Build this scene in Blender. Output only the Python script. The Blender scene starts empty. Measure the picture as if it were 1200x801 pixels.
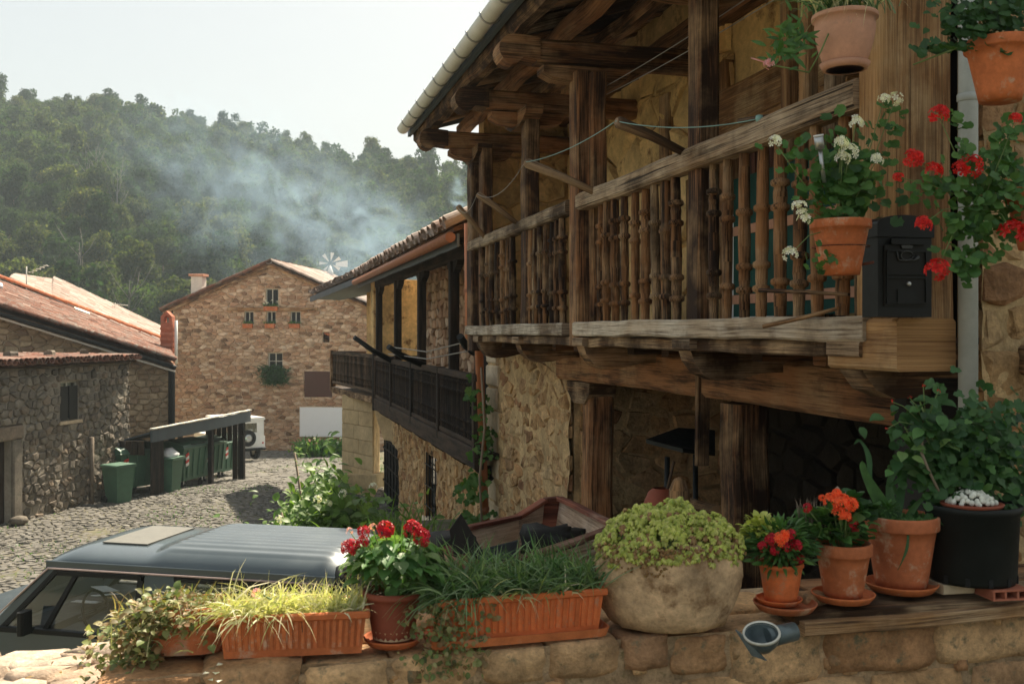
import bpy, math, random
import numpy as np
from mathutils import Vector as V, Matrix as M, noise as mnoise
random.seed(7); np.random.seed(7)
sc = bpy.context.scene
COL = sc.collection
PI = math.pi

# ------------------------------------------------------------------ camera, light, exposure
F = 1200.0                                   # focal length in photo pixels (photo is 1200 wide)
cam_d = bpy.data.cameras.new('camera'); cam = bpy.data.objects.new('camera', cam_d); COL.objects.link(cam)
cam_d.sensor_width = 36; cam_d.lens = 36.0; cam_d.shift_y = -10.5/1200
cam_d.clip_start = 0.05; cam_d.clip_end = 6000
cam_d.dof.use_dof = True; cam_d.dof.focus_distance = 6.0; cam_d.dof.aperture_fstop = 9.0
cam.location = (0, 0, 0); cam.rotation_euler = (PI/2, 0, 0)
sc.camera = cam
SUN_AZ, SUN_EL = math.radians(18), math.radians(51)      # azimuth clockwise from the view direction
w_ = bpy.data.worlds.new('World'); sc.world = w_; w_.use_nodes = True
wn = w_.node_tree; bg = wn.nodes['Background']
sky = wn.nodes.new('ShaderNodeTexSky'); sky.sky_type = 'NISHITA'; sky.sun_disc = False
sky.sun_elevation = SUN_EL; sky.sun_rotation = SUN_AZ
sky.air_density = 1.0; sky.dust_density = 5.0; sky.ozone_density = 1.0; sky.altitude = 300
tn = wn.nodes.new('ShaderNodeMix'); tn.data_type = 'RGBA'; tn.blend_type = 'MULTIPLY'; tn.inputs[0].default_value = 1; tn.inputs[7].default_value = (1.0, .93, .81, 1)
wn.links.new(sky.outputs[0], tn.inputs[6]); hz_ = wn.nodes.new('ShaderNodeMix'); hz_.data_type = 'RGBA'; hz_.inputs[0].default_value = .74; hz_.inputs[7].default_value = (2.75, 2.90, 2.86, 1)   # even pale veil over the whole sky
wn.links.new(tn.outputs[2], hz_.inputs[6]); wn.links.new(hz_.outputs[2], bg.inputs[0]); bg.inputs[1].default_value = 0.065
sl = bpy.data.lights.new('sun', 'SUN'); sl.energy = 3.4; sl.angle = math.radians(0.6); sl.color = (1, .87, .69)
so = bpy.data.objects.new('sun', sl); COL.objects.link(so)
sd = V((math.sin(SUN_AZ)*math.cos(SUN_EL), math.cos(SUN_AZ)*math.cos(SUN_EL), math.sin(SUN_EL)))
so.rotation_euler = sd.to_track_quat('Z', 'Y').to_euler(); so.location = (20, 10, 30)
sc.view_settings.view_transform = 'Standard'; sc.view_settings.look = 'None'
sc.view_settings.exposure = 1.9; sc.view_settings.gamma = 1
sc.cycles.use_denoising = True; sc.cycles.max_bounces = 7; sc.cycles.diffuse_bounces = 4
sc.cycles.transparent_max_bounces = 12; sc.cycles.volume_bounces = 1
sc.cycles.volume_max_steps = 96; sc.cycles.volume_step_rate = 2.0
sc.cycles.sample_clamp_indirect = 4

# ------------------------------------------------------------------ frames
ANG = math.atan(310/1200); CA, SA_ = math.cos(ANG), math.sin(ANG)
ST = M.Rotation(ANG, 4, 'Z')                 # street frame: x = w (towards the main house), y = s (down the street)
ID = M.Identity(4)
def s_at(px, w): t = (px-600)/F; return w*(CA-SA_*t)/(SA_+CA*t)
def w_at(px, s): t = (px-600)/F; return s*(SA_+CA*t)/(CA-SA_*t)
def dep(w, s): return SA_*w + CA*s
def z_at(py, w, s): return (390-py)/F*dep(w, s)
def P(px, py, d): return V(((px-600)/F*d, d, (390-py)/F*d))
def PZ(px, py, z): return P(px, py, z*F/(390-py))

# ------------------------------------------------------------------ mesh builder
class MB:
    def __init__(s): s.v = []; s.f = []; s.uv = []; s.sm = []
    def add(s, verts, faces, uvs=None, smooth=False):
        o = len(s.v); s.v += [tuple(p) for p in verts]
        for i, fc in enumerate(faces):
            s.f.append(tuple(o+k for k in fc)); s.sm.append(smooth)
            if uvs: s.uv.append(uvs[i])
            else:
                ps = [V(verts[k]) for k in fc]; n = (ps[1]-ps[0]).cross(ps[-1]-ps[0])
                a = max(range(3), key=lambda k: abs(n[k])); e = [(1, 2), (0, 2), (0, 1)][a]
                s.uv.append([(p[e[0]], p[e[1]]) for p in ps])
        return s
    def box(s, x0, x1, y0, y1, z0, z1, ch=0.0):
        d = (abs(x1-x0), abs(y1-y0), abs(z1-z0)); a = d.index(max(d))
        c = V(((x0+x1)/2, (y0+y1)/2, (z0+z1)/2)); e = V((0, 0, 0)); e[a] = d[a]/2
        if a == 2: return s.beam(c-e, c+e, d[0], d[1], up=(0, 1, 0), seg=1, wob=0, ch=ch)
        if a == 1: return s.beam(c-e, c+e, d[0], d[2], up=(0, 0, 1), seg=1, wob=0, ch=ch)
        return s.beam(c-e, c+e, d[1], d[2], up=(0, 0, 1), seg=1, wob=0, ch=ch)
    def beam(s, p0, p1, w, h, up=(0, 0, 1), seg=None, wob=.006, ch=.12, tap=1.0, sag=0.0):
        p0, p1 = V(p0), V(p1); L = (p1-p0).length; d = (p1-p0).normalized()
        sd_ = d.cross(V(up)).normalized(); u = sd_.cross(d)
        seg = seg or max(1, int(L/.3)); c = ch*min(w, h)
        a, b = w/2, h/2
        if c > 0: pr = [(-a+c, -b), (a-c, -b), (a, -b+c), (a, b-c), (a-c, b), (-a+c, b), (-a, b-c), (-a, -b+c)]
        else: pr = [(-a, -b), (a, -b), (a, b), (-a, b)]
        n = len(pr); per = [0]
        for k in range(n):
            q, r = pr[k], pr[(k+1) % n]; per.append(per[-1]+math.hypot(q[0]-r[0], q[1]-r[1]))
        vs = []; ou = random.random()*20
        for i in range(seg+1):
            t = i/seg; ox, oy = random.uniform(-wob, wob), random.uniform(-wob, wob); k = 1+(tap-1)*t
            k2 = 1+random.uniform(-wob, wob)*2.5
            o = p0+d*(L*t)+u*(sag*4*t*(1-t))
            for (x, y) in pr: vs.append(o+sd_*(x*k*k2+ox)+u*(y*k*k2+oy))
        fs = []; uv = []
        for i in range(seg):
            for k in range(n):
                fs.append((i*n+k, i*n+(k+1) % n, (i+1)*n+(k+1) % n, (i+1)*n+k))
                l0, l1 = L*i/seg+ou, L*(i+1)/seg+ou
                uv.append([(l0, per[k]), (l0, per[k+1]), (l1, per[k+1]), (l1, per[k])])
        fs.append(tuple(range(n-1, -1, -1))); uv.append([(pr[k][0]*.3+ou, pr[k][1]) for k in range(n-1, -1, -1)])
        fs.append(tuple(seg*n+k for k in range(n))); uv.append([(pr[k][0]*.3+ou+3, pr[k][1]) for k in range(n)])
        return s.add(vs, [f[::-1] for f in fs], [u[::-1] for u in uv])
    def tube(s, pts, r, n=8, caps=True, smooth=True):
        pts = [V(p) for p in pts]; m = len(pts)
        rs = r if isinstance(r, (list, tuple)) else [r]*m
        d0 = (pts[1]-pts[0]).normalized(); ref = V((0, 0, 1)) if abs(d0.z) < .9 else V((1, 0, 0))
        a = d0.cross(ref).normalized(); vs = []; L = [0]
        for i in range(m):
            d = (pts[min(i+1, m-1)]-pts[max(i-1, 0)]).normalized()
            a = (a-d*a.dot(d)).normalized(); b = d.cross(a)
            if i: L.append(L[-1]+(pts[i]-pts[i-1]).length)
            for k in range(n):
                th = 2*PI*k/n; vs.append(pts[i]+(a*math.cos(th)+b*math.sin(th))*rs[i])
        fs = []; uv = []
        for i in range(m-1):
            for k in range(n):
                fs.append((i*n+k, i*n+(k+1) % n, (i+1)*n+(k+1) % n, (i+1)*n+k))
                p = 2*PI*rs[0]/n
                uv.append([(L[i], k*p), (L[i], (k+1)*p), (L[i+1], (k+1)*p), (L[i+1], k*p)])
        if caps:
            fs.append(tuple(range(n-1, -1, -1))); uv.append([(0, 0)]*n)
            fs.append(tuple((m-1)*n+k for k in range(n))); uv.append([(0, 0)]*n)
        o = len(s.f); s.add(vs, fs, uv, smooth)
        if caps: s.sm[-1] = s.sm[-2] = False
        return s
    def lathe(s, prof, n=20, c=(0, 0, 0), smooth=True, ax='z', close=False):
        vs = []; c = V(c)
        for (r, z) in prof:
            for k in range(n):
                th = 2*PI*k/n; x, y = r*math.cos(th), r*math.sin(th)
                vs.append(c+(V((x, y, z)) if ax == 'z' else V((x, z, y)) if ax == 'y' else V((z, x, y))))
        m = len(prof); fs = []; uv = []; L = 0
        for i in range(m-1):
            l = math.hypot(prof[i+1][0]-prof[i][0], prof[i+1][1]-prof[i][1]); p = 2*PI*max(.001, prof[i][0])/n
            for k in range(n):
                q = (i*n+k, i*n+(k+1) % n, (i+1)*n+(k+1) % n, (i+1)*n+k)
                fs.append(q if ax != 'y' else q[::-1]); uv.append([(L, k*p), (L, (k+1)*p), (L+l, (k+1)*p), (L+l, k*p)])
            L += l
        if close:
            fs.append(tuple(range(n-1, -1, -1))); uv.append([(0, 0)]*n)
            fs.append(tuple((m-1)*n+k for k in range(n))); uv.append([(0, 0)]*n)
        return s.add(vs, fs, uv, smooth)
    def prism(s, pts, vec):
        n = len(pts); a = [V(p) for p in pts]; b = [p+V(vec) for p in a]
        nn = V((0, 0, 0))
        for k in range(n): nn += a[k].cross(a[(k+1) % n])
        fs = [tuple(range(n-1, -1, -1)), tuple(range(n, 2*n))]+[(k, (k+1) % n, n+(k+1) % n, n+k) for k in range(n)]
        return s.add(a+b, fs if nn.dot(V(vec)) > 0 else [f[::-1] for f in fs])
    def quad(s, a, b, c, d): return s.add([a, b, c, d], [(0, 1, 2, 3)])

def mesh_of(mb, name, mat, mtx=None):
    me = bpy.data.meshes.new(name)
    vs = mb.v
    if mtx is not None: vs = [tuple(mtx @ V(p)) for p in vs]
    me.from_pydata(vs, [], mb.f)
    uvl = me.uv_layers.new(name='UVMap'); flat = []
    for u in mb.uv:
        for q in u: flat += [q[0], q[1]]
    uvl.data.foreach_set('uv', flat)
    me.polygons.foreach_set('use_smooth', mb.sm)
    if mat: me.materials.append(mat)
    return me
WM = {}
def wm(o): return WM.get(o.name, ID)
def thing(name, label, cat, loc=(0, 0, 0), rz=0, group=None, frame=ID):
    o = bpy.data.objects.new(name, None); COL.objects.link(o); o.empty_display_size = .2
    m = frame @ M.Translation(V(loc)) @ M.Rotation(rz, 4, 'Z'); o.matrix_world = m; o.matrix_basis = m; WM[o.name] = m
    o['label'] = label; o['category'] = cat
    if group: o['group'] = group
    return o
def part(name, mb, mat, parent=None, frame=None, label=None, kind=None, flat=False):
    """frame: matrix from builder coordinates to world; None = the parent's own frame"""
    m = None
    if parent is not None and frame is not None: m = wm(parent).inverted() @ frame
    elif parent is None and frame is not None: m = frame
    o = bpy.data.objects.new(name, mesh_of(mb, name, mat, m)); COL.objects.link(o)
    if parent is not None: o.parent = parent; WM[o.name] = wm(parent)
    else: WM[o.name] = ID
    if label: o['label'] = label
    if kind: o['kind'] = kind
    return o
def solo(name, mb, mat, label, cat, loc=(0, 0, 0), rz=0, group=None, frame=ID, kind=None):
    """a thing that is one mesh; builder coordinates are local"""
    o = bpy.data.objects.new(name, mesh_of(mb, name, mat)); COL.objects.link(o)
    m = frame @ M.Translation(V(loc)) @ M.Rotation(rz, 4, 'Z'); o.matrix_world = m; o.matrix_basis = m; WM[o.name] = m
    o['label'] = label; o['category'] = cat
    if group: o['group'] = group
    if kind: o['kind'] = kind
    return o
def inst(name, me, parent, mtx, label=None):
    """shared mesh placed by a matrix in the parent's frame"""
    o = bpy.data.objects.new(name, me); COL.objects.link(o)
    if parent is not None: o.parent = parent
    o.matrix_basis = mtx; WM[o.name] = (wm(parent) if parent else ID) @ mtx
    if label: o['label'] = label
    return o
def struct(name, mb, mat, frame=None, kind='structure'):
    return part(name, mb, mat, None, frame, kind=kind)
def copy_tree(o, parent=None):
    c = o.copy(); COL.objects.link(c)
    if parent is not None: c.parent = parent
    for ch in [x for x in KIDS.get(o.name, [])]: copy_tree(ch, c)
    return c
KIDS = {}
def index_kids():
    KIDS.clear()
    for o in COL.objects:
        if o.parent: KIDS.setdefault(o.parent.name, []).append(o)
def mesh_np(name, verts, quads, mat, smooth=False):
    me = bpy.data.meshes.new(name); nv, nf = len(verts), len(quads); k = quads.shape[1]
    me.vertices.add(nv); me.vertices.foreach_set('co', verts.astype(np.float32).ravel())
    me.loops.add(nf*k); me.loops.foreach_set('vertex_index', quads.astype(np.int32).ravel())
    me.polygons.add(nf); me.polygons.foreach_set('loop_start', np.arange(0, nf*k, k, dtype=np.int32))
    me.polygons.foreach_set('loop_total', np.full(nf, k, dtype=np.int32))
    me.materials.append(mat); me.update(calc_edges=True); me.validate()
    if smooth: me.polygons.foreach_set('use_smooth', [True]*nf)
    return me
def obj_np(name, me, parent=None, mtx=None, kind=None, label=None):
    o = bpy.data.objects.new(name, me); COL.objects.link(o)
    if parent is not None: o.parent = parent
    if mtx is not None: o.matrix_basis = mtx
    if kind: o['kind'] = kind
    if label: o['label'] = label
    WM[o.name] = (wm(parent) if parent else ID)
    return o

# ------------------------------------------------------------------ materials
def nodes(name, rough=.8, spec=.3, metal=0):
    m = bpy.data.materials.new(name); m.use_nodes = True; nt = m.node_tree
    b = nt.nodes['Principled BSDF']; b.inputs['Roughness'].default_value = rough
    b.inputs['Specular IOR Level'].default_value = spec; b.inputs['Metallic'].default_value = metal
    return m, nt, b
def N(nt, t, **kw):
    n = nt.nodes.new(t)
    for k, v in kw.items():
        if k.startswith('_'): setattr(n, k[1:], v)
        else:
            key = int(k[1:]) if k[0] == 'i' and k[1:].isdigit() else k.replace('__', ' ')
            if isinstance(v, bpy.types.NodeSocket): nt.links.new(v, n.inputs[key])
            else: n.inputs[key].default_value = v
    return n
def c4(c): return (c[0], c[1], c[2], 1)
def ramp(nt, fac, stops, interp='LINEAR'):
    r = nt.nodes.new('ShaderNodeValToRGB'); r.color_ramp.interpolation = interp
    e = r.color_ramp.elements
    if len(stops) == 1: stops = [stops[0], (1, stops[0][1])]
    while len(e) < len(stops): e.new(.5)
    for i, (p, c) in enumerate(stops): e[i].position = p; e[i].color = c4(c)
    nt.links.new(fac, r.inputs[0]); return r.outputs[0]
def mixc(nt, fac, a, b, mode='MIX'):
    n = nt.nodes.new('ShaderNodeMix'); n.data_type = 'RGBA'; n.blend_type = mode
    for s_, v in ((0, fac), (6, a), (7, b)):
        if isinstance(v, bpy.types.NodeSocket): nt.links.new(v, n.inputs[s_])
        else: n.inputs[s_].default_value = v if s_ == 0 else c4(v)
    return n.outputs[2]
def rnd(nt):
    g = nt.nodes.new('ShaderNodeNewGeometry'); o = nt.nodes.new('ShaderNodeObjectInfo')
    a = N(nt, 'ShaderNodeMath', _operation='ADD', i0=g.outputs['Random Per Island'], i1=o.outputs['Random'])
    return N(nt, 'ShaderNodeMath', _operation='FRACT', i0=a.outputs[0]).outputs[0]
def bump(nt, b, h, st=.5, dist=.01):
    n = N(nt, 'ShaderNodeBump', Height=h, Strength=st, Distance=dist); nt.links.new(n.outputs[0], b.inputs['Normal'])
def noise(nt, vec, scale, detail=6, rough=.6, w=None):
    n = N(nt, 'ShaderNodeTexNoise', Scale=scale, Detail=detail, Roughness=rough)
    if vec is not None: nt.links.new(vec, n.inputs['Vector'])
    return n.outputs[0]
def wood(name, dark, light, weather=None, wamt=.5, rough=.75, gs=28, cracks=.5):
    m, nt, b = nodes(name, rough, .25); tc = nt.nodes.new('ShaderNodeTexCoord'); r = rnd(nt)
    off = N(nt, 'ShaderNodeMath', _operation='MULTIPLY', i0=r, i1=31.0)
    cx = N(nt, 'ShaderNodeCombineXYZ', X=off.outputs[0], Y=off.outputs[0])
    uv = N(nt, 'ShaderNodeVectorMath', _operation='ADD', i0=tc.outputs['UV'], i1=cx.outputs[0]).outputs[0]
    g = N(nt, 'ShaderNodeMapping', Vector=uv, Scale=(1.7, gs*2.3, 1)).outputs[0]
    g2 = N(nt, 'ShaderNodeMapping', Vector=uv, Scale=(1.1, gs*.35, 1)).outputs[0]
    g3 = N(nt, 'ShaderNodeMapping', Vector=uv, Scale=(.55, gs*1.15, 1)).outputs[0]
    n1 = noise(nt, g, 1.5, 9, .72); n2 = noise(nt, g2, 1.3, 4); n3 = noise(nt, g3, 1.0, 3, .5)
    blot = noise(nt, uv, 2.2, 5, .6)
    f = N(nt, 'ShaderNodeMath', _operation='ADD', i0=n1, i1=n2); f = N(nt, 'ShaderNodeMath', _operation='MULTIPLY', i0=f.outputs[0], i1=.5).outputs[0]
    f = N(nt, 'ShaderNodeMath', _operation='ADD', i0=f, i1=N(nt, 'ShaderNodeMath', _operation='MULTIPLY_ADD', i0=r, i1=.16, i2=-.08).outputs[0]).outputs[0]
    mid = tuple((dark[k]*.55+light[k]*.45) for k in range(3))
    c = ramp(nt, f, [(.40, tuple(x*.6 for x in dark)), (.47, dark), (.53, mid), (.62, light)])
    if weather:
        wf = N(nt, 'ShaderNodeMapRange', i0=blot, i1=.62-wamt*.35, i2=.8-wamt*.3).outputs[0]
        wf2 = N(nt, 'ShaderNodeMath', _operation='MULTIPLY', i0=wf, i1=N(nt, 'ShaderNodeMapRange', i0=n1, i1=.35, i2=.6).outputs[0]).outputs[0]
        c = mixc(nt, wf2, c, weather)
    ck = N(nt, 'ShaderNodeMapRange', i0=n3, i1=.36, i2=.31).outputs[0]
    ckm = N(nt, 'ShaderNodeMath', _operation='MULTIPLY', i0=ck, i1=cracks).outputs[0]
    c = mixc(nt, ckm, c, tuple(x*.18 for x in dark))
    st = N(nt, 'ShaderNodeMapRange', i0=noise(nt, uv, 5.5, 4, .6), i1=.55, i2=.75).outputs[0]
    c = mixc(nt, N(nt, 'ShaderNodeMath', _operation='MULTIPLY', i0=st, i1=.55).outputs[0], c, tuple(x*.6 for x in dark))
    nt.links.new(c, b.inputs['Base Color'])
    h = N(nt, 'ShaderNodeMath', _operation='SUBTRACT', i0=n1, i1=N(nt, 'ShaderNodeMath', _operation='MULTIPLY', i0=ck, i1=.7).outputs[0]).outputs[0]
    bump(nt, b, h, .9, .015); return m
def stone(name, cols, var=.5, sc_=9, bmp=.6, dist=.02, rough=.9, stain=None, samt=.4):
    m, nt, b = nodes(name, rough, .2); tc = nt.nodes.new('ShaderNodeTexCoord'); r = rnd(nt)
    off = N(nt, 'ShaderNodeMath', _operation='MULTIPLY', i0=r, i1=17.0)
    vec = N(nt, 'ShaderNodeVectorMath', _operation='ADD', i0=tc.outputs['Object'], i1=N(nt, 'ShaderNodeCombineXYZ', X=off.outputs[0], Z=off.outputs[0]).outputs[0]).outputs[0]
    k = len(cols); c = ramp(nt, r, [(i/max(1, k-1), cols[i]) for i in range(k)])
    n1 = noise(nt, vec, sc_*.35, 6, .65); n2 = noise(nt, vec, sc_*3, 8, .7)
    v = N(nt, 'ShaderNodeMapRange', i0=n1, i1=.3, i2=.7, i3=1-var, i4=1+var*.7).outputs[0]
    v2 = N(nt, 'ShaderNodeMapRange', i0=n2, i1=.3, i2=.7, i3=1-var*.5, i4=1+var*.5).outputs[0]
    vv = N(nt, 'ShaderNodeMath', _operation='MULTIPLY', i0=v, i1=v2).outputs[0]
    g = N(nt, 'ShaderNodeCombineXYZ', X=vv, Y=vv, Z=vv).outputs[0]
    c = mixc(nt, 1.0, c, g, 'MULTIPLY')
    if stain:
        sn = N(nt, 'ShaderNodeMapRange', i0=noise(nt, vec, sc_*.8, 8, .7), i1=.62-samt*.2, i2=.72-samt*.15).outputs[0]
        c = mixc(nt, sn, c, stain)
    nt.links.new(c, b.inputs['Base Color'])
    h = N(nt, 'ShaderNodeMath', _operation='ADD', i0=n1, i1=N(nt, 'ShaderNodeMath', _operation='MULTIPLY', i0=n2, i1=.5).outputs[0]).outputs[0]
    bump(nt, b, h, bmp, dist); return m
def leafm(name, cols, trans=.35, rough=.5, spec=.35):
    m, nt, b = nodes(name, rough, spec); r = rnd(nt); k = len(cols)
    tc = nt.nodes.new('ShaderNodeTexCoord')
    c = ramp(nt, r, [(i/max(1, k-1), cols[i]) for i in range(k)])
    n = N(nt, 'ShaderNodeMapRange', i0=noise(nt, tc.outputs['Object'], 30, 3), i1=.3, i2=.7, i3=.75, i4=1.25).outputs[0]
    c = mixc(nt, 1.0, c, N(nt, 'ShaderNodeCombineXYZ', X=n, Y=n, Z=n).outputs[0], 'MULTIPLY')
    nt.links.new(c, b.inputs['Base Color'])
    t = N(nt, 'ShaderNodeBsdfTranslucent'); nt.links.new(mixc(nt, 1.0, c, (1.5, 1.6, .7), 'MULTIPLY'), t.inputs[0])
    mx = nt.nodes.new('ShaderNodeMixShader'); mx.inputs[0].default_value = trans
    nt.links.new(b.outputs[0], mx.inputs[1]); nt.links.new(t.outputs[0], mx.inputs[2])
    nt.links.new(mx.outputs[0], nt.nodes['Material Output'].inputs[0]); return m
def crownm(name, cols):
    m = leafm(name, cols, .45, .8, .1); nt = m.node_tree; b = nt.nodes['Principled BSDF']; o = nt.nodes.new('ShaderNodeObjectInfo')
    t = ramp(nt, o.outputs['Random'], [(0, (.62, .78, .72)), (.3, (.85, .95, .85)), (.6, (1.0, 1.0, .92)), (.82, (1.2, 1.2, 1.0)), (1, (1.1, 1.2, 1.15))])
    for inp in (b.inputs['Base Color'], [n for n in nt.nodes if n.type == 'BSDF_TRANSLUCENT'][0].inputs[0]):
        src = inp.links[0].from_socket; nt.links.new(mixc(nt, 1.0, src, t, 'MULTIPLY'), inp)
    return m
def plain(name, col, rough=.5, spec=.4, metal=0, var=.15, sc_=12, bmp=.1):
    m, nt, b = nodes(name, rough, spec, metal); tc = nt.nodes.new('ShaderNodeTexCoord')
    n = noise(nt, tc.outputs['Object'], sc_, 6, .65)
    f = N(nt, 'ShaderNodeMapRange', i0=n, i1=.3, i2=.7, i3=1-var, i4=1+var).outputs[0]
    c = mixc(nt, 1.0, col, N(nt, 'ShaderNodeCombineXYZ', X=f, Y=f, Z=f).outputs[0], 'MULTIPLY')
    nt.links.new(c, b.inputs['Base Color'])
    nt.links.new(N(nt, 'ShaderNodeMapRange', i0=n, i1=.3, i2=.7, i3=max(.02, rough-.1), i4=min(1, rough+.12)).outputs[0], b.inputs['Roughness'])
    if bmp: bump(nt, b, n, bmp, .004)
    return m
def glassm(name, tint=(.8, .85, .85), refl=.12):
    m = bpy.data.materials.new(name); m.use_nodes = True; nt = m.node_tree; nt.nodes.remove(nt.nodes['Principled BSDF'])
    t = N(nt, 'ShaderNodeBsdfTransparent'); t.inputs[0].default_value = c4(tint)
    g = N(nt, 'ShaderNodeBsdfGlossy'); g.inputs['Roughness'].default_value = .03
    fr = N(nt, 'ShaderNodeFresnel', IOR=1.5); f2 = N(nt, 'ShaderNodeMath', _operation='ADD', i0=fr.outputs[0], i1=refl)
    mx = nt.nodes.new('ShaderNodeMixShader'); nt.links.new(f2.outputs[0], mx.inputs[0])
    nt.links.new(t.outputs[0], mx.inputs[1]); nt.links.new(g.outputs[0], mx.inputs[2])
    nt.links.new(mx.outputs[0], nt.nodes['Material Output'].inputs[0]); return m

m_post = wood('timber_red_brown', (.045, .02, .009), (.40, .185, .078), (.5, .31, .16), .45)
m_oldw = wood('timber_weathered', (.07, .033, .013), (.50, .27, .115), (.60, .42, .25), .5, gs=34)
m_sill = wood('timber_silver', (.17, .115, .07), (.60, .47, .33), (.72, .64, .52), .6, gs=34, cracks=.6)
m_rail = wood('timber_grey_brown', (.08, .045, .022), (.46, .30, .17), (.58, .45, .31), .6, gs=40, cracks=.9)
m_balu = wood('baluster_wood', (.025, .011, .005), (.33, .155, .06), (.50, .34, .19), .45, gs=34)
m_dark = wood('timber_dark', (.012, .008, .006), (.06, .038, .024), None, gs=26)
m_roofw = wood('roof_boards', (.045, .02, .009), (.28, .13, .055), None, gs=22)
m_block = wood('timber_blond', (.24, .115, .045), (.55, .31, .13), (.62, .43, .23), .4, gs=42, cracks=.35)
m_cart = wood('cart_wood', (.16, .09, .055), (.56, .39, .26), (.64, .5, .38), .6, gs=22)
m_cartr = wood('cart_rim_red', (.12, .035, .02), (.38, .13, .075), (.44, .28, .2), .3, gs=22)
m_pole = wood('pole_wood', (.14, .085, .05), (.42, .29, .17), None, gs=30)
m_mid = wood('timber_mid_brown', (.03, .02, .013), (.16, .105, .065), None, gs=26)
m_shadedst = stone('shaded_stone', [(.030, .022, .014), (.018, .013, .009)], .5, 9, .9, .03)  # rubble colour darkened to hold the portal's shade
m_door = wood('door_red_wood', (.05, .018, .010), (.18, .07, .04), None, gs=20)
m_pier = stone('rubble_ochre', [(.52, .33, .16), (.42, .23, .10), (.60, .43, .24), (.46, .27, .12), (.56, .38, .20), (.30, .15, .075)], .6, 11, 1, .04, stain=(.15, .075, .03), samt=.35)
m_mort = stone('mortar_ochre', [(.54, .38, .20)], .5, 10, 1, .04, stain=(.22, .12, .05), samt=.4)
m_plast = stone('plaster_ochre', [(.72, .49, .22)], .45, 4.5, .9, .03, stain=(.20, .10, .04), samt=.4)
m_quoin = stone('quoin_pale', [(.60, .49, .34), (.54, .42, .28), (.64, .54, .40)], .3, 7, .7, .02)
m_farst = stone('rubble_orange', [(.54, .34, .21), (.40, .23, .14), (.62, .45, .30), (.48, .30, .19), (.68, .53, .39), (.56, .38, .25), (.20, .12, .07), (.50, .30, .19)], .4, 5, .6, .03)
m_farmo = stone('mortar_far', [(.62, .47, .33)], .3, 6, .6, .02)
m_shed = stone('rubble_grey', [(.20, .175, .14), (.13, .115, .095), (.28, .25, .20), (.17, .15, .12), (.24, .19, .14), (.10, .09, .075)], .45, 6, .8, .03, stain=(.08, .09, .05), samt=.15)
m_shemo = stone('mortar_grey', [(.30, .27, .22)], .35, 6, .7, .02)
m_gab = stone('rubble_tan', [(.40, .29, .18), (.30, .21, .13), (.48, .37, .24), (.22, .14, .09), (.42, .32, .21)], .4, 6, .7, .03)
m_gabmo = stone('mortar_tan', [(.46, .36, .24)], .3, 6, .6, .02)
m_wall = stone('wall_stone', [(.52, .29, .13), (.60, .37, .18), (.40, .21, .10), (.54, .33, .17), (.64, .41, .21), (.34, .19, .10)], .55, 24, 1, .014, stain=(.17, .15, .09), samt=.35)
m_walmo = stone('wall_mortar', [(.42, .29, .17)], .6, 30, 1, .014, stain=(.15, .12, .05), samt=.4)
m_cap = stone('cap_stone', [(.46, .36, .27), (.38, .28, .20), (.52, .43, .34), (.30, .21, .15)], .55, 25, 1, .01)
m_trou = stone('trough_stone', [(.56, .38, .22)], .6, 14, 1, .012, stain=(.24, .14, .07), samt=.5)
m_cob = stone('cobble', [(.135, .13, .115), (.16, .152, .135), (.115, .11, .095), (.15, .14, .122), (.18, .172, .15)], .4, 8, .6, .02)
m_earth = stone('earth_joint', [(.13, .12, .08)], .5, 4, .8, .02, stain=(.07, .09, .03), samt=.5)
m_ashl = stone('ashlar', [(.50, .37, .20), (.56, .43, .25), (.45, .32, .17)], .3, 5, .5, .02)
m_tile = stone('roof_tile', [(.23, .10, .065), (.17, .07, .045), (.28, .16, .12), (.20, .095, .065), (.13, .065, .05), (.32, .23, .185)], .5, 5, .5, .01, stain=(.22, .20, .17), samt=.5)
m_tilelit = stone('roof_tile_sunlit', [(.44, .36, .31), (.34, .24, .19), (.50, .43, .38)], .3, 5, .5, .01)  # sunlight put into the colour, a lighter copy of the roof tile
m_terra = stone('terracotta', [(.46, .125, .045), (.56, .17, .06), (.42, .13, .055)], .35, 16, .35, .004, rough=.75, stain=(.50, .33, .22), samt=.34)
m_terrad = stone('terracotta_dark', [(.26, .07, .04)], .2, 14, .2, .003, rough=.6)
m_terrao = stone('terracotta_orange', [(.64, .16, .05)], .3, 18, .3, .003, rough=.62, stain=(.44, .22, .13), samt=.34)
m_terrap = stone('terracotta_pale', [(.56, .30, .20)], .2, 12, .3, .003, stain=(.36, .22, .16), samt=.3)
m_soil = stone('soil', [(.04, .026, .016)], .5, 60, 1, .01)
m_brick = stone('red_brick', [(.42, .15, .09), (.36, .12, .07), (.48, .19, .12)], .3, 14, .5, .01)
m_gut = plain('gutter_cream', (.72, .72, .66), .42, .5, 0, .12, 5)
m_gutr = plain('gutter_rust', (.30, .12, .06), .55, .4, 0, .2, 6)
m_slate = plain('slate_board', (.075, .095, .11), .6, .4, 0, .2, 4)
m_piper = plain('pipe_terracotta', (.45, .17, .08), .5, .4, 0, .2, 9)
m_pipeg = plain('pipe_grey', (.40, .42, .40), .5, .4, 0, .15, 8)
m_black = plain('black_paint', (.006, .007, .007), .5, .25, 0, .3, 30, .15)
m_blackm = plain('black_matt', (.014, .014, .013), .75, .3, 0, .3, 20)
m_rub = plain('rubber', (.018, .018, .018), .85, .2, 0, .2, 20)
m_tub = plain('tub_plastic', (.010, .012, .011), .55, .25, 0, .25, 14)
m_chr = plain('metal_dull', (.45, .46, .46), .35, .5, .8, .15, 12)
m_steel = plain('enamel_grey', (.10, .13, .135), .4, .5, .3, .4, 20)
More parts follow.
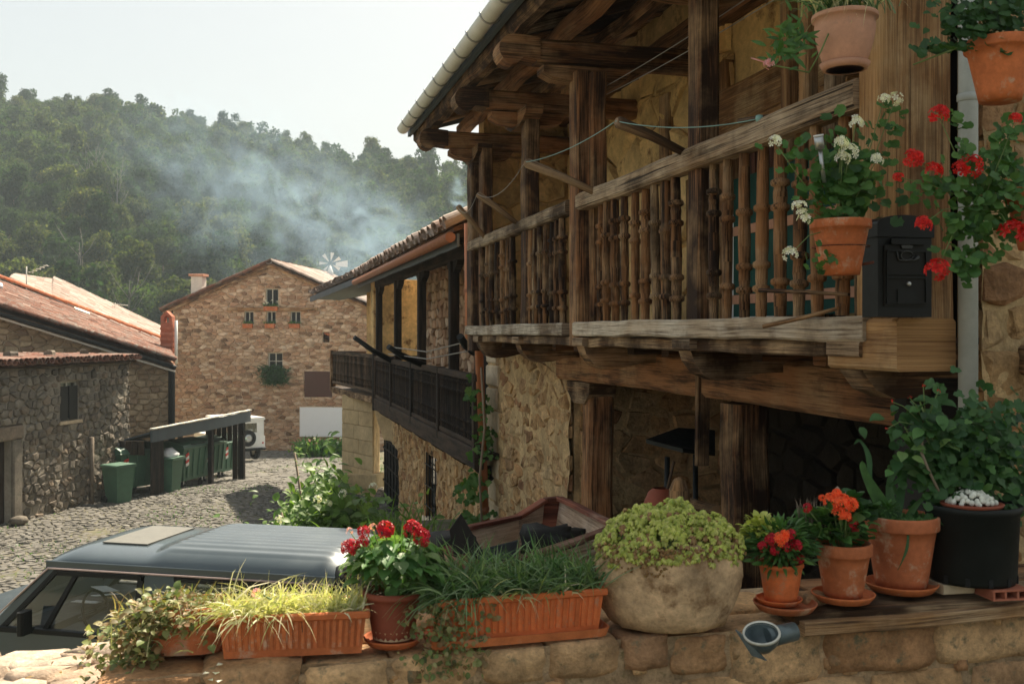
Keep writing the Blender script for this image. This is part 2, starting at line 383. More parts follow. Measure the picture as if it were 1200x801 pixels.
m_steelw = plain('enamel_rim', (.55, .54, .47), .5, .4, .2, .2, 20)
m_binM = plain('bin_green', (.07, .15, .10), .5, .35, 0, .15, 6)
m_binL = plain('bin_lid', (.075, .15, .105), .45, .4, 0, .15, 6)
m_white = plain('white_paint', (.74, .74, .71), .5, .4, 0, .06, 4)
m_red = plain('red_paint', (.55, .04, .03), .5)
m_cream = plain('cream_plaster', (.66, .62, .54), .85, .2, 0, .12, 5)
m_car = plain('car_blue', (.052, .074, .086), .38, .5, .25, .05, 2, 0)
m_car.node_tree.nodes['Principled BSDF'].inputs['Coat Weight'].default_value = .7
m_cabin = plain('cabin_plastic', (.05, .05, .047), .6)
m_seat = plain('seat_fabric', (.20, .15, .10), .9, .2)
m_paper = plain('paper', (.72, .73, .74), .6)
m_brownp = plain('brown_panel', (.09, .04, .03), .6)
m_teal = plain('teal_sheet', (.02, .075, .062), .75, .2, 0, .25, 8)
m_rope = plain('rope_teal', (.22, .38, .35), .7)
m_wire = plain('wire', (.30, .28, .25), .5)
m_glass = glassm('glass', (.92, .95, .95), .02); m_glassd = glassm('dark_glass', (.25, .28, .28), .12)
m_room = plain('dark_room', (.02, .018, .016), .9)  # near-black colour stands in for unlit interiors
m_gran = leafm('leaf_geranium', [(.045, .12, .03), (.07, .17, .04), (.10, .2, .05), (.035, .09, .03)], .3)
m_darkl = leafm('leaf_dark', [(.03, .085, .028), (.05, .12, .03), (.025, .07, .025)], .25)
m_lite = leafm('leaf_dahlia', [(.08, .19, .05), (.12, .25, .07), (.06, .15, .045), (.2, .30, .1), (.05, .11, .04)], .35)
m_laur = leafm('leaf_laurel', [(.10, .19, .04), (.17, .28, .07), (.06, .13, .03), (.24, .34, .10)], .35)
m_grasg = leafm('blade_green', [(.06, .14, .045), (.11, .21, .07), (.26, .34, .20), (.04, .10, .035), (.16, .24, .10)], .3)
m_grasy = leafm('blade_straw', [(.50, .50, .24), (.64, .60, .38), (.36, .40, .15), (.72, .66, .48), (.28, .32, .11)], .3)
m_sedum = leafm('sedum', [(.42, .46, .08), (.52, .54, .12), (.30, .37, .06), (.60, .58, .18), (.22, .28, .05)], .25)
m_sedr = leafm('sedum_red', [(.28, .14, .06), (.34, .22, .08), (.2, .1, .05)], .2)
m_moss = leafm('trailing', [(.12, .17, .05), (.2, .24, .08), (.3, .27, .12), (.25, .14, .06), (.08, .12, .04)], .3)
m_ivy = leafm('ivy', [(.04, .11, .025), (.07, .16, .035), (.12, .2, .05)], .3)
m_pine = crownm('crown_green', [(.028, .052, .026), (.042, .068, .030), (.020, .040, .020), (.058, .080, .034), (.034, .058, .028)])
m_pine2 = crownm('crown_olive', [(.050, .066, .030), (.072, .085, .036), (.036, .052, .026), (.12, .12, .055)])
m_pine3 = crownm('crown_deep', [(.018, .036, .020), (.026, .048, .025), (.013, .027, .016)])
m_fred = leafm('petal_red', [(.62, .012, .012), (.72, .03, .02), (.45, .008, .01)], .25)
m_fcrim = leafm('petal_crimson', [(.42, .006, .02), (.55, .012, .03), (.3, .004, .014)], .2)
m_forg = leafm('petal_orange', [(.85, .11, .03), (.9, .18, .05), (.75, .07, .02)], .25)
m_fwht = leafm('petal_white', [(.82, .80, .76), (.9, .88, .85), (.74, .7, .68)], .3)
m_fpnk = leafm('petal_pink', [(.72, .32, .38), (.8, .45, .48)], .3)
m_cact = plain('cactus_white', (.62, .62, .54), .8, .2, 0, .3, 40)
m_bark = plain('bark', (.12, .09, .065), .9, .2, 0, .3, 4)
m_barkp = plain('bark_pale', (.17, .16, .14), .9, .2, 0, .25, 4)
m_stem = plain('stem_green', (.14, .2, .06), .6)
m_dry = plain('dry_stem', (.22, .17, .12), .85)
m_hill = stone('hill_soil', [(.05, .06, .03)], .4, .3, .5, .3)
SMOKE = True; HAZE = 0.00052
# ------------------------------------------------------------------ rubble, tiles, leaves
def clip_poly(p, a, b, c):          # keep a*x+b*y<=c
    out = []; n = len(p)
    for i in range(n):
        P0, P1 = p[i], p[(i+1) % n]; d0 = a*P0[0]+b*P0[1]-c; d1 = a*P1[0]+b*P1[1]-c
        if d0 <= 0: out.append(P0)
        if (d0 < 0 < d1) or (d1 < 0 < d0):
            t = d0/(d0-d1); out.append((P0[0]+(P1[0]-P0[0])*t, P0[1]+(P1[1]-P0[1])*t))
    return out
def voro(x0, x1, y0, y1, cw, ch, jit=.42, seed=1, holes=(), halfs=(), skip=.0):
    R = random.Random(seed); nx = max(1, round((x1-x0)/cw)); ny = max(1, round((y1-y0)/ch))
    cw, ch = (x1-x0)/nx, (y1-y0)/ny; pts = {}
    for j in range(-1, ny+1):
        for i in range(-2, nx+2):
            pts[i, j] = ((i+.5+(.5 if j % 2 else 0)-.25+R.uniform(-jit, jit))*cw+x0, (j+.5+R.uniform(-jit, jit)*.75)*ch+y0)
    out = []; kx = 1/cw**2; ky = 1/ch**2
    for j in range(ny):
        for i in range(-1, nx+1):
            cx, cy = pts[i, j]
            if skip and R.random() < skip: continue
            p = [(x0, y0), (x1, y0), (x1, y1), (x0, y1)]
            for dj in (-1, 0, 1):
                for di in (-2, -1, 0, 1, 2):
                    q = pts.get((i+di, j+dj))
                    if q is None or (di == 0 and dj == 0): continue
                    a = (q[0]-cx)*kx; b = (q[1]-cy)*ky
                    p = clip_poly(p, a, b, ((q[0]**2-cx**2)*kx+(q[1]**2-cy**2)*ky)/2)
                    if len(p) < 3: break
                if len(p) < 3: break
            for (a, b, c) in halfs:
                if len(p) >= 3: p = clip_poly(p, a, b, c)
            if len(p) < 3: continue
            gx = sum(q[0] for q in p)/len(p); gy = sum(q[1] for q in p)/len(p); bad = False
            for (hx0, hx1, hy0, hy1) in holes:
                if hx0 < gx < hx1 and hy0 < gy < hy1: bad = True; break
                if max(q[0] for q in p) <= hx0 or min(q[0] for q in p) >= hx1 or max(q[1] for q in p) <= hy0 or min(q[1] for q in p) >= hy1: continue
                ds = [(hx0-gx, -1), (gx-hx1, 1), (hy0-gy, -2), (gy-hy1, 2)]; d, w = max(ds)
                p = clip_poly(p, 1, 0, hx0) if w == -1 else clip_poly(p, -1, 0, -hx1) if w == 1 else clip_poly(p, 0, 1, hy0) if w == -2 else clip_poly(p, 0, -1, -hy1)
                if len(p) < 3: bad = True; break
            if bad: continue
            ar = abs(sum(p[k][0]*p[(k+1) % len(p)][1]-p[(k+1) % len(p)][0]*p[k][1] for k in range(len(p))))/2
            if ar < cw*ch*.1: continue
            q = [p[0]]
            for k in p[1:]:
                if math.hypot(k[0]-q[-1][0], k[1]-q[-1][1]) > .06*min(cw, ch): q.append(k)
            if len(q) > 3 and math.hypot(q[0][0]-q[-1][0], q[0][1]-q[-1][1]) < .06*min(cw, ch): q.pop()
            if len(q) >= 3: out.append(q)
    return out
def stone_geo(p, O, U, W, Nn, gap, depth, back, R, low=False):
    n = len(p); cx = sum(q[0] for q in p)/n; cy = sum(q[1] for q in p)/n
    sz = math.sqrt(sum((q[0]-cx)**2+(q[1]-cy)**2 for q in p)/n)
    def ring(k, h, j):
        r = []
        for q in p:
            dx, dy = q[0]-cx, q[1]-cy; l = math.hypot(dx, dy)+1e-6; kk = max(.2, (l-gap)/l)*k
            r.append(O+U*(cx+dx*kk+R.uniform(-j, j))+W*(cy+dy*kk+R.uniform(-j, j))+Nn*(h+R.uniform(-j, j)))
        return r
    dd = depth*R.uniform(.4, 1.4); j = sz*.09
    C = O+U*cx+W*cy+Nn*(dd*1.12)
    if low: vs = ring(1, -back, 0)+ring(.84, dd, j)+[C]; m = 2
    else: vs = ring(1, -back, 0)+ring(.97, dd*.55, j)+ring(.72, dd, j)+[C]; m = 3
    fs = []
    for i in range(m-1):
        for k in range(n): fs.append((i*n+k, i*n+(k+1) % n, (i+1)*n+(k+1) % n, (i+1)*n+k))
    for k in range(n): fs.append(((m-1)*n+k, (m-1)*n+(k+1) % n, m*n))
    return vs, fs
def rubble(parent, O, U, W, x0, x1, y0, y1, cw, ch, mat, seed=1, holes=(), halfs=(), gap=.012, depth=.03, back=.03,
           nparts=0, frame=None, name='stone', jit=.42, low=False, smooth=False, skip=0, stuffname='small_stones'):
    """stones laid on the plane O + U*x + W*y, standing proud along U x W; frame as in part()"""
    O, U, W = V(O), V(U).normalized(), V(W).normalized(); Nn = U.cross(W); R = random.Random(seed+99)
    fr = frame if frame is not None else wm(parent) if parent else ID
    cs = voro(x0, x1, y0, y1, cw, ch, jit, seed, holes, halfs, skip)
    def score(p):
        n = len(p); ar = abs(sum(p[k][0]*p[(k+1) % n][1]-p[(k+1) % n][0]*p[k][1] for k in range(n)))/2
        c = fr @ (O+U*(sum(q[0] for q in p)/n)+W*(sum(q[1] for q in p)/n))
        return ar/max(.1, c.length_squared)
    cs.sort(key=score, reverse=True); st = MB()
    for i, p in enumerate(cs):
        vs, fs = stone_geo(p, O, U, W, Nn, gap, depth, back, R, low)
        if i < nparts:
            mb = MB(); c = vs[-1]; mb.add([v-c for v in vs], fs, smooth=smooth)
            me = bpy.data.meshes.new(name); me.from_pydata(mb.v, [], mb.f); me.materials.append(mat)
            if smooth: me.polygons.foreach_set('use_smooth', mb.sm)
            o = bpy.data.objects.new(name, me); COL.objects.link(o)
            m = (wm(parent).inverted() @ fr) if parent else fr
            if parent: o.parent = parent
            o.matrix_basis = m @ M.Translation(c)
        else: st.v += [tuple(v) for v in vs]; k = len(st.v)-len(vs); st.f += [tuple(k+q for q in fc) for fc in fs]
    if st.f:
        me = bpy.data.meshes.new(stuffname); m = (wm(parent).inverted() @ fr) if parent else fr
        me.from_pydata([tuple(m @ V(v)) for v in st.v], [], st.f); me.materials.append(mat)
        o = bpy.data.objects.new(stuffname, me); COL.objects.link(o); o['kind'] = 'stuff'
        if parent: o.parent = parent
    return cs
def wall_cells(mb, x0, x1, z0, z1, holes, y0, y1, halfs=()):
    xs = sorted({x0, x1, *[min(x1, max(x0, h[i])) for h in holes for i in (0, 1)]}); zs = sorted({z0, z1, *[min(z1, max(z0, h[i])) for h in holes for i in (2, 3)]})
    for a, b in zip(xs, xs[1:]):
        for c, d in zip(zs, zs[1:]):
            if any(h[0]-1e-4 < (a+b)/2 < h[1]+1e-4 and h[2]-1e-4 < (c+d)/2 < h[3]+1e-4 for h in holes): continue
            p = [(a, c), (b, c), (b, d), (a, d)]
            for hf in halfs:
                if len(p) >= 3: p = clip_poly(p, *hf)
            if len(p) >= 3: mb.prism([(q[0], y0, q[1]) for q in p], (0, y1-y0, 0))
    return mb
def skin(parent, O, U, W, x0, x1, y0, y1, cell, amp, off, mat, frame=None, holes=(), seed=0, fs_=2.2, name='mortar'):
    O, U, W = V(O), V(U).normalized(), V(W).normalized(); Nn = U.cross(W); mb = MB()
    nx = max(1, int((x1-x0)/cell)); ny = max(1, int((y1-y0)/cell))
    for j in range(ny+1):
        for i in range(nx+1):
            x = lerp_(x0, x1, i/nx); y = lerp_(y0, y1, j/ny); h = off+amp*(mnoise.noise(V((x*fs_, y*fs_, seed)))+.6*mnoise.noise(V((x*fs_*2.7, y*fs_*2.7, seed+5)))+.35*mnoise.noise(V((x*fs_*6, y*fs_*6, seed+9))))
            mb.v.append(tuple(O+U*x+W*y+Nn*h))
    for j in range(ny):
        for i in range(nx):
            xc = lerp_(x0, x1, (i+.5)/nx); yc = lerp_(y0, y1, (j+.5)/ny)
            if any(h[0] < xc < h[1] and h[2] < yc < h[3] for h in holes): continue
            a = j*(nx+1)+i; mb.f.append((a, a+1, a+nx+2, a+nx+1)); mb.sm.append(True); mb.uv.append([(0, 0)]*4)
    return part(name, mb, mat, parent, frame)
def lerp_(a, b, t): return a+(b-a)*t
def tile_geo(r=.085, L=.45, t=.014, n=6, tap=.8):
    vs = []; fs = []
    for (rr, y) in ((r, 0), (r*tap, L)):
        for k in range(n+1):
            th = PI*k/n; vs.append(V((rr*math.cos(th), y, rr*math.sin(th)*.85)))
    for y, rr in ((0, r-t),):
        for k in range(n+1):
            th = PI*k/n; vs.append(V((rr*math.cos(th), y, rr*math.sin(th)*.85)))
    m = n+1
    for k in range(n): fs.append((k, k+1, m+k+1, m+k)); fs.append((2*m+k, 2*m+k+1, k+1, k))
    return vs, fs
def tile_roof(parent, Pf, nu, nv, mat, nparts=300, r=.085, L=.45, frame=None, seed=3, jit=.012, prefer='near', name='roof_tile', gutters=True):
    """Pf(a,b): a 0..1 along the eave, b 0..1 up the slope; canal tiles, rows overlapping"""
    R = random.Random(seed); fr = frame if frame is not None else wm(parent) if parent else ID
    rel = (wm(parent).inverted() @ fr) if parent else fr
    vs0, fs0 = tile_geo(r, L); tm = bpy.data.meshes.new(name); tm.from_pydata([tuple(v) for v in vs0], [], fs0); tm.materials.append(mat)
    pl = []
    for j in range(nv):
        for i in range(nu):
            for g in ((0, 1) if gutters else (0,)):
                a = (i+.5+.5*g)/nu; b = j/nv
                if a > 1: continue
                p = Pf(a, b); pu = Pf(min(1, a+.01), b)-Pf(max(0, a-.01), b); pv = Pf(a, min(1, b+.5/nv))-Pf(a, max(0, b-.01))
                u = pu.normalized(); v = pv.normalized(); n_ = u.cross(v).normalized(); u = v.cross(n_)
                if g: n_ = -n_; u = -u
                m = M(((u.x, v.x, n_.x, 0), (u.y, v.y, n_.y, 0), (u.z, v.z, n_.z, 0), (0, 0, 0, 1)))
                off = n_*((.035 if not g else -.05)*r/.085+R.uniform(-jit, jit)*.5)+u*R.uniform(-jit, jit)+v*R.uniform(-jit, jit)*2
                tilt = M.Rotation(math.radians(3.0 if not g else -3.0)+R.uniform(-.02, .02), 4, 'X') @ M.Rotation(R.uniform(-.05, .05), 4, 'Z')
                mm = M.Translation(p+off) @ m @ tilt
                pl.append((((fr @ p)).length + (5 if g else 0), len(pl), mm))
    pl.sort(); st = []; sf = []
    for k, (_, _, mm) in enumerate(pl):
        if k < nparts: inst(name, tm, parent, rel @ mm)
        else:
            o = len(st); st += [tuple(rel @ mm @ v) for v in vs0]; sf += [tuple(o+q for q in f) for f in fs0]
    if sf:
        me = bpy.data.meshes.new('far_tiles'); me.from_pydata(st, [], sf); me.materials.append(mat)
        o = bpy.data.objects.new('far_tiles', me); COL.objects.link(o); o['kind'] = 'stuff'
        if parent: o.parent = parent
# leaf meshes (unit size, stem at origin, tip at +Y)
def leaf_mesh(name, mat, kind='oval', seed=0):
    R = random.Random(seed); vs = []; fs = []
    if kind == 'oval':
        w = [0, .28, .4, .36, .2, 0]; y = [0, .15, .38, .62, .85, 1.05]; z = [0, .03, .05, .03, -.03, -.12]
        for i in range(6):
            if w[i] == 0: vs.append((0, y[i], z[i]))
            else: vs += [(-w[i], y[i], z[i]+.09), (0, y[i], z[i]), (w[i], y[i], z[i]+.09)]
        fs = [(0, 2, 1), (0, 3, 2)]
        for k in range(3):
            a = 1+3*k; fs += [(a, a+1, a+4, a+3), (a+1, a+2, a+5, a+4)]
        fs += [(10, 11, 13), (11, 12, 13)]
    elif kind == 'round':
        n = 14; vs = [(0, .12, -.06)]
        for k in range(n+1):
            th = -PI/2+.25+(2*PI-.5)*k/n; r = .5*(1+.1*math.cos(th*7)+R.uniform(-.04, .04))
            vs.append((r*math.cos(th), .42+r*math.sin(th), .07*math.sin(th*3+seed)+.05))
        fs = [(0, k+1, k+2) for k in range(n)]
    elif kind == 'lance':
        w = [0, .11, .13, .08, 0]; y = [0, .25, .5, .8, 1.05]; z = [0, .06, .07, 0, -.1]
        for i in range(5):
            if w[i] == 0: vs.append((0, y[i], z[i]))
            else: vs += [(-w[i], y[i], z[i]), (w[i], y[i], z[i])]
        fs = [(0, 2, 1), (1, 2, 4, 3), (3, 4, 6, 5), (5, 6, 7)]
    elif kind == 'ivy':
        pr = [(0, 0), (.3, -.1), (.5, .25), (.28, .45), (.3, .75), (0, 1.05), (-.3, .75), (-.28, .45), (-.5, .25), (-.3, -.1)]
        vs = [(0, .35, 0)]+[(x, y_, .08*abs(x)) for x, y_ in pr]; fs = [(0, k+1, (k+1) % 10+1) for k in range(10)]
    me = bpy.data.meshes.new(name); me.from_pydata(vs, [], fs); me.materials.append(mat)
    me.polygons.foreach_set('use_smooth', [True]*len(fs)); return me
def orient(p, d, up, s):
    d = V(d).normalized(); x = d.cross(V(up))
    if x.length < 1e-3: x = d.cross(V((1, 0, .1)))
    x.normalize(); z = x.cross(d)
    return M(((x.x*s, d.x*s, z.x*s, p[0]), (x.y*s, d.y*s, z.y*s, p[1]), (x.z*s, d.z*s, z.z*s, p[2]), (0, 0, 0, 1)))
def join_inst(name, items, mat, parent, kind='stuff', label=None):
    """items: (mesh, matrix) joined into one mesh"""
    vs = []; fs = []
    cache = {}
    for me, m in items:
        if me.name not in cache: cache[me.name] = ([v.co.copy() for v in me.vertices], [tuple(p.vertices) for p in me.polygons])
        a, b = cache[me.name]; o = len(vs); vs += [tuple(m @ v) for v in a]; fs += [tuple(o+k for k in f) for f in b]
    me = bpy.data.meshes.new(name); me.from_pydata(vs, [], fs); me.materials.append(mat); me.polygons.foreach_set('use_smooth', [True]*len(fs))
    o = bpy.data.objects.new(name, me); COL.objects.link(o)
    if parent: o.parent = parent
    if kind: o['kind'] = kind
    if label: o['label'] = label
    return o
def blades(name, roots, mat, parent, L=(.1, .2), w=.004, spread=.6, droop=.8, bias=(0, 0, 0), seed=1, seg=4, kind='stuff', label=None):
    R = random.Random(seed); vs = []; fs = []
    for r in roots:
        l = R.uniform(*L); a = R.uniform(0, 2*PI); t = R.uniform(.05, spread)
        d = (V((math.cos(a)*t, math.sin(a)*t, 1))+V(bias)*R.random()).normalized(); p = V(r); sd_ = d.cross(V((R.uniform(-1, 1), R.uniform(-1, 1), .2))).normalized()
        o = len(vs); dr = droop*R.uniform(.3, 1.3)/seg; ww = w*R.uniform(.6, 1.3)
        for k in range(seg+1):
            q = ww*(1-(k/seg)**2*.95)
            vs += [tuple(p-sd_*q), tuple(p+sd_*q)]
            if k < seg: fs.append((o+2*k, o+2*k+1, o+2*k+3, o+2*k+2))
            p = p+d*(l/seg); h = V((d.x, d.y, 0)); d = (d+V((0, 0, -dr))+(h.normalized()*dr*.35 if h.length > 1e-4 else V())).normalized()
    me = bpy.data.meshes.new(name); me.from_pydata(vs, [], fs); me.materials.append(mat); me.polygons.foreach_set('use_smooth', [True]*len(fs))
    o = bpy.data.objects.new(name, me); COL.objects.link(o)
    if parent: o.parent = parent
    if kind: o['kind'] = kind
    if label: o['label'] = label
    return o
def flower_head(parent, p, r, mat, seed=0, n=26, up=(0, -.6, .7), name='flower_head', pet=.42, label=None):
    R = random.Random(seed); vs = []; fs = []; up = V(up).normalized()
    for i in range(n):
        d = V((R.gauss(0, 1), R.gauss(0, 1), R.gauss(0, 1))).normalized()
        if d.dot(up) < -.35: d = -d
        c = d*r*R.uniform(.65, 1.0); x = d.orthogonal().normalized(); y = d.cross(x); s = r*pet*R.uniform(.8, 1.2); a0 = R.uniform(0, 6)
        for k in range(5):
            th = a0+2*PI*k/5; e = x*math.cos(th)+y*math.sin(th); f = x*math.cos(th+.9)+y*math.sin(th+.9); g = x*math.cos(th+.45)+y*math.sin(th+.45)
            o = len(vs); vs += [tuple(c), tuple(c+e*s*.75+d*s*.25), tuple(c+g*s*1.05+d*s*.1), tuple(c+f*s*.75+d*s*.25)]; fs.append((o, o+1, o+2, o+3))
    me = bpy.data.meshes.new(name); me.from_pydata(vs, [], fs); me.materials.append(mat)
    o = bpy.data.objects.new(name, me); COL.objects.link(o); o.parent = parent; o.matrix_basis = M.Translation(V(p))
    if label: o['label'] = label
    return o
# crowns: many leaf clump faces through several lobes
def crown_arrays(rng, R=2.6, H=5.0, nl=11, nq=1700, q=(.13, .3), z0=2.0, squash=.95):
    lob = []
    for k in range(nl):
        a = rng.uniform(0, 2*PI); rr = R*.62*math.sqrt(rng.uniform(0, 1)); t = rng.uniform(0, 1)
        lob.append((rr*math.cos(a), rr*math.sin(a), z0+H*(.15+.75*t)-rr*.35, R*rng.uniform(.26, .48)))
    lob.append((0, 0, z0+H*.55, R*.6)); lob = np.array(lob)
    wt = lob[:, 3]**2; idx = rng.choice(len(lob), nq, p=wt/wt.sum()); d = rng.normal(size=(nq, 3)); d /= np.linalg.norm(d, axis=1)[:, None]
    d[:, 2] = np.where(d[:, 2] < -.4, -d[:, 2], d[:, 2]); L = lob[idx]
    c = L[:, :3]+d*(L[:, 3]*np.where(rng.uniform(0, 1, nq) < .25, rng.uniform(.9, 1.32, nq), rng.uniform(.6, 1.05, nq)))[:, None]*np.array([1, 1, squash])
    n = d+rng.normal(size=(nq, 3))*.65; n /= np.linalg.norm(n, axis=1)[:, None]
    x = np.cross(n, rng.normal(size=(nq, 3))); x /= np.linalg.norm(x, axis=1)[:, None]; y = np.cross(n, x)
    s = rng.uniform(q[0], q[1], nq)[:, None]; s2 = s*rng.uniform(.5, 1, nq)[:, None]
    v = np.stack([c-x*s, c-y*s2+n*s*.2, c+x*s, c+y*s2+n*s*.2], 1).reshape(-1, 3)
    return v, np.arange(nq*4).reshape(-1, 4)
def trunk_mb(H=6, r=.14, nb=6, seed=0, spread=1.5):
    R = random.Random(seed); mb = MB(); p = V((0, 0, -.6)); pts = [p]
    for k in range(6): p = p+V((R.uniform(-.12, .12), R.uniform(-.12, .12), (H+.6)/6)); pts.append(p)
    mb.tube(pts, [r*(1-.12*k) for k in range(7)], 6)
    for k in range(nb):
        t = R.uniform(.35, .95); i = int(t*6); b = pts[i]; a = R.uniform(0, 2*PI); l = spread*R.uniform(.6, 1.2)
        e = b+V((math.cos(a)*l*.5, math.sin(a)*l*.5, l*.5)); g = e+V((math.cos(a+.4)*l*.4, math.sin(a+.4)*l*.4, l*.6))
        mb.tube([b, e, g], [r*.4, r*.25, r*.08], 4)
    return mb
def interp(x, xs, ys): return float(np.interp(x, xs, ys))
# ------------------------------------------------------------------ ground, hill, trees
def G(x, y): return interp(y, [-60, 12, 27, 41, 50, 95], [-3.9, -3.9, -4.15, -5.1, -5.6, -8.5])+.03*mnoise.noise(V((x*.6, y*.6, 0)))
gm = MB(); xs = [-90+i*1.5 for i in range(107)]; ys = [-30+i*1.5 for i in range(87)]
gm.v = [(x, y, G(x, y)) for y in ys for x in xs]; nx = len(xs)
for j in range(len(ys)-1):
    for i in range(nx-1): gm.f.append((j*nx+i, j*nx+i+1, (j+1)*nx+i+1, (j+1)*nx+i)); gm.sm.append(True); gm.uv.append([(0, 0)]*4)
ground = struct('ground', gm, m_earth)
far = MB().quad((-4000, -4000, -12), (4000, -4000, -12), (4000, 4000, -12), (-4000, 4000, -12)); struct('distant_ground', far, m_hill)
# street paving: the cobbles of the lane, joined (thousands)
pm = MB(); R_ = random.Random(5)
def left_edge(y): return -10.9+.17*(y-22.4)
for (xa, xb, ya, yb, c, sd_) in ((-11.5, -1.2, 12.2, 30, .17, 4), (-12.5, -2.2, 30, 47, .36, 5)):
    for p in voro(xa, xb, ya, yb, c*1.15, c*.85, .40, sd_):
        cx = sum(q[0] for q in p)/len(p); cy = sum(q[1] for q in p)/len(p)
        if cx > (3.1*CA-s_at(600, 3.1)*0+0)*0+(.25*cy*-1)+3.4 or cx < left_edge(cy) and cy < 27: continue
        g = G(cx, cy)+.012*R_.random(); O = V((0, 0, g))
        vs, fs = stone_geo(p, O, V((1, 0, 0)), V((0, 1, 0)), V((0, 0, 1)), .016, .012, .03, R_, True)
        pm.add(vs, fs)
struct('cobblestone_paving', pm, m_cob, kind='stuff')
# camera terrace and yard behind the wall
struct('terrace', MB().box(-7, 7, -7, 2.50, -4.3, -1.62), m_earth, ST)
struct('yard_floor', MB().box(.62, 9, 3.12, 13.0, -4.4, -2.4), m_earth, ST)
# hill
RX = [-260, -140, -120, -85, -50, -20, 10, 60, 200]; RZ = [58, 53, 50.5, 45.5, 38.5, 33, 26, 20, 14]
HY0, HY1 = 88.0, 240.0
def HZ(x, y):
    t = (y-HY0)/(HY1-HY0); r = interp(x*240/max(y, 120), RX, RZ) if y < HY1 else interp(x, RX, RZ)
    b = -8.6
    if t <= 1: k = max(0, t); z = b+(r-b)*(k*.82+.18*k*k*(3-2*k))
    else: z = r-(t-1)*60
    return z+4*mnoise.noise(V((x*.02, y*.02, 3)))*min(1, max(0, t*3))+2*mnoise.noise(V((x*.06, y*.06, 1)))*min(1, max(0, t*3))
hm = MB(); xs = [-260+i*5 for i in range(93)]; ys = [86+i*5 for i in range(56)]; nx = len(xs)
hm.v = [(x, y, HZ(x, y)) for y in ys for x in xs]
for j in range(len(ys)-1):
    for i in range(nx-1): hm.f.append((j*nx+i, j*nx+i+1, (j+1)*nx+i+1, (j+1)*nx+i)); hm.sm.append(True); hm.uv.append([(0, 0)]*4)
struct('hill', hm, m_hill)
rng = np.random.default_rng(11)
variants = []
for k, (R0, H0, nl, z0, mt) in enumerate([(2.9, 5.4, 17, 1.6, m_pine), (2.4, 6.4, 16, 1.8, m_pine2), (3.3, 5.0, 20, 1.2, m_pine), (2.6, 5.2, 15, 1.2, m_pine3), (2.2, 7.0, 17, 1.6, m_pine3), (3.0, 5.8, 14, 1.8, m_pine2)]):
    v, q = crown_arrays(rng, R0, H0, nl, 3600, (.09, .22), z0); me = mesh_np('crown', v, q, mt)
    t = mesh_of(trunk_mb(z0+H0*.7, .13, 6, k), 'trunk', m_bark)
    variants.append((me, t, v, mt, ['bushy mid green', 'tall olive green', 'broad rounded green', 'dark green', 'slender dark green', 'loose olive'][k]))
bare = [mesh_of(trunk_mb(8.5, .11, 16, 40+k, 2.6), 'trunk', m_barkp) for k in range(3)]
spots = []
gx = -150.0
yy = 96.0
while yy < 262:
    st = 5.2; half = 0
    xx = -.56*yy-8
    while xx < .06*yy+14:
        spots.append((xx+rng.uniform(-1.9, 1.9), yy+rng.uniform(-1.9, 1.9))); xx += st*rng.uniform(.8, 1.15)
    yy += 4.6
inview = []; beyond = []
for (x, y) in spots:
    px = 600+x/y*F
    (inview if -45 < px < 575 else beyond).append((x, y))
inview.sort(key=lambda p: p[1])
near_ridge = [p for p in inview if 225 < p[1] < 246]
chosen = inview[:215]; rest = [p for p in inview[215:]]
chosen += [p for p in rest if p in near_ridge][:85]; cs_ = set(chosen); rest = [p for p in rest if p not in cs_]
side_words = ['at the left picture edge', 'above the old antenna', 'above the left tiled roof', 'left of the far chimney', 'above the far chimney', 'above the far gable', 'above the white roof antenna', 'above the gutter corner', 'beside the timber house eave']
def side(px): return side_words[min(8, max(0, int(px/62)))]
pos_words = ['low on the slope', 'part way up the slope', 'high on the slope', 'on the crest']
for i, (x, y) in enumerate(chosen):
    k = int(rng.integers(0, 6)); me, t, v, mt, word = variants[k]; s = rng.uniform(.75, 1.3); isb = rng.random() < .07 and y < 175
    z = HZ(x, y); g = pos_words[0 if y < 115 else 1 if y < 145 else 2 if y < 222 else 3]
    if isb: lab = f'pale bare tree {g}, {side(600+x/y*F)}'
    else: lab = f'{["small", "middling", "big"][min(2, int((s-.75)/.185))]} {word} tree {g}, {side(600+x/y*F)}'
    o = thing('hillside_tree', lab, 'tree', (x, y, z-.2), rng.uniform(0, 6.28), 'trees covering the hillside')
    if isb: inst('trunk', bare[int(rng.integers(0, 3))], o, M.Diagonal((1, 1, s*1.1, 1)))
    else:
        inst('crown', me, o, M.Diagonal((s*rng.uniform(.9, 1.15), s, s*rng.uniform(.9, 1.25), 1))); inst('trunk', t, o, M.Diagonal((s, s, s, 1)))
LAB = {}
allv = []; allq = []; nvt = 0
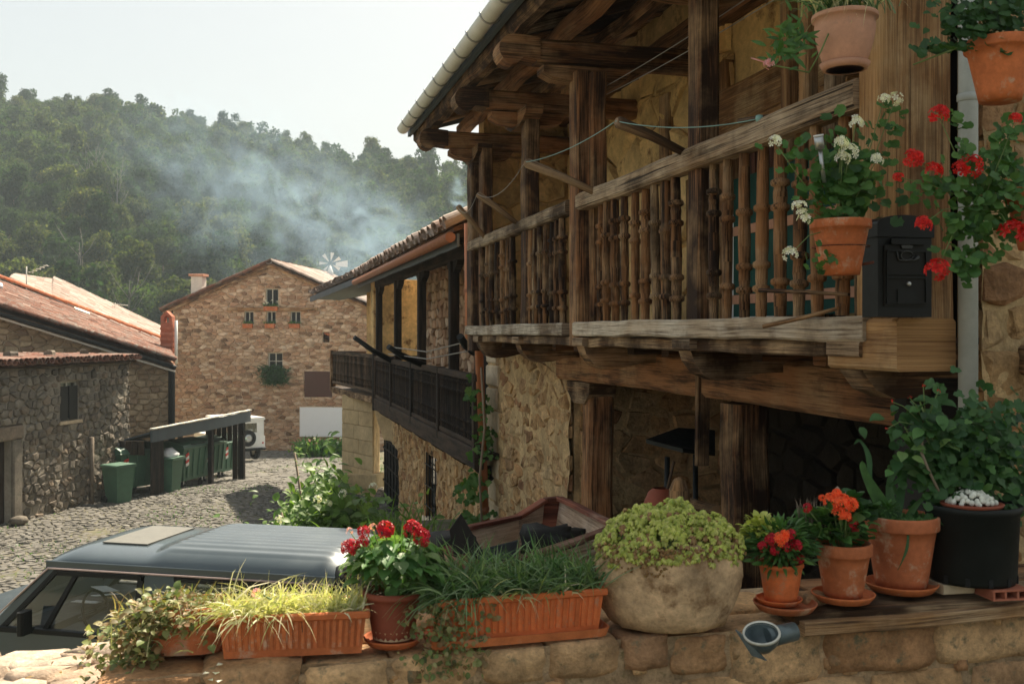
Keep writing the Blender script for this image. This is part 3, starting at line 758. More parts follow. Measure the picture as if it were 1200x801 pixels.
for mt_i in range(3):
    allv = []; allq = []; nvt = 0; mts = [m_pine, m_pine2, m_pine3][mt_i]
    pool = [vv for vv in variants if vv[3] is mts]
    for (x, y) in rest+beyond:
        if rng.integers(0, 3) != mt_i: continue
        vv = pool[int(rng.integers(0, len(pool)))][2]; sub = 760 if (x, y) in rest else 260
        st = int(rng.integers(0, 3000-sub)); blk = vv.reshape(-1, 4, 3)[st:st+sub]; s = rng.uniform(.8, 1.3); a = rng.uniform(0, 6.28)
        c, s_ = math.cos(a), math.sin(a); b = blk-0; cen = b.mean(1, keepdims=True); b = cen+(b-cen)*(1.55 if sub > 500 else 2.4)
        w = np.empty_like(b); w[..., 0] = (b[..., 0]*c-b[..., 1]*s_)*s+x; w[..., 1] = (b[..., 0]*s_+b[..., 1]*c)*s+y; w[..., 2] = b[..., 2]*s*1.05+HZ(x, y)-.2
        allv.append(w.reshape(-1, 3)); allq.append(np.arange(sub*4).reshape(-1, 4)+nvt); nvt += sub*4
    if allv: obj_np('hillside_woodland', mesh_np('hillside_woodland', np.concatenate(allv), np.concatenate(allq), mts), kind='stuff')
# undergrowth filling the slope between trunks
uv_ = []; rngb = np.random.default_rng(5); nq = 26000
y = rngb.uniform(88, 245, nq); x = rngb.uniform(-.56, .02, nq)*y; z = np.array([HZ(a, b) for a, b in zip(x, y)])+rngb.uniform(.0, 1.5, nq)
c = np.stack([x, y, z], 1); n = rngb.normal(size=(nq, 3)); n /= np.linalg.norm(n, axis=1)[:, None]; xx = np.cross(n, rngb.normal(size=(nq, 3))); xx /= np.linalg.norm(xx, axis=1)[:, None]; yv = np.cross(n, xx)
s = rngb.uniform(.3, .75, nq)[:, None]
obj_np('undergrowth', mesh_np('undergrowth', np.stack([c-xx*s, c-yv*s, c+xx*s, c+yv*s], 1).reshape(-1, 3), np.arange(nq*4).reshape(-1, 4), m_pine3), kind='stuff')

# short grass in the joints of the lane
gv = []; rg = np.random.default_rng(8); roots = []
for k in range(9000):
    y = rg.uniform(13, 46); x = rg.uniform(left_edge(y)+.1, -2.5); w = mnoise.noise(V((x*.35, y*.35, 4)))
    edge = min(abs(x-left_edge(y)), 3)
    if w > .12 or (edge < .5 and rg.random() < .6): roots.append((x, y, G(x, y)))
blades('lane_grass', roots, m_gran, None, (.03, .10), .012, 1.3, 1.0, seed=2, seg=2)
# ------------------------------------------------------------------ helpers for facades
def frame_at(x, y, deg): return M.Translation(V((x, y, 0))) @ M.Rotation(math.radians(deg), 4, 'Z')
def hit(fr, px, py, yl=0.0):
    """point of the photograph's ray on the facade plane local y = yl -> (x, z)"""
    inv = fr.inverted(); o = inv @ V((0, 0, 0)); d = (inv @ V(((px-600)/F, 1, (390-py)/F)))-o; t = (yl-o.y)/d.y; p = o+d*t; return p.x, p.z
def lerp(a, b, t): return a+(b-a)*t
X, Y, Z = V((1, 0, 0)), V((0, 1, 0)), V((0, 0, 1))
def window(parent, x0, x1, z0, z1, fm, frame, bars=1, depth=.16, cross=0, gm=None, sill=True, side=1, y0=0.0):
    """recess + frame + panes on a facade local y=y0 (outside = -y)"""
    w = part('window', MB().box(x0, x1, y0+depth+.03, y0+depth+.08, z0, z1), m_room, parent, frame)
    t = min(.045, (x1-x0)*.1); yb = y0+depth
    f = MB(); f.box(x0, x0+t, yb-.03, yb+.025, z0, z1); f.box(x1-t, x1, yb-.03, yb+.025, z0, z1)
    f.box(x0+t, x1-t, yb-.028, yb+.024, z0, z0+t); f.box(x0+t, x1-t, yb-.028, yb+.024, z1-t, z1)
    for k in range(bars): c = lerp(x0, x1, (k+1)/(bars+1)); f.box(c-t*.5, c+t*.5, yb-.026, yb+.02, z0+t, z1-t)
    for k in range(cross): c = lerp(z0, z1, (k+1)/(cross+1)); f.box(x0+t, x1-t, yb-.022, yb+.018, c-t*.35, c+t*.35)
    part('frame', f, fm, w, frame)
    part('pane', MB().quad((x0+t, yb, z0+t), (x1-t, yb, z0+t), (x1-t, yb, z1-t), (x0+t, yb, z1-t)), gm or m_glassd, w, frame)
    if sill: part('sill', MB().box(x0-.06, x1+.06, y0-.06, y0+.14, z0-.07, z0), m_quoin, w, frame)
    return w

# ------------------------------------------------------------------ the far gabled house
FH = frame_at(-11.28, 48, -4.62)
far_house = thing('stone_house', 'orange rubble stone gabled house with three small attic windows and a white chimney', 'house', (-11.28, 48, -5.7), math.radians(-4.62))
def fh(px, py): return hit(FH, px, py)
ax, az = fh(318, 311); lx, lz = fh(203, 362); bz = -5.75; rx = -lx+1.0; sl_ = (az-lz)/(ax-lx); rz = az-sl_*(rx-ax)
hs = []
def hole(a, b, c, d): x0, z1 = fh(a, b); x1, z0 = fh(c, d); r = (x0, x1, z0, z1); hs.append(r); return r
wt = hole(311, 338, 326, 359); w3 = [hole(a, 364.5, b, 380) for a, b in ((286, 297), (312, 323), (340, 352))]; wl = hole(314, 413, 331, 433); ws = hole(378, 389, 386, 401)
brd = hole(357, 435, 389, 465)
hfs = [(-sl_, 1, az-sl_*ax), (sl_, 1, az+sl_*ax)]
part('wall', wall_cells(MB(), lx, rx, bz-.5, az, hs[:-1], .02, .4, hfs), m_farmo, far_house, FH)
part('inner_wall', MB().prism([(lx, .401, bz-.5), (rx, .401, bz-.5), (rx, .401, rz), (ax, .401, az), (lx, .401, lz)], (0, 10.5, 0)), m_farmo, far_house, FH)
rubble(far_house, (0, 0, 0), X, Z, lx, rx, bz-.3, az, .34, .155, m_farst, 21, hs, [(sl_, 1, az+sl_*ax-.05) if False else (-sl_, 1, az-sl_*ax-.05), (sl_, 1, az+sl_*ax-.05)], gap=.012, depth=.035, nparts=300, frame=FH, low=True, jit=.5)
for r in [wt]+w3: window(far_house, *r, m_steelw, FH, bars=1, gm=m_black)
window(far_house, *wl, m_steelw, FH, bars=1, cross=1, gm=m_black)
window(far_house, *ws, m_dark, FH, bars=0, sill=False)
x0, z0 = fh(267, 364); x1, z1 = fh(373, 360)
part('beam', MB().beam((x0, -.06, (z0+z1)/2), (x1, -.06, (z0+z1)/2), .16, .16), m_oldw, far_house, FH)
part('door_panel', MB().box(brd[0], brd[1], -.03, .05, brd[2], brd[3]), m_brownp, far_house, FH, label='plain brown wall panel')
rf = part('roof', MB().prism([(ax, 0, az+.12), (lx-.45, 0, lz-sl_*.45+.12), (lx-.45, 0, lz-sl_*.45+.03), (ax, 0, az+.03)], (0, 10.6, 0)).prism([(rx+.4, 0, rz-sl_*.4+.12), (ax, 0, az+.12), (ax, 0, az+.03), (rx+.4, 0, rz-sl_*.4+.03)], (0, 10.6, 0)), m_roofw, far_house, FH @ M.Translation(V((0, -.3, 0))))
tile_roof(rf, lambda a, b: V((lerp(rx+.45, ax, b), lerp(-.32, 10.4, a), lerp(rz-sl_*.45, az, b)+.15)), 42, 13, m_tilelit, 90, .12, .55, FH, 4)  # sun-struck slope, its brightness painted into paler tiles than the other slope
tile_roof(rf, lambda a, b: V((lerp(lx-.5, ax, b), lerp(10.4, -.32, a), lerp(lz-sl_*.5, az, b)+.15)), 42, 13, m_tile, 40, .12, .55, FH, 6)
tile_roof(rf, lambda a, b: V((ax+.08-.16*a, lerp(-.35, 10.3, b), az+.22)), 1, 26, m_tilelit, 26, .14, .5, FH, 8, gutters=False)
vb = MB(); vb.beam((lx-.4, -.22, lz-sl_*.4-.02), (ax, -.22, az-.02), .05, .14); vb.beam((ax+.01, -.22, az-.02), (rx+.4, -.22, rz-sl_*.4-.02), .05, .14); part('verge_board', vb, m_oldw, far_house, FH)
cx, cz = fh(224.5, 350); _, cz1 = fh(224.5, 324)
ch = part('chimney', MB().box(cx-.27, cx+.27, .6, 1.14, cz-.6, cz1+.05), m_cream, far_house, FH)
part('cap', MB().box(cx-.36, cx+.36, .52, 1.22, cz1+.054, cz1+.17, ch=.2), m_terrap, ch, FH)
for k, (r) in enumerate(w3):          # flower boxes under the attic windows
    t = thing('window_box', f'terracotta flower box with leafy plants on the {["left","middle","right"][k]} of the three attic windows', 'flower box', ((r[0]+r[1])/2, -.12, r[2]-.17), 0, 'flower boxes on the far house', frame=FH)
    w = (r[1]-r[0])*1.05; part('box', MB().prism([(-w/2+.02, -.1, 0), (w/2-.02, -.1, 0), (w/2, -.1, .2), (-w/2, -.1, .2)], (0, .2, 0)), m_terra, t)
    rr = random.Random(k); lm = LMS['oval'] if 'LMS' in globals() else None
    blades('foliage', [(rr.uniform(-w/2, w/2), rr.uniform(-.08, .08), .18) for _ in range(60)], m_gran, t, (.1, .26), .02, .9, 1, seed=k)
t = thing('window_box', 'flower box spilling white flowers on the top window of the far house', 'flower box', ((wt[0]+wt[1])/2, -.12, wt[2]-.2), 0, 'flower boxes on the far house', frame=FH)
w = (wt[1]-wt[0])*1.1; part('box', MB().prism([(-w/2+.02, -.1, 0), (w/2-.02, -.1, 0), (w/2, -.1, .2), (-w/2, -.1, .2)], (0, .2, 0)), m_terra, t)
rr = random.Random(9); blades('foliage', [(rr.uniform(-w/2, w/2), rr.uniform(-.08, .08), .18) for _ in range(60)], m_gran, t, (.1, .3), .02, .9, 1, seed=3)
for k in range(6): flower_head(t, (rr.uniform(-w/2, w/2), -.1, .32+rr.uniform(0, .14)), .06, m_fwht, k, 8)
# hanging plant, board, dish
x, z = fh(322, 432)
t = thing('hanging_plant', 'dark plant hanging down the wall from the lower window of the far house', 'plant', (x, -.12, z), 0, frame=FH)
part('pot', MB().box(-.5, .5, -.1, .1, -.15, .02), m_blackm, t)
rr = random.Random(4)
blades('foliage', [(rr.gauss(0, .28), -.02+rr.uniform(-.12, .05), rr.uniform(-.7, .05)) for _ in range(700)], m_darkl, t, (.2, .75), .022, 1.2, 2.6, (0, -.3, -1.2), 4)
a, b = fh(352.5, 477); c, d = fh(402, 511)
bd = thing('notice_board', 'blank white board fixed low on the far stone house', 'board', ((a+c)/2, -.12, d), 0, frame=FH)
part('board', MB().box(-(c-a)/2, (c-a)/2, -.03, .0, 0, b-d), plain('board_white', (.86, .88, .90), .4, .4, 0, .02, 3, 0), bd)
part('frame', MB().box(-(c-a)/2-.03, (c-a)/2+.03, .002, .05, -.03, b-d+.03), m_cream, bd)
dp = P(387, 318, 57)
ds = thing('roof_antenna', 'white fan shaped antenna standing on the far house roof ridge', 'antenna', dp-V((0, 0, .8)))
part('mast', MB().tube([(0, 0, -.4), (0, 0, 1.15)], .05, 6).lathe([(.2, .5), (.16, .8), (.05, 1.1)], 8, close=True), m_white, ds)
for k in range(7):
    th = .5+k*PI/3.6; part('blade', MB().prism([(math.cos(th)*.12, 0, 1.25+math.sin(th)*.12), (math.cos(th-.16)*.62, .03, 1.25+math.sin(th-.16)*.62), (math.cos(th+.16)*.62, -.03, 1.25+math.sin(th+.16)*.62)], (0, .03, 0)), m_white, ds)
part('tail', MB().prism([(.3, .05, 1.1), (.95, .05, 1.05), (.95, .05, 1.42), (.3, .05, 1.3)], (0, .04, 0)), m_white, ds)

# ------------------------------------------------------------------ big house on the left (gable towards us, rusty tiled roof)
GH = frame_at(-9.875, 30, 18.9)
big = thing('stone_house', 'long tan stone house on the left with weathered red tiled roof', 'house', (-9.875, 30, -4.3), math.radians(18.9))
N1, N0, F1, F0 = P(206, 424, 29.7), P(-60, 342, 27.6), P(190, 403, 36.5), P(-60, 309, 35.5)
g0 = hit(GH, -60, 349); g1 = hit(GH, 200, 428)
sg = (g1[1]-g0[1])/(g1[0]-g0[0])
part('wall', MB().prism([(g0[0], .03, -5), (g1[0], .03, -5), (g1[0], .03, g1[1]), (g0[0], .03, g0[1])], (0, 5.6, 0)), m_gabmo, big, GH)
rubble(big, (0, 0, 0), X, Z, g0[0], g1[0], -4.6, g0[1], .30, .17, m_gab, 31, [], [(-sg, 1, g0[1]-sg*g0[0]-.06)], gap=.014, depth=.03, nparts=300, frame=GH, low=True)
gq = [(N0, F0), (N1, F1)]
def PF(a, b): return lerp(lerp(N1, F1, a), lerp(N0, F0, a), b)
dn = V((0, 0, -.10)); dn2 = V((0, 0, -.2))
rfb = part('roof', MB().add([N0+dn, N1+dn, F1+dn, F0+dn, N0+dn2, N1+dn2, F1+dn2, F0+dn2], [(0, 1, 2, 3), (7, 6, 5, 4), (0, 4, 5, 1), (1, 5, 6, 2), (2, 6, 7, 3), (3, 7, 4, 0)]), m_roofw, big, ID)
tile_roof(rfb, PF, 34, 19, m_tile, 300, .10, .5, ID, 12, .02)
ed = MB()
vt = lambda a, b: lerp(N1, N0, b)+V((.02, -.06-.1*a, .03))
tile_roof(rfb, lambda a, b: lerp(N1, N0, b)+V((0, -.08+.16*a, .035)), 1, 20, m_tile, 20, .10, .5, ID, 14, gutters=False)
part('verge_gutter', MB().beam(N0+V((0, -.12, -.16)), N1+V((.05, -.12, -.16)), .10, .12, ch=.3), m_black, big, ID)
part('verge_trim', MB().beam(N0+V((0, -.04, -.27)), N1+V((.0, -.04, -.27)), .07, .05), m_cream, big, ID)
tile_roof(rfb, lambda a, b: lerp(F1, F0, b)+V((0, -.1+.2*a, .12)), 1, 20, m_terra, 20, .13, .5, ID, 15, gutters=False, name='ridge_tile')
part('downpipe', MB().tube([N1+V((-.12, .0, -.2)), N1+V((-.16, .12, -.5)), N1+V((-.16, .12, -3.4))], .10, 8), m_black, big, ID)
# flashing and skylight
q = lambda a, b, o=.14: PF(a, b)+V((0, 0, o))
sk = part('skylight', MB().prism([q(.58, .76), q(.58, .92), q(.72, .92), q(.72, .76)], (0, 0, .07)), m_white, rfb, ID)
part('pane', MB().prism([q(.6, .79, .215), q(.6, .915, .215), q(.7, .915, .215), q(.7, .79, .215)], (0, 0, .01)), m_black, sk, ID) if False else None
part('flashing_strip', MB().prism([q(.86, .35), q(.86, .42), q(.98, .42), q(.98, .35)], (0, 0, .03)), m_steelw, rfb, ID)
cp = P(197.5, 408, 33)
cb = thing('chimney', 'slim red brick chimney with arched top beside the far gabled house', 'chimney', cp+V((0, 0, -.6)))
part('shaft', MB().box(-.2, .16, -.16, .16, 0, 1.05+.6-.22), m_brick, cb)
part('cap', MB().prism([(-.2, -.16, 1.44), (-.1, -.16, 1.44), (-.1, -.16, 1.58), (-.02, -.16, 1.66), (.06, -.16, 1.58), (.06, -.16, 1.44), (.16, -.16, 1.44), (.16, -.16, 1.62), (-.02, -.16, 1.8), (-.2, -.16, 1.62)], (0, .32, 0)), m_brick, cb)
part('flue_pipe', MB().tube([(.24, 0, .1), (.24, 0, 1.5)], .055, 8), m_white, cb)
for k in range(7): part('brick', MB().box(-.215, .175, -.175, .175, .12+k*.18, .2+k*.18, ch=.15), m_brick, cb)
ap = P(31, 330, 37)
an = thing('tv_antenna', 'old thin television antenna on the ridge of the left roof', 'antenna', ap+V((0, 0, -.4)))
part('mast', MB().tube([(0, 0, -.2), (0, 0, .95)], .02, 6), m_steelw, an)
part('boom', MB().tube([(.1, 0, .72), (.75, 0, 1.0)], .018, 6), m_steelw, an)
for k in range(5): x = .15+k*.14; part('element', MB().tube([(x, -.2, .74+x*.42-.06), (x, .2, .74+x*.42-.06)], .01, 4), m_steelw, an)
ap = P(135, 360, 44)
an = thing('tv_antenna', 'small horizontal antenna behind the pale roof', 'antenna', ap+V((0, 0, -.3)))
part('mast', MB().tube([(0, 0, -.5), (0, 0, .5)], .02, 6), m_steelw, an); part('boom', MB().tube([(-.1, 0, .45), (.55, 0, .38)], .02, 6), m_steelw, an)
# neighbour behind with pale roof
nb = thing('stone_house', 'house behind the left one showing only its pale sunlit tiled roof', 'house', (-17, 42, -5.5))
K = [P(-80, 306, 38.2), P(16, 331, 38.6), P(192, 410, 38.4)]; Lq = [P(-60, 313, 44), P(25, 325, 44), P(72, 331, 45), P(193, 387, 46)]
def top(b):   # b 0 right .. 1 left
    if b < .69: return lerp(Lq[3], Lq[2], b/.69)
    return lerp(Lq[2], Lq[1], (b-.69)/.31)
rn = part('roof', MB().quad(K[1]+dn, K[2]+dn, Lq[3]+dn, Lq[2]+dn).add([K[1]+dn, Lq[2]+dn, Lq[1]+dn], [(0, 1, 2)]), m_roofw, nb, ID)
tile_roof(rn, lambda a, b: lerp(lerp(K[2], K[1], b), top(b), a), 30, 18, m_tilelit, 60, .11, .55, ID, 17)
part('wall', MB().prism([V((K[1].x, K[1].y+.3, -6)), V((K[2].x-.2, K[2].y+.3, -6)), K[2]+V((-.2, .3, -.2)), K[1]+V((0, .3, -.2))], (-3.2, 5.5, 0)), m_gabmo, nb, ID)

# ------------------------------------------------------------------ grey stone shed
SH = frame_at(-10.53, 22.4, 80.4)
shed = thing('stone_shed', 'low grey rubble stone shed with shuttered window and a red tile edge', 'shed', (-10.53, 22.4, -4.1), math.radians(80.4))
e0, zt0 = hit(SH, -90, 428); e1, zt1 = hit(SH, 150, 424.5)
h1 = hit(SH, 70, 447); h2 = hit(SH, 92.5, 491); hw = (h1[0], h2[0], h2[1], h1[1])
d1 = hit(SH, -60, 527); d2 = hit(SH, 14, 606); hd = (d1[0], d2[0], -4.6, d1[1])
part('wall', wall_cells(MB(), e0, e1, -5, zt1, [hw, (hd[0], hd[1], -5.1, hd[3])], .03, .45), m_shemo, shed, SH)
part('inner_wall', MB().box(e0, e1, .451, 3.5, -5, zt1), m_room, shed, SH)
rubble(shed, (0, 0, 0), X, Z, e0, e1, -4.5, zt1-.02, .24, .17, m_shed, 41, [hw, (hd[0]-.1, hd[1]+.34, -5, hd[3]+.3)], [], gap=.018, depth=.05, nparts=300, frame=SH, low=True, jit=.46)
skin(shed, (0, 0, 0), X, Z, e0, e1, -4.6, zt1, .09, .026, .0, m_shemo, SH, [(hw[0]-.03, hw[1]+.03, hw[2]-.05, hw[3]+.03), (hd[0], hd[1]+.3, -5, hd[3]+.3)], 3)
window(shed, *hw, m_steelw, SH, bars=1, cross=0, depth=.1)
for (a, b) in () if False else ((hw[0]+.02, (hw[0]+hw[1])/2-.03), ((hw[0]+hw[1])/2+.03, hw[1]-.02)): part('shutter', MB().box(a, b, .02, .05, hw[2]+.02, hw[3]-.12, ch=.05), m_black, shed, SH)
part('lintel', MB().box(hd[0], hd[1]+.32, -.05, .3, hd[3], hd[3]+.3, ch=.08), m_shed, shed, SH)
part('door_jamb', MB().box(hd[1]+.003, hd[1]+.3, -.05, .3, -4.4, hd[3]-.003, ch=.08), m_shed, shed, SH)
part('door', MB().box(hd[0], hd[1], .18, .24, -4.4, hd[3]), m_dark, shed, SH)
part('drain_pipe', MB().tube([(hit(SH, 103, 515)[0], -.1, hit(SH, 103, 512)[1]), (hit(SH, 103, 515)[0], -.1, -4.2)], .055, 8), m_shed, shed, SH)
rs = part('roof', MB().prism([(e0, -.18, zt1+.02), (e1+.1, -.18, zt1+.02), (e1+.1, 3.4, zt1+.04), (e0, 3.4, zt1+.04)], (0, 0, .06)), m_roofw, shed, SH)
tile_roof(rs, lambda a, b: V((lerp(e0, e1+.15, a), lerp(-.28, 3.4, b), lerp(zt1+.1, zt1+.12, b))), 46, 9, m_tile, 300, .10, .5, SH, 19, .02)
sw = random.Random(2)
stn = MB()
for k in range(3):
    x = lerp(e0, e1, .5+.2*k)+.2
    solo('stone_block', MB().box(-.13, .13, -.1, .1, 0, .14, ch=.25), m_shed, f'loose stone weighing down the shed roof, {["nearest the door","above the window","by the end of the row"][k]}', 'stone', (x, .9, zt1+.2), .3*k, 'loose stones on the shed roof', frame=SH)
for k, (px, py, s_) in enumerate([(8, 606, .28), (22, 610, .22), (34, 600, .2), (12, 598, .2)]):
    p = PZ(px, py, G(0, 21)+.08); b = MB(); b.lathe([(0, -.5), (.6, -.45), (1, -.05), (.8, .4), (.3, .6), (0, .62)], 7)
    b.v = [(x*s_*(1+.15*mnoise.noise(V((x*2, y*2, z*2+k)))), y*s_*.8, z*s_*.8) for x, y, z in b.v]
    solo('boulder', b, m_shed, ['rough grey boulder by the shed door', 'small boulder at the foot of the door jamb', 'stone leaning on the shed wall base', 'boulder lying behind the others at the shed door'][k], 'boulder', p, k, 'boulders by the shed door')
# ------------------------------------------------------------------ bin shelter and bins
BS = frame_at(-8.0, 30.6, 76.5)            # local x = along the shelter front going away, outside = -y (towards the street)
def bx_at(px, yl=0.0): return hit(BS, px, 500, yl)[0]
shl = thing('bin_shelter', 'dark timber lean-to shelter over the green bins', 'shelter', (-8.0, 30.6, -4.4), math.radians(76.5))
xa, xb = bx_at(184), bx_at(289)
zf0, zf1 = hit(BS, 184, 510)[1], hit(BS, 289, 488)[1]
part('fascia', MB().beam((xa-.3, -.03, zf0+.0), (xb+.15, -.03, zf1), .06, .30, ch=.05), m_slate, shl, BS)
part('fascia_cap', MB().beam((xa-.3, -.03, zf0+.19), (xb+.15, -.03, zf1+.19), .12, .03, ch=.05), m_steelw, shl, BS)
part('roof', MB().prism([(xa-.3, .02, zf0+.07), (xb+.15, .02, zf1+.07), (xb+.15, 1.3, zf1-.28), (xa-.3, 1.3, zf0-.28)], (0, 0, .05)), m_slate, shl, BS)
for px in (249, 286): x = bx_at(px); part('post', MB().box(x-.06, x+.06, -.01, .11, -4.5, lerp(zf0, zf1, (x-xa)/(xb-xa))-.1), m_dark, shl, BS)
for px in (213,): x = bx_at(px, 1.6); part('post', MB().box(x-.06, x+.06, 1.6, 1.7, -4.6, zf0), m_dark, shl, BS)
x = bx_at(178); x2 = bx_at(193)
for k in range(4): part('plank', MB().box(lerp(x, x2, k/4)+.004, lerp(x, x2, (k+1)/4)-.004, .02, .05, -4.15, zf0-.14, ch=.04), m_dark, shl, BS)
for k in range(2): part('plank', MB().box(xb+.02, xb+.05, .14+k*.18, .3+k*.18, -4.6, zf1-.1, ch=.03), m_dark, shl, BS)
for k in range(5): part('plank', MB().box(xb+.02, xb+.05, .5+k*.18, .66+k*.18, zf1-.75, zf1-.2, ch=.03), m_dark, shl, BS)
for k in range(8): part('plank', MB().box(xa-.5, xa-.47, .05+k*.18, .21+k*.18, zf0-.45, zf0-.1, ch=.03), m_dark, shl, BS)
def big_bin(p, rz, label, lid_open=False):
    t = thing('wheeled_bin', label, 'bin', p, rz, 'large green four-wheeled bins')
    b = MB(); lo = [(-.56, -.42), (.56, -.42), (.56, .42), (-.56, .42)]; hi = [(-.67, -.5), (.67, -.5), (.67, .5), (-.67, .5)]
    b.add([(x, y, .22) for x, y in lo]+[(x, y, 1.08) for x, y in hi], [(3, 2, 1, 0), (0, 1, 5, 4), (1, 2, 6, 5), (2, 3, 7, 6), (3, 0, 4, 7)])
    part('body', b, m_binM, t)
    r = MB()
    for x in (-.45, -.15, .15, .45): r.beam((x*.93, -.455, .3), (x, -.515, 1.05), .05, .03, up=(0, 1, 0))
    for y in (-.2, .2): r.beam((.61, y, .3), (.69, y, 1.05), .05, .03, up=(1, 0, 0)); r.beam((-.61, y, .3), (-.69, y, 1.05), .05, .03, up=(1, 0, 0))
    part('rib', r, m_binM, t)
    part('rim', MB().box(-.72, .72, -.545, .545, 1.08, 1.13, ch=.3), m_binL, t)
    lid = MB(); n = 8
    for i in range(n):
        a0, a1 = PI*i/n, PI*(i+1)/n
        f = lambda a: (-.52*math.cos(a), 1.13+.17*math.sin(a))
        (y0, z0), (y1, z1) = f(a0), f(a1); lid.add([(-.69, y0, z0), (.69, y0, z0), (.69, y1, z1), (-.69, y1, z1), (-.69, 0, 1.1), (.69, 0, 1.1)], [(0, 1, 2, 3), (0, 3, 4), (1, 5, 2)])
    part('lid', lid, m_binL, t)
    part('lid_handle', MB().tube([(-.3, -.5, 1.2), (-.3, -.57, 1.2), (.3, -.57, 1.2), (.3, -.5, 1.2)], .015, 6), m_black, t)
    for sx in (-.48, .48):
        for sy in (-.34, .34):
            wh = part('wheel', MB().lathe([(.02, -.025), (.09, -.025), (.1, -.01), (.1, .01), (.09, .025), (.02, .025)], 12, (sx, sy, .1), ax='y'), m_rub, t)
            part('fork', MB().box(sx-.02, sx+.02, sy-.04, sy+.04, .12, .23), m_chr, wh)
    for sx in (-.52,):
        for k in range(4): part('reflective_stripe', MB().prism([(sx-.07, -.528+.0, .62+k*.085), (sx+.07, -.528, .66+k*.085), (sx+.07, -.528, .74+k*.085), (sx-.07, -.528, .70+k*.085)], (0, .02, 0)), m_red if k % 2 else m_white, t)
    return t
rzb = math.radians(76.5)
bins = [(163, 584, 'large green wheeled bin nearest the shed wall, grey bag on its lid'), (224, 573, 'large green wheeled bin behind the narrow front bin, second of the shelter row'), (247, 564, 'large green wheeled bin in the middle of the shelter'), (269, 557, 'large green wheeled bin at the far end of the shelter')]
for k, (px, py, lab) in enumerate(bins):
    gz = [-4.16, -4.22, -4.3, -4.38][k]; p = PZ(px, py-4, gz); d = V((-.9, .35, 0)).normalized()*.35; p = p+d; p.z = G(p.x, p.y)
    big_bin(p, rzb+[-.25, .0, .05, 0][k], lab)
    if k == 0:
        b = MB(); b.lathe([(0, 0), (.5, .02), (.55, .08), (.3, .16), (0, .18)], 12); b.v = [(x*1.1+.05*mnoise.noise(V((x*4, y*4, 1))), y*.6, z+.06*mnoise.noise(V((x*3, y*3, z)))) for x, y, z in b.v]
        solo('rubbish_bag', b, m_chr, 'pale grey plastic sack lying on top of the nearest large bin', 'bag', p+V((0, 0, 1.26)), rzb)
def small_bin(p, rz, label):
    t = thing('litter_bin', label, 'bin', p, rz, 'narrow green bins')
    part('body', MB().add([(-.2, -.2, .02), (.2, -.2, .02), (.2, .2, .02), (-.2, .2, .02), (-.27, -.27, .88), (.27, -.27, .88), (.27, .27, .88), (-.27, .27, .88)], [(3, 2, 1, 0), (0, 1, 5, 4), (1, 2, 6, 5), (2, 3, 7, 6), (3, 0, 4, 7)]), m_binM, t)
    part('lid', MB().box(-.3, .3, -.31, .3, .88, .95, ch=.3), m_binL, t)
    part('wheel', MB().lathe([(.01, -.03), (.1, -.03), (.1, .03), (.01, .03)], 10, (-.22, .24, .1), ax='x'), m_rub, t); part('wheel', MB().lathe([(.01, -.03), (.1, -.03), (.1, .03), (.01, .03)], 10, (.22, .24, .1), ax='x'), m_rub, t)
p = PZ(139, 589, -4.13); small_bin(p, rzb-.3, 'narrow green bin standing alone beside the shed wall')
p = PZ(198, 577, -4.2); small_bin(p, rzb, 'narrow green bin stuffed with rubbish in front of the shelter')
b = MB(); b.lathe([(0, 0), (.22, 0), (.26, .08), (.14, .2), (0, .24)], 10); b.v = [(x+.06*mnoise.noise(V((x*9, y*9, 1))), y, z+.07*mnoise.noise(V((x*9, y*9, z)))) for x, y, z in b.v]
solo('rubbish_bag', b, m_paper, 'crumpled white bag bulging from the narrow front bin', 'bag', p+V((0, 0, .94)))

# ------------------------------------------------------------------ white off-roader behind the shelter
wp = PZ(312, 541, -5.02); jf = 180-50
jeep = thing('off_road_vehicle', 'boxy white off-road vehicle with spare wheel on its back door', 'car', (wp.x-.3, wp.y, G(wp.x, wp.y)), math.radians(jf))
# local: x forward, rear at x=0; y left
jb = MB(); prof = [(0, .55), (0, 1.12), (3.9, 1.12), (4.0, 1.05), (4.0, .55), (3.75, .55), (3.6, .85), (3.25, .98), (2.9, .85), (2.75, .55), (1.25, .55), (1.1, .85), (.75, .98), (.4, .85), (.25, .55)]
jb.prism([(x, -.85, z) for x, z in prof][::-1], (0, 1.7, 0)); part('body', jb, m_white, jeep)
cab = MB()
for y in (-.8, .76):
    for (a, b) in ((0.0, .1), (.95, 1.05), (1.75, 1.85), (2.55, 2.65)): cab.box(a, b, y, y+.04, 1.12, 1.86)
    cab.box(0, 2.65, y-.002, y+.042, 1.12, 1.2); cab.box(0, 2.6, y-.002, y+.042, 1.72, 1.86)
cab.box(0, .05, -.8, -.45, 1.12, 1.86); cab.box(0, .05, .45, .8, 1.12, 1.86); cab.box(0, .05, -.45, .45, 1.12, 1.32); cab.box(0, .05, -.45, .45, 1.74, 1.86)
part('cabin', cab, m_white, jeep)
part('roof', MB().box(-.04, 2.7, -.84, .84, 1.862, 1.99, ch=.35), m_white, jeep)
part('windscreen', MB().quad((2.72, -.78, 1.14), (2.72, .78, 1.14), (2.6, .74, 1.84), (2.6, -.74, 1.84)), m_glassd, jeep)
for y in (-.79, .79):
    for (a, b) in ((.1, .95), (1.05, 1.75), (1.85, 2.55)): part('window', MB().quad((a, y, 1.2), (b, y, 1.2), (b, y, 1.72), (a, y, 1.72)), m_glassd, jeep)
part('rear_window', MB().quad((.02, -.45, 1.32), (.02, .45, 1.32), (.02, .45, 1.74), (.02, -.45, 1.74)), m_glassd, jeep)
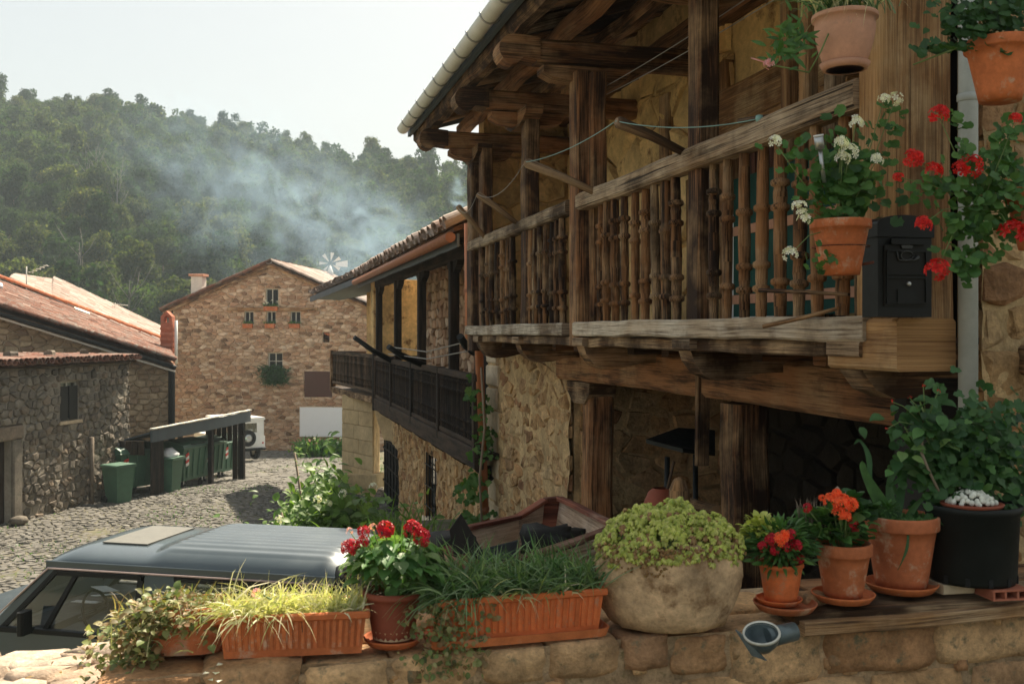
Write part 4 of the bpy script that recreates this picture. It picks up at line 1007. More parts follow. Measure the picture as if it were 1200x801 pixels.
def wheel(parent, c, r=.38, w=.22, ax='y', name='wheel'):
    wh = part(name, MB().lathe([(r*.55, -w/2), (r*.9, -w/2), (r, -w*.3), (r, w*.3), (r*.9, w/2), (r*.55, w/2)], 20, c, ax=ax), m_rub, parent)
    part('rim', MB().lathe([(0.001, -w*.3), (r*.3, -w*.42), (r*.56, -w*.35), (r*.58, w*.35), (r*.3, w*.42), (.001, w*.3)], 16, c, ax=ax), m_chr, wh); return wh
for x in (.75, 3.25):
    for y in (-.72, .72): wheel(jeep, (x, y, .38))
wheel(jeep, (-.13, .05, 1.08), .37, .2, 'x', 'spare_wheel')
part('bumper', MB().box(-.12, 0, -.85, .85, .5, .62, ch=.2), m_black, jeep)
for y in (-.74, .74): part('tail_light', MB().lathe([(.001, -.03), (.04, -.03), (.04, .0), (.001, .0)], 8, (0, y, .82), ax='x'), m_red, jeep)
jeep.scale = (.86, .86, .86); jeep.location.x -= .42
part('door_seam', MB().box(1.04, 1.055, .852, .856, .6, 1.12), m_black, jeep)

# ------------------------------------------------------------------ the blue car (old three-door off-roader)
Pf, Pr = P(56, 655, 9.47), P(364, 674, 8.87); fdir = V((Pf.x-Pr.x, Pf.y-Pr.y, 0)).normalized(); cang = math.atan2(fdir.y, fdir.x)
left = V((-fdir.y, fdir.x, 0)); base = V((Pr.x, Pr.y, 0))-fdir*.35-left*.80; base.z = -3.92
car = thing('parked_car', 'steel blue three-door off-road car with ribbed raised roof parked below the wall', 'car', base, cang)
L_ = (Pf-Pr).length+.35       # windscreen top x
bel, top_ = 1.16, 1.80
pr = [(0, .5), (-.02, .9), (.02, bel), (L_+.62, bel), (4.55, bel-.1), (4.6, .95), (4.6, .5), (4.35, .5), (4.2, .78), (3.85, .9), (3.5, .78), (3.35, .5), (1.4, .5), (1.25, .78), (.9, .9), (.55, .78), (.4, .5)]
part('body', MB().prism([(x, -.89, z) for x, z in pr][::-1], (0, 1.78, 0)), m_car, car)
part('bonnet', MB().prism([(L_+.55, -.86, bel+.002), (L_+.62, -.86, bel+.03), (4.5, -.84, bel-.04), (4.5, -.84, bel-.08)], (0, 1.7, 0)), m_car, car)
# roof: a height field with rounded edges, raised ribbed rear
rm = MB(); nx, ny = 70, 160; x0, x1 = .12, L_+.03; hw_ = .80
def roofz(x, y):
    e = abs(y)/hw_; z = top_+.12*(1-e**4)**.5 if e < 1 else top_
    k = min(1, max(0, (2.02-x)/.22)); k = k*k*(3-2*k)
    z += .065*k*(1-e**6)
    if x < 1.85 and e < .84: z += .008*(math.sin((y+hw_)/(2*hw_)*2*PI*7)**2)*min(1, (1.85-x)/.1)*min(1, (x-.2)/.1) if x > .2 else 0
    f = max(0, (x-(x1-.28))/.28); z -= .075*f*f
    r = max(0, ((x0+.16)-x)/.16); z -= .05*r*r
    return z
for j in range(ny+1):
    t = -1+2*j/ny; y = hw_*math.copysign(abs(t)**.8, t)
    for i in range(nx+1): x = x0+(x1-x0)*i/nx; rm.v.append((x, y, roofz(x, y)))
for j in range(ny):
    for i in range(nx): rm.f.append((j*(nx+1)+i, j*(nx+1)+i+1, (j+1)*(nx+1)+i+1, (j+1)*(nx+1)+i)); rm.sm.append(True); rm.uv.append([(0, 0)]*4)
roof = part('roof', rm, m_car, car)
part('skirt', MB().box(x0, x1-.02, hw_-.012, hw_+.012, top_-.05, top_+.02, ch=.2).box(x0, x1-.02, -hw_-.012, -hw_+.012, top_-.05, top_+.02, ch=.2), m_car, roof)
part('drip_rail', MB().tube([(x0, hw_+.022, top_-.045), (x1-.05, hw_+.022, top_-.045), (x1+.6, hw_+.07, bel+.02)], .010, 6).tube([(x0, -hw_-.022, top_-.045), (x1-.05, -hw_-.022, top_-.045)], .010, 6), plain('trim_pink', (.55, .42, .38), .4), roof)
part('sunroof', MB().prism([(2.18, -.42, roofz(2.18, .42)+.004), (2.66, -.42, roofz(2.66, .42)+.004), (2.66, .42, roofz(2.66, .42)+.004), (2.18, .42, roofz(2.18, .42)+.004)], (0, 0, .012)), plain('sunroof_dust', (.13, .13, .115), .6), roof)
# pillars and glass, both sides
for sg_ in (1, -1):
    yb, yt = .875*sg_, .80*sg_
    def q(x, z): t = (z-bel)/(top_-.05-bel); return V((x, lerp(yb, yt, t), z))
    zt = top_-.05
    pil = MB()
    def bar(xa_, xb_, xc, xd, off=0):   # bottom xa..xb, top xc..xd
        pil.add([q(xa_, bel), q(xb_, bel), q(xd, zt), q(xc, zt)]+[q(xa_, bel)-V((0, .04*sg_, 0)), q(xb_, bel)-V((0, .04*sg_, 0)), q(xd, zt)-V((0, .04*sg_, 0)), q(xc, zt)-V((0, .04*sg_, 0))], [(0, 1, 2, 3), (7, 6, 5, 4), (0, 4, 5, 1), (1, 5, 6, 2), (2, 6, 7, 3), (3, 7, 4, 0)])
    for br in ((L_+.50, L_+.60, L_-.08, L_+.02), (1.66, 1.98, 1.66, 1.96), (.12, .42, .2, .44)):
        pil = MB(); bar(*br); part('pillar', pil, m_car, car)
    pil = MB(); bar(2.0, 2.06, 1.975, 2.03); bar(L_+.44, L_+.50, L_-.14, L_-.08); bar(L_-.02, L_+.03, L_-.34, L_-.30)
    pil.beam(q(1.98, bel+.02), q(L_+.5, bel+.02), .05, .05); pil.beam(q(1.98, zt-.03), q(L_-.12, zt-.03), .05, .05)
    pil.beam(q(.42, bel+.02), q(1.66, bel+.02), .04, .04); pil.beam(q(.44, zt-.03), q(1.66, zt-.03), .04, .04); pil.beam(q(1.0, bel+.02), q(1.0, zt-.03), .03, .03, up=(1, 0, 0))
    part('window_frame', pil, m_black, car)
    e = V((0, -.02*sg_, 0))
    part('side_window', MB().quad(q(2.06, bel)+e, q(L_, bel)+e, q(L_-.32, zt)+e, q(2.03, zt)+e), m_glass, car)
    part('quarter_light', MB().quad(q(L_+.03, bel)+e, q(L_+.44, bel)+e, q(L_-.14, zt)+e, q(L_-.3, zt)+e), m_glass, car)
    part('rear_side_window', MB().quad(q(.44, bel)+e, q(1.66, bel)+e, q(1.66, zt)+e, q(.46, zt)+e), m_glassd, car)
    mr = MB().box(L_+.05, L_+.12, .93*sg_, 1.08*sg_, bel+.03, bel+.24, ch=.25); mr.beam((L_+.1, .86*sg_, bel+.04), (L_+.1, .95*sg_, bel+.06), .04, .04); part('door_mirror', mr, m_black, car)
part('windscreen', MB().quad((L_+.56, -.8, bel), (L_+.56, .8, bel), (L_-.02, .76, top_-.02), (L_-.02, -.76, top_-.02)), m_glass, car)
part('rear_window', MB().quad((.02, -.78, bel), (.02, .78, bel), (.13, .74, top_-.02), (.13, -.74, top_-.02)), m_glassd, car)
part('rear_surround', MB().tube([(.0, -.86, bel+.02), (.06, -.8, top_-.02), (.13, -.7, top_+.05), (.13, .7, top_+.05), (.06, .82, top_-.02), (.0, .89, bel+.02)], .045, 8), m_black, car)
for x in (.9, 3.85):
    for y in (-.78, .78): wheel(car, (x, y, .38), .38, .22)
part('dashboard', MB().box(L_-.1, L_+.45, -.78, .78, bel-.3, bel+.05, ch=.25), m_cabin, car)
for y in (.4, -.4):
    st = part('seat', MB().beam((1.95, y, bel-.32), (2.5, y, bel-.28), .5, .16, ch=.3), m_seat, car)
    part('backrest', MB().beam((2.0, y, bel-.3), (1.78, y, bel+.28), .48, .14, up=(1, 0, 0), ch=.35), m_seat, st)
    part('headrest', MB().beam((1.78, y, bel+.32), (1.75, y, bel+.46), .24, .1, up=(1, 0, 0), ch=.35), m_seat, st)
part('rear_bench', MB().box(.75, 1.2, -.65, .65, bel-.35, bel+.2, ch=.2), m_seat, car)
pts = [V((L_-.22, .4, bel+.1))+V((math.sin(a)*0+.05*math.cos(a), math.sin(a)*.19, math.cos(a)*.19)) for a in [2*PI*k/20 for k in range(21)]]
sw_ = part('steering_wheel', MB().tube(pts, .014, 6), m_black, car)
part('steering_column', MB().tube([(L_-.22, .4, bel+.1), (L_+.05, .4, bel-.05)], .03, 8), m_black, sw_)
part('spoke', MB().beam((L_-.22, .22, bel+.1), (L_-.22, .58, bel+.1), .03, .02), m_black, sw_)
part('floor_pan', MB().box(.2, L_+.3, -.8, .8, .5, .56), m_cabin, car)
part('rear_view_mirror', MB().box(L_-.12, L_-.08, -.12, .12, top_-.14, top_-.07, ch=.2), m_black, car)
for k, (x, y, a) in enumerate([(L_+.1, .1, .3), (L_+.2, -.35, -.4), (L_+.02, -.1, .9)]):
    solo('paper_sheet', MB().prism([(-.12, -.09, 0), (.12, -.09, .02), (.12, .09, .05), (-.12, .09, .03)], (0, 0, .006)), m_paper, ['white paper on the dashboard behind the steering wheel', 'white folder on the passenger end of the dashboard', 'small paper slip in the middle of the dashboard'][k], 'paper', (x, y, bel+.065+.012*k), a, 'papers on the car dashboard', frame=M.Translation(base) @ M.Rotation(cang, 4, 'Z'))
# ------------------------------------------------------------------ house with the dark balcony (middle distance)
def turned(r=.035, H=.84, rings=(.18, .3, .62), n=8, fat=1.0, seed=0):
    R = random.Random(seed); pr = [(r*.8, 0)]
    zs = sorted(rings); 
    def rr(z): return r*(.78+.22*math.sin(PI*min(1, max(0, z/H)))*fat)
    last = 0
    for z in zs:
        zz = z*H
        for t in (.35, .7): q = lerp(last, zz-.022, t); pr.append((rr(q)*R.uniform(.93, 1.05), q))
        pr += [(rr(zz)*.92, zz-.02), (r*1.28, zz-.012), (r*1.34, zz), (r*1.28, zz+.012), (rr(zz)*.92, zz+.02)]; last = zz+.022
    for t in (.35, .75, 1): q = lerp(last, H, t); pr.append((rr(q), q))
    return MB().lathe(pr, n)
mid = thing('balcony_house', 'stone house with long dark wooden balcony and rust coloured gutter', 'house', (ST @ V((3.3, 17, -4.0))), ANG)
wm_ = 3.25
s0, s1 = 13.3, 23.2
# lower wall with door and window
def hs_(px, py, w): s = s_at(px, w); return s, z_at(py, w, s)
dA = hs_(468, 528, wm_); dB = hs_(450, 582, wm_); wA = hs_(513, 537, wm_); wB = hs_(499, 604, wm_)
holes = [(-dB[0], -dA[0], -4.6, dA[1]), (-wB[0], -wA[0], wB[1]-.1, wA[1])]
part('wall', wall_cells(MB(), -s1-.8, -s0, -4.8, -1.5, holes, .04, .3), m_mort, mid, ST @ M.Translation(V((wm_, 0, 0))) @ M.Rotation(-PI/2, 4, 'Z'))
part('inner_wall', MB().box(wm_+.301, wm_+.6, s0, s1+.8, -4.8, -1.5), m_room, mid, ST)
rubble(mid, (wm_, 0, 0), -Y, Z, -s1, -s0, -4.5, -1.5, .30, .2, m_pier, 51, holes, [], gap=.012, depth=.03, nparts=260, frame=ST, low=True)
b = MB().box(wm_-.01, wm_+.12, dA[0], dB[0], -4.5, dA[1]); skin(mid, (wm_, 0, 0), -Y, Z, -s1, -s0, -4.6, -1.5, .09, .025, .010, m_mort, ST, holes, 4)
dr = part('door', MB().box(wm_+.0, wm_+.08, dA[0]+.02, dB[0]-.02, -4.5, dA[1]), m_blackm, mid, ST)
for k in range(4): z = lerp(-4.0, dA[1], k/3.5); part('bar', MB().box(wm_-.03, wm_-.004, dA[0], dB[0], z, z+.04), m_black, dr, ST)
for k in range(5): s = lerp(dA[0], dB[0], (k+.5)/5); part('bar', MB().box(wm_-.034, wm_-.01, s-.015, s+.015, -4.5, dA[1]), m_black, dr, ST)
wn_ = part('window', MB().box(wm_+.06, wm_+.09, wA[0], wB[0], wB[1], wA[1]), m_room, mid, ST)
part('pane', MB().box(wm_+.045, wm_+.055, wA[0], wB[0], wB[1], wA[1]), m_glassd, wn_, ST)
for k in range(4): s = lerp(wA[0], wB[0], (k+.5)/4); part('bar', MB().tube([(wm_-.01, s, wB[1]), (wm_-.01, s, wA[1])], .012, 6), m_black, wn_, ST)
for k in range(3): z = lerp(wB[1], wA[1], (k+.6)/3.2); part('bar', MB().tube([(wm_-.015, wA[0], z), (wm_-.015, wB[0], z)], .012, 6), m_black, wn_, ST)
part('frame', MB().box(wm_-.02, wm_+.06, wA[0]-.08, wA[0], wB[1]-.1, wA[1]+.08).box(wm_-.02, wm_+.06, wB[0], wB[0]+.08, wB[1]-.1, wA[1]+.08).box(wm_-.022, wm_+.06, wA[0], wB[0], wA[1], wA[1]+.08), m_oldw, wn_, ST)
part('sill', MB().box(wm_-.07, wm_+.1, wA[0]-.1, wB[0]+.1, wB[1]-.12, wB[1], ch=.2), m_quoin, wn_, ST)
# upper floor
wu = 3.95; FL = -1.5
part('upper_wall', MB().box(wu+.04, wu+.5, s0-1.0, s1+.8, FL, 2.3), m_mort, mid, ST)
rubble(mid, (wu, 0, 0), -Y, Z, -s1-.6, -12.5, FL+.02, 1.9, .34, .2, m_farst, 55, [(-17.9, -16.9, FL, .75), (-15.6, -14.9, FL, .55)], [], gap=.012, depth=.03, nparts=120, frame=ST, low=True)
part('balcony_door', MB().box(wu-.02, wu+.04, 16.9, 17.9, FL, .75), m_dark, mid, ST); part('balcony_door', MB().box(wu-.02, wu+.04, 14.9, 15.6, FL, .55), m_pole, mid, ST)
part('balcony_floor', MB().box(2.76, wu, 12.4, 22.9, FL-.08, FL), m_dark, mid, ST)
part('balcony_beam', MB().beam((2.78, 12.4, FL-.07), (2.78, 22.9, FL-.07), .12, .26), m_dark, mid, ST)
part('top_rail', MB().beam((2.78, 12.4, -.56), (2.78, 22.9, -.56), .10, .09), m_dark, mid, ST)
part('bottom_rail', MB().beam((2.78, 12.4, FL+.1), (2.78, 22.9, FL+.1), .07, .06), m_dark, mid, ST)
bal = mesh_of(turned(.027, .82, (.12, .28, .72, .88), 6), 'baluster', m_dark)
part('end_rail', MB().beam((2.78, 22.9, -.56), (3.95, 22.9, -.56), .10, .09), m_dark, mid, ST)
part('end_post', MB().box(2.70, 2.86, 22.82, 22.98, FL-.22, -.44, ch=.1), m_dark, mid, ST)
def newel(s): part('rail_post', MB().box(2.72, 2.84, s-.06, s+.06, FL-.05, -.5, ch=.1), m_dark, mid, ST)
rel = wm(mid).inverted() @ ST
for s in (12.5, 15.0, 17.6, 20.2, 22.8): newel(s)
s = 12.6
while s < 22.8: inst('baluster', bal, mid, rel @ M.Translation(V((2.78, s, FL+.12)))); s += .135
for px in (444.7, 466.7, 494.8, 532.7):
    s = s_at(px, 2.86); part('post', MB().box(2.78, 2.92, s-.07, s+.07, FL, 1.02, ch=.12), m_dark, mid, ST)
    part('bracket', MB().prism([(2.82, s-.4, 1.02), (2.82, s-.35, .95), (2.82, s-.12, .86), (2.82, s+.12, .86), (2.82, s+.35, .95), (2.82, s+.4, 1.02)], (.1, 0, 0)), m_dark, mid, ST)
part('eave_beam', MB().beam((2.86, 12.2, 1.10), (2.86, 23.2, 1.10), .15, .16), m_dark, mid, ST)
for k in range(7): s = 12.7+k*1.65; part('corbel', MB().prism([(2.8, s, FL-.2), (3.3, s, FL-.2), (3.3, s, FL-.42), (3.0, s, FL-.38), (2.84, s, FL-.28)], (0, .14, 0)), m_dark, mid, ST)
# roof
zr = lambda w: 1.24+(w-2.45)*.38
rfm = part('roof', MB().prism([(2.45, 12.35, zr(2.45)), (7.0, 12.35, zr(7)), (7.0, 12.35, zr(7)+.06), (2.45, 12.35, zr(2.45)+.06)], (0, 11.6, 0)), m_roofw, mid, ST)
for k in range(20): s = 12.6+k*.58; part('rafter', MB().beam((2.5, s, zr(2.5)-.06), (4.4, s, zr(4.4)-.06), .09, .10), m_dark, rfm, ST)
tile_roof(rfm, lambda a, b: V((lerp(2.38, 4.4, b), lerp(23.9, 12.4, a), lerp(zr(2.38), zr(4.4), b)+.10)), 52, 5, m_tilelit, 150, .11, .5, ST, 23, .02)
part('gutter', MB().tube([(2.40, 12.3, 1.17), (2.40, 23.9, 1.17)], .065, 10), m_gutr, rfm, ST)
part('fascia', MB().beam((2.50, 12.3, 1.13), (2.50, 23.9, 1.13), .03, .16), m_slate, rfm, ST)
pp = [(2.92, 12.55, 1.1), (2.9, 12.6, .9), (2.9, 12.6, -.9), (3.0, 12.75, -1.1)]
ld = thing('downpipe', 'long reddish brown drainpipe running down the corner with ivy round it', 'drainpipe', ST @ V((2.95, 12.8, -4)), ANG)
top_p = [(w_at(549, 11.9), 11.9, z_at(262, w_at(549, 11.9), 11.9)), (w_at(550, 11.9), 11.9, z_at(395, w_at(550, 11.9), 11.9)), (w_at(561, 12.4), 12.4, z_at(402, w_at(561, 12.4), 12.4)), (w_at(574, 12.6), 12.6, -4.0)]
part('pipe', MB().tube(top_p, .052, 10), m_piper, ld, ST)
for z in (0.5, -.1, -1.2, -2.2): 
    w_p = top_p[0][0] if z > -.05 else lerp(top_p[2][0], top_p[3][0], (top_p[2][2]-z)/(top_p[2][2]+4)); s_p = 11.9 if z > -.05 else lerp(12.4, 12.6, (top_p[2][2]-z)/(top_p[2][2]+4))
    part('clamp', MB().lathe([(.06, -.02), (.06, .02)], 10, (w_p, s_p, z)), m_gutr, ld, ST)
# curved drying poles on the dark balcony
for k, (a, m_, b, lab) in enumerate([((415, 395), (436, 410), (462, 424), 'dark curved pole at the far end of the dark balcony'), ((455, 406), (470, 416), (498, 428), 'dark curved pole in the middle of the dark balcony'), ((539, 394), (546, 405), (556, 412), 'dark curved pole at the near end of the dark balcony')]):
    pts = []
    for (px, py), w in ((a, 2.1), (m_, 2.45), (b, 2.8)):
        s = s_at(b[0], 2.8); t = w_at(px, s) ; 
        pts.append(P(px, py, dep(2.8, s)-(.35 if (px, py) == a else .15 if (px, py) == m_ else 0)))
    t = solo('drying_pole', MB().tube([p-pts[2] for p in pts][::-1], [.06, .05, .045], 8), m_black, lab, 'pole', pts[2], 0, 'curved poles on the dark balcony')
wr = MB()
for dz in (0, .28): wr.tube([P(455, 406+dz*30, 17.5), P(500, 412+dz*30, 15.3), P(548, 400+dz*40, 12.9)], .008, 4)
solo('clothes_line', MB().add([], []) if False else wr, m_wire, 'pair of thin wires strung between the poles of the dark balcony', 'clothes line')
# ---- second part further along: ochre house with pale ashlar pillar and the far balcony
A = ST @ V((2.90, 24.2, 0))
BF = M.Translation(V((A.x, A.y, 0))) @ M.Rotation(math.radians(90+21), 4, 'Z')     # local x runs along the facade, away
och = thing('balcony_house', 'ochre plastered house further along with its own slatted balcony on a stone pillar', 'house', (A.x, A.y, -4.4), math.radians(111))
# local: outside is +y (towards the street, camera left)
def hb(px, py, yl=0): return hit(BF, px, py, yl)
xE = hb(390, 400)[0]
part('wall', MB().box(0.6, xE-.3, -2.2, -.9, -1.5, 1.3), m_plast, och, BF)
part('end_wall', MB().box(.3, .6, -2.2, -.05, -1.4, 1.25), m_plast, och, BF)
part('balcony_floor', MB().box(0.05, xE, -.9, .05, -1.62, -1.5), m_dark, och, BF)
part('top_rail', MB().beam((0.05, 0, -.55), (xE, 0, -.55), .1, .09), m_mid, och, BF)
part('bottom_rail', MB().beam((0.05, 0, -1.38), (xE, 0, -1.38), .08, .07), m_mid, och, BF)
part('balcony_beam', MB().beam((0.05, 0, -1.58), (xE, 0, -1.58), .12, .16), m_oldw, och, BF)
relb = wm(och).inverted() @ BF
bal2 = mesh_of(turned(.027, .82, (.12, .28, .72, .88), 6), 'baluster', m_mid)
x = .15
while x < xE: inst('baluster', bal2, och, relb @ M.Translation(V((x, 0, -1.36)))); x += .125
part('rail_post', MB().box(xE-.07, xE+.07, -.07, .07, -1.6, -.48, ch=.1), m_oldw, och, BF)
part('rail', MB().beam((xE, -.05, -.55), (xE, -.95, -.55), .1, .09), m_dark, och, BF)
# pillar block below, face towards the camera
pz0 = -4.9
p1, p2, p3, p4 = P(402, 460, 27.0), P(438, 460, 25.6), P(445, 460, 28), P(408, 460, 30)
for q in (p1, p2, p3, p4): q.z = pz0
H_ = -1.62-pz0
pl_ = MB().prism([p1, p2, p3, p4], (0, 0, H_)); part('pillar', pl_, m_mort, och, ID)
rr = random.Random(3)
U_ = (p2-p1); Lw = U_.length; U_.normalize(); nrm = U_.cross(Z)
for j in range(9):
    z0 = j*H_/9; x = 0; wds = [.55, .45] if j % 2 else [.4, .6]
    for k in range(2):
        o = p1+U_*(x*Lw)+Z*z0; e = U_*(wds[k]*Lw-.015); u = Z*(H_/9-.015); f = nrm*.03
        part('ashlar_block', MB().prism([o, o+e, o+e+u, o+u], f), m_ashl, och, ID); x += wds[k]
part('arch_wall', MB().prism([P(438, 455, 25.4), P(470, 462, 24.2), P(470, 520, 24.2), P(452, 522, 24.9), P(438, 480, 25.4)], (.3, .6, 0)), m_ashl, och, ID)
part('base_stone', MB().prism([P(400, 556, 26.6), P(440, 556, 25.2), P(442, 572, 25.2), P(402, 572, 26.6)], (.2, .5, 0)), m_ashl, och, ID)
# roof of the ochre house: overhanging dark soffit seen from below
e0, e1, e2, e3 = P(441, 319, 22.9), P(364, 350, 30.0), P(398, 362, 33.0), P(470, 338, 26.5)
e1.z = 1.0; e2.z = 1.05
rfo = part('roof', MB().add([e0, e1, e2, e3, e0+Z*.07, e1+Z*.07, e2+Z*.07, e3+Z*.07], [(0, 3, 2, 1), (4, 5, 6, 7), (0, 1, 5, 4), (1, 2, 6, 5), (2, 3, 7, 6), (3, 0, 4, 7)]), m_slate, och, ID)
tile_roof(rfo, lambda a, b: lerp(lerp(e1, e0, a), lerp(e2, e3, a), b)+Z*.14, 34, 5, m_tilelit, 60, .11, .5, ID, 29, .02)
part('fascia', MB().beam(e1-Z*.02, e0-Z*.02, .04, .14), m_slate, rfo, ID)
rr = random.Random(8)
# soft plants at the foot of the far house
for k, (px, py, d, w, lab) in enumerate([(384, 532, 44, 1.0, 'low leafy bush with pale flowers at the foot of the far house'), (366, 537, 43, .5, 'small tuft of weeds beside the leafy bush')]):
    p = P(px, py, d); p.z = G(p.x, p.y)
    t = thing('garden_bush', lab, 'bush', p)
    blades('foliage', [(rr.gauss(0, w*.6), rr.gauss(0, .3), rr.uniform(0, .5)) for _ in range(600)], m_lite, t, (.15, .5), .05, 1.2, 1, seed=k)
    part('stem', MB().tube([(0, 0, -.1), (0, 0, .5)], .03, 5), m_dry, t)
    for j in range(6): flower_head(t, (rr.gauss(0, w*.5), -.3, .5+rr.random()*.3), .07, m_fwht if j % 2 else m_fpnk, j, 8)

# ------------------------------------------------------------------ chimney smoke (volumes) and air
def smoke(name, label, c, sz, rz, dens, seed, sc_=.35):
    mb = MB(); mb.lathe([(0, -1), (.5, -.87), (.87, -.5), (1, 0), (.87, .5), (.5, .87), (0, 1)], 20)
    m = bpy.data.materials.new('smoke'); m.use_nodes = True; nt = m.node_tree; nt.nodes.remove(nt.nodes['Principled BSDF'])
    v = nt.nodes.new('ShaderNodeVolumePrincipled'); v.inputs['Color'].default_value = (.50, .70, .88, 1); v.inputs['Anisotropy'].default_value = .1
    tc = nt.nodes.new('ShaderNodeTexCoord')
    mp = N(nt, 'ShaderNodeMapping', Vector=tc.outputs['Object'], Location=(seed, seed*2, 0), Scale=(sz[0]*sc_, sz[1]*sc_, sz[2]*sc_*1.3))
    n = N(nt, 'ShaderNodeTexNoise', Vector=mp.outputs[0], Scale=1.0, Detail=5.0, Roughness=.58, Distortion=1.2)
    ln = N(nt, 'ShaderNodeVectorMath', _operation='LENGTH', i0=tc.outputs['Object'])
    fall = N(nt, 'ShaderNodeMapRange', _interpolation_type='SMOOTHSTEP', i0=ln.outputs['Value'], i1=1.0, i2=.15)
    nn = N(nt, 'ShaderNodeMapRange', i0=n.outputs[0], i1=.46, i2=.72)
    a = N(nt, 'ShaderNodeMath', _operation='MULTIPLY', i0=fall.outputs[0], i1=nn.outputs[0]); a = N(nt, 'ShaderNodeMath', _operation='MULTIPLY', i0=a.outputs[0], i1=dens)
    nt.links.new(a.outputs[0], v.inputs['Density']); nt.links.new(v.outputs[0], nt.nodes['Material Output'].inputs['Volume'])
    o = bpy.data.objects.new(name, mesh_of(mb, name, m)); COL.objects.link(o); o.scale = sz; o.rotation_euler = rz; o.location = c
    o['kind'] = 'stuff'; o['label'] = label; o['category'] = 'smoke'
    return o
if SMOKE:
    smoke('chimney_smoke', 'dense blue smoke drifting over the balcony house roof', P(448, 292, 50), (8.5, 4, 3.8), (0, math.radians(30), 0), .36, 3, .5)
    smoke('chimney_smoke', 'wispy blue smoke drifting across the middle of the wooded hill', P(335, 250, 60), (14, 5, 7), (0, math.radians(28), 0), .15, 7, .4)
    smoke('chimney_smoke', 'faint smoke rising towards the crest of the hill', P(250, 185, 72), (11, 5, 6), (0, math.radians(15), 0), .09, 11, .3)
    smoke('chimney_smoke', 'small white puff of smoke right behind the corner post', P(537, 232, 40), (.5, .6, 1.1), (0, 0, 0), 2.2, 2, 1.2)
if HAZE:
    hb_ = MB().box(-330, 330, -12, 380, -13.2, 84); m = bpy.data.materials.new('haze'); m.use_nodes = True; nt = m.node_tree; nt.nodes.remove(nt.nodes['Principled BSDF'])
    v = nt.nodes.new('ShaderNodeVolumePrincipled'); v.inputs['Color'].default_value = (.74, .88, .96, 1); v.inputs['Density'].default_value = HAZE; v.inputs['Anisotropy'].default_value = .1
    nt.links.new(v.outputs[0], nt.nodes['Material Output'].inputs['Volume'])
    hz = bpy.data.objects.new('haze', mesh_of(hb_, 'haze', m)); COL.objects.link(hz); hz['kind'] = 'stuff'
# ------------------------------------------------------------------ main timber house on the right (street frame)
main = thing('timber_house', 'old stone and timber house with carved brown balcony, nearest on the right', 'house', ST @ V((3.0, 8, -2.4)), ANG)
relm = wm(main).inverted() @ ST
WB, WL, WU = 2.47, 3.05, 3.6           # balcony front, lower wall, upper wall
# lower pier of rubble
sA, sB = s_at(668, WL), 13.0
part('pier_core', MB().box(WL+.05, WL+.62, sA+.02, sB, -4.6, -.12), m_mort, main, ST)
rubble(main, (WL, 0, 0), -Y, Z, -sB+.62, -sA, -3.2, -.14, .34, .15, m_pier, 61, [], [], gap=.022, depth=.022, nparts=300, frame=ST, jit=.48, skip=.12)
skin(main, (WL, 0, 0), -Y, Z, -sB+.05, -sA, -3.4, -.13, .045, .030, .010, m_mort, ST, [], 6)
for k in range(11):
    z0 = -3.3+k*.29; l = .62 if k % 2 else .5
    part('quoin', MB().box(WL-.028-random.uniform(0, .015), WL+.3, sB-l, sB+.02, z0+.012, z0+.278, ch=.08), m_quoin, main, ST)
# portal interior
part('side_wall', MB().box(WL+.62, 4.8, sA+.03, sA+.4, -4, -.1), m_mort, main, ST)
part('shade_panel', MB().box(4.8, 5.0, 3.2, sA+.4, -4, -.12), m_room, main, ST)  # near-black panel added for the deep shade inside the portal
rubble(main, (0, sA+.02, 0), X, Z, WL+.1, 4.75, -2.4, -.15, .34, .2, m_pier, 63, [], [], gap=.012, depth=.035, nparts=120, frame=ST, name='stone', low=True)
skin(main, (4.78, 0, 0), -Y, Z, -sA-.2, -3.3, -3.4, -.13, .09, .04, 0, m_shadedst, ST, [], 11)  # facing of that panel, shade put into the stone colour
rubble(main, (4.76, 0, 0), -Y, Z, -sA, -3.6, -2.2, -.2, .4, .22, m_shadedst, 69, [], [], gap=.014, depth=.04, nparts=60, frame=ST, low=True)
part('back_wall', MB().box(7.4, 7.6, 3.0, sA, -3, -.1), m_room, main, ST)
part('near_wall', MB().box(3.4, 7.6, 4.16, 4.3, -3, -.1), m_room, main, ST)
lt = part('lintel', MB().beam((WL+.06, 3.55, -.315), (WL+.06, sA+.25, -.31), .26, .29, wob=.006, sag=.02), m_post, main, ST)
part('floor_beam', MB().beam((WL+.10, 3.4, -.105), (WL+.10, 12.6, -.105), .20, .12, wob=.01), m_oldw, main, ST)
skin(main, (0, sA+.02, 0), X, Z, WL+.1, 4.8, -3.4, -.14, .06, .03, .008, m_mort, ST, [], 7)
# posts in the portal
for px0, px1, sc_ in ((671, 706, 1), (832, 880, 1)):
    s = s_at((px0+px1)/2, WL); wd = .25 if px0 > 700 else .24
    part('portal_post', MB().beam((WL+.1, s, -3.6), (WL+.1, s, -.46), wd, wd, up=(0, 1, 0), wob=.008), m_post, main, ST)
s = s_at(681, WL); part('bracket', MB().prism([(WL-.04, s+.32, -.46), (WL-.04, s+.3, -.56), (WL-.04, s+.14, -.66), (WL-.04, s-.2, -.66), (WL-.04, s-.34, -.56), (WL-.04, s-.36, -.46)], (.26, 0, 0)), m_oldw, main, ST)
s = s_at(836, WL); part('strap', MB().beam((WL-.055, s+.06, -.9), (WL-.055, s+.06, -.2), .09, .05, up=(0, 1, 0)), m_post, main, ST)
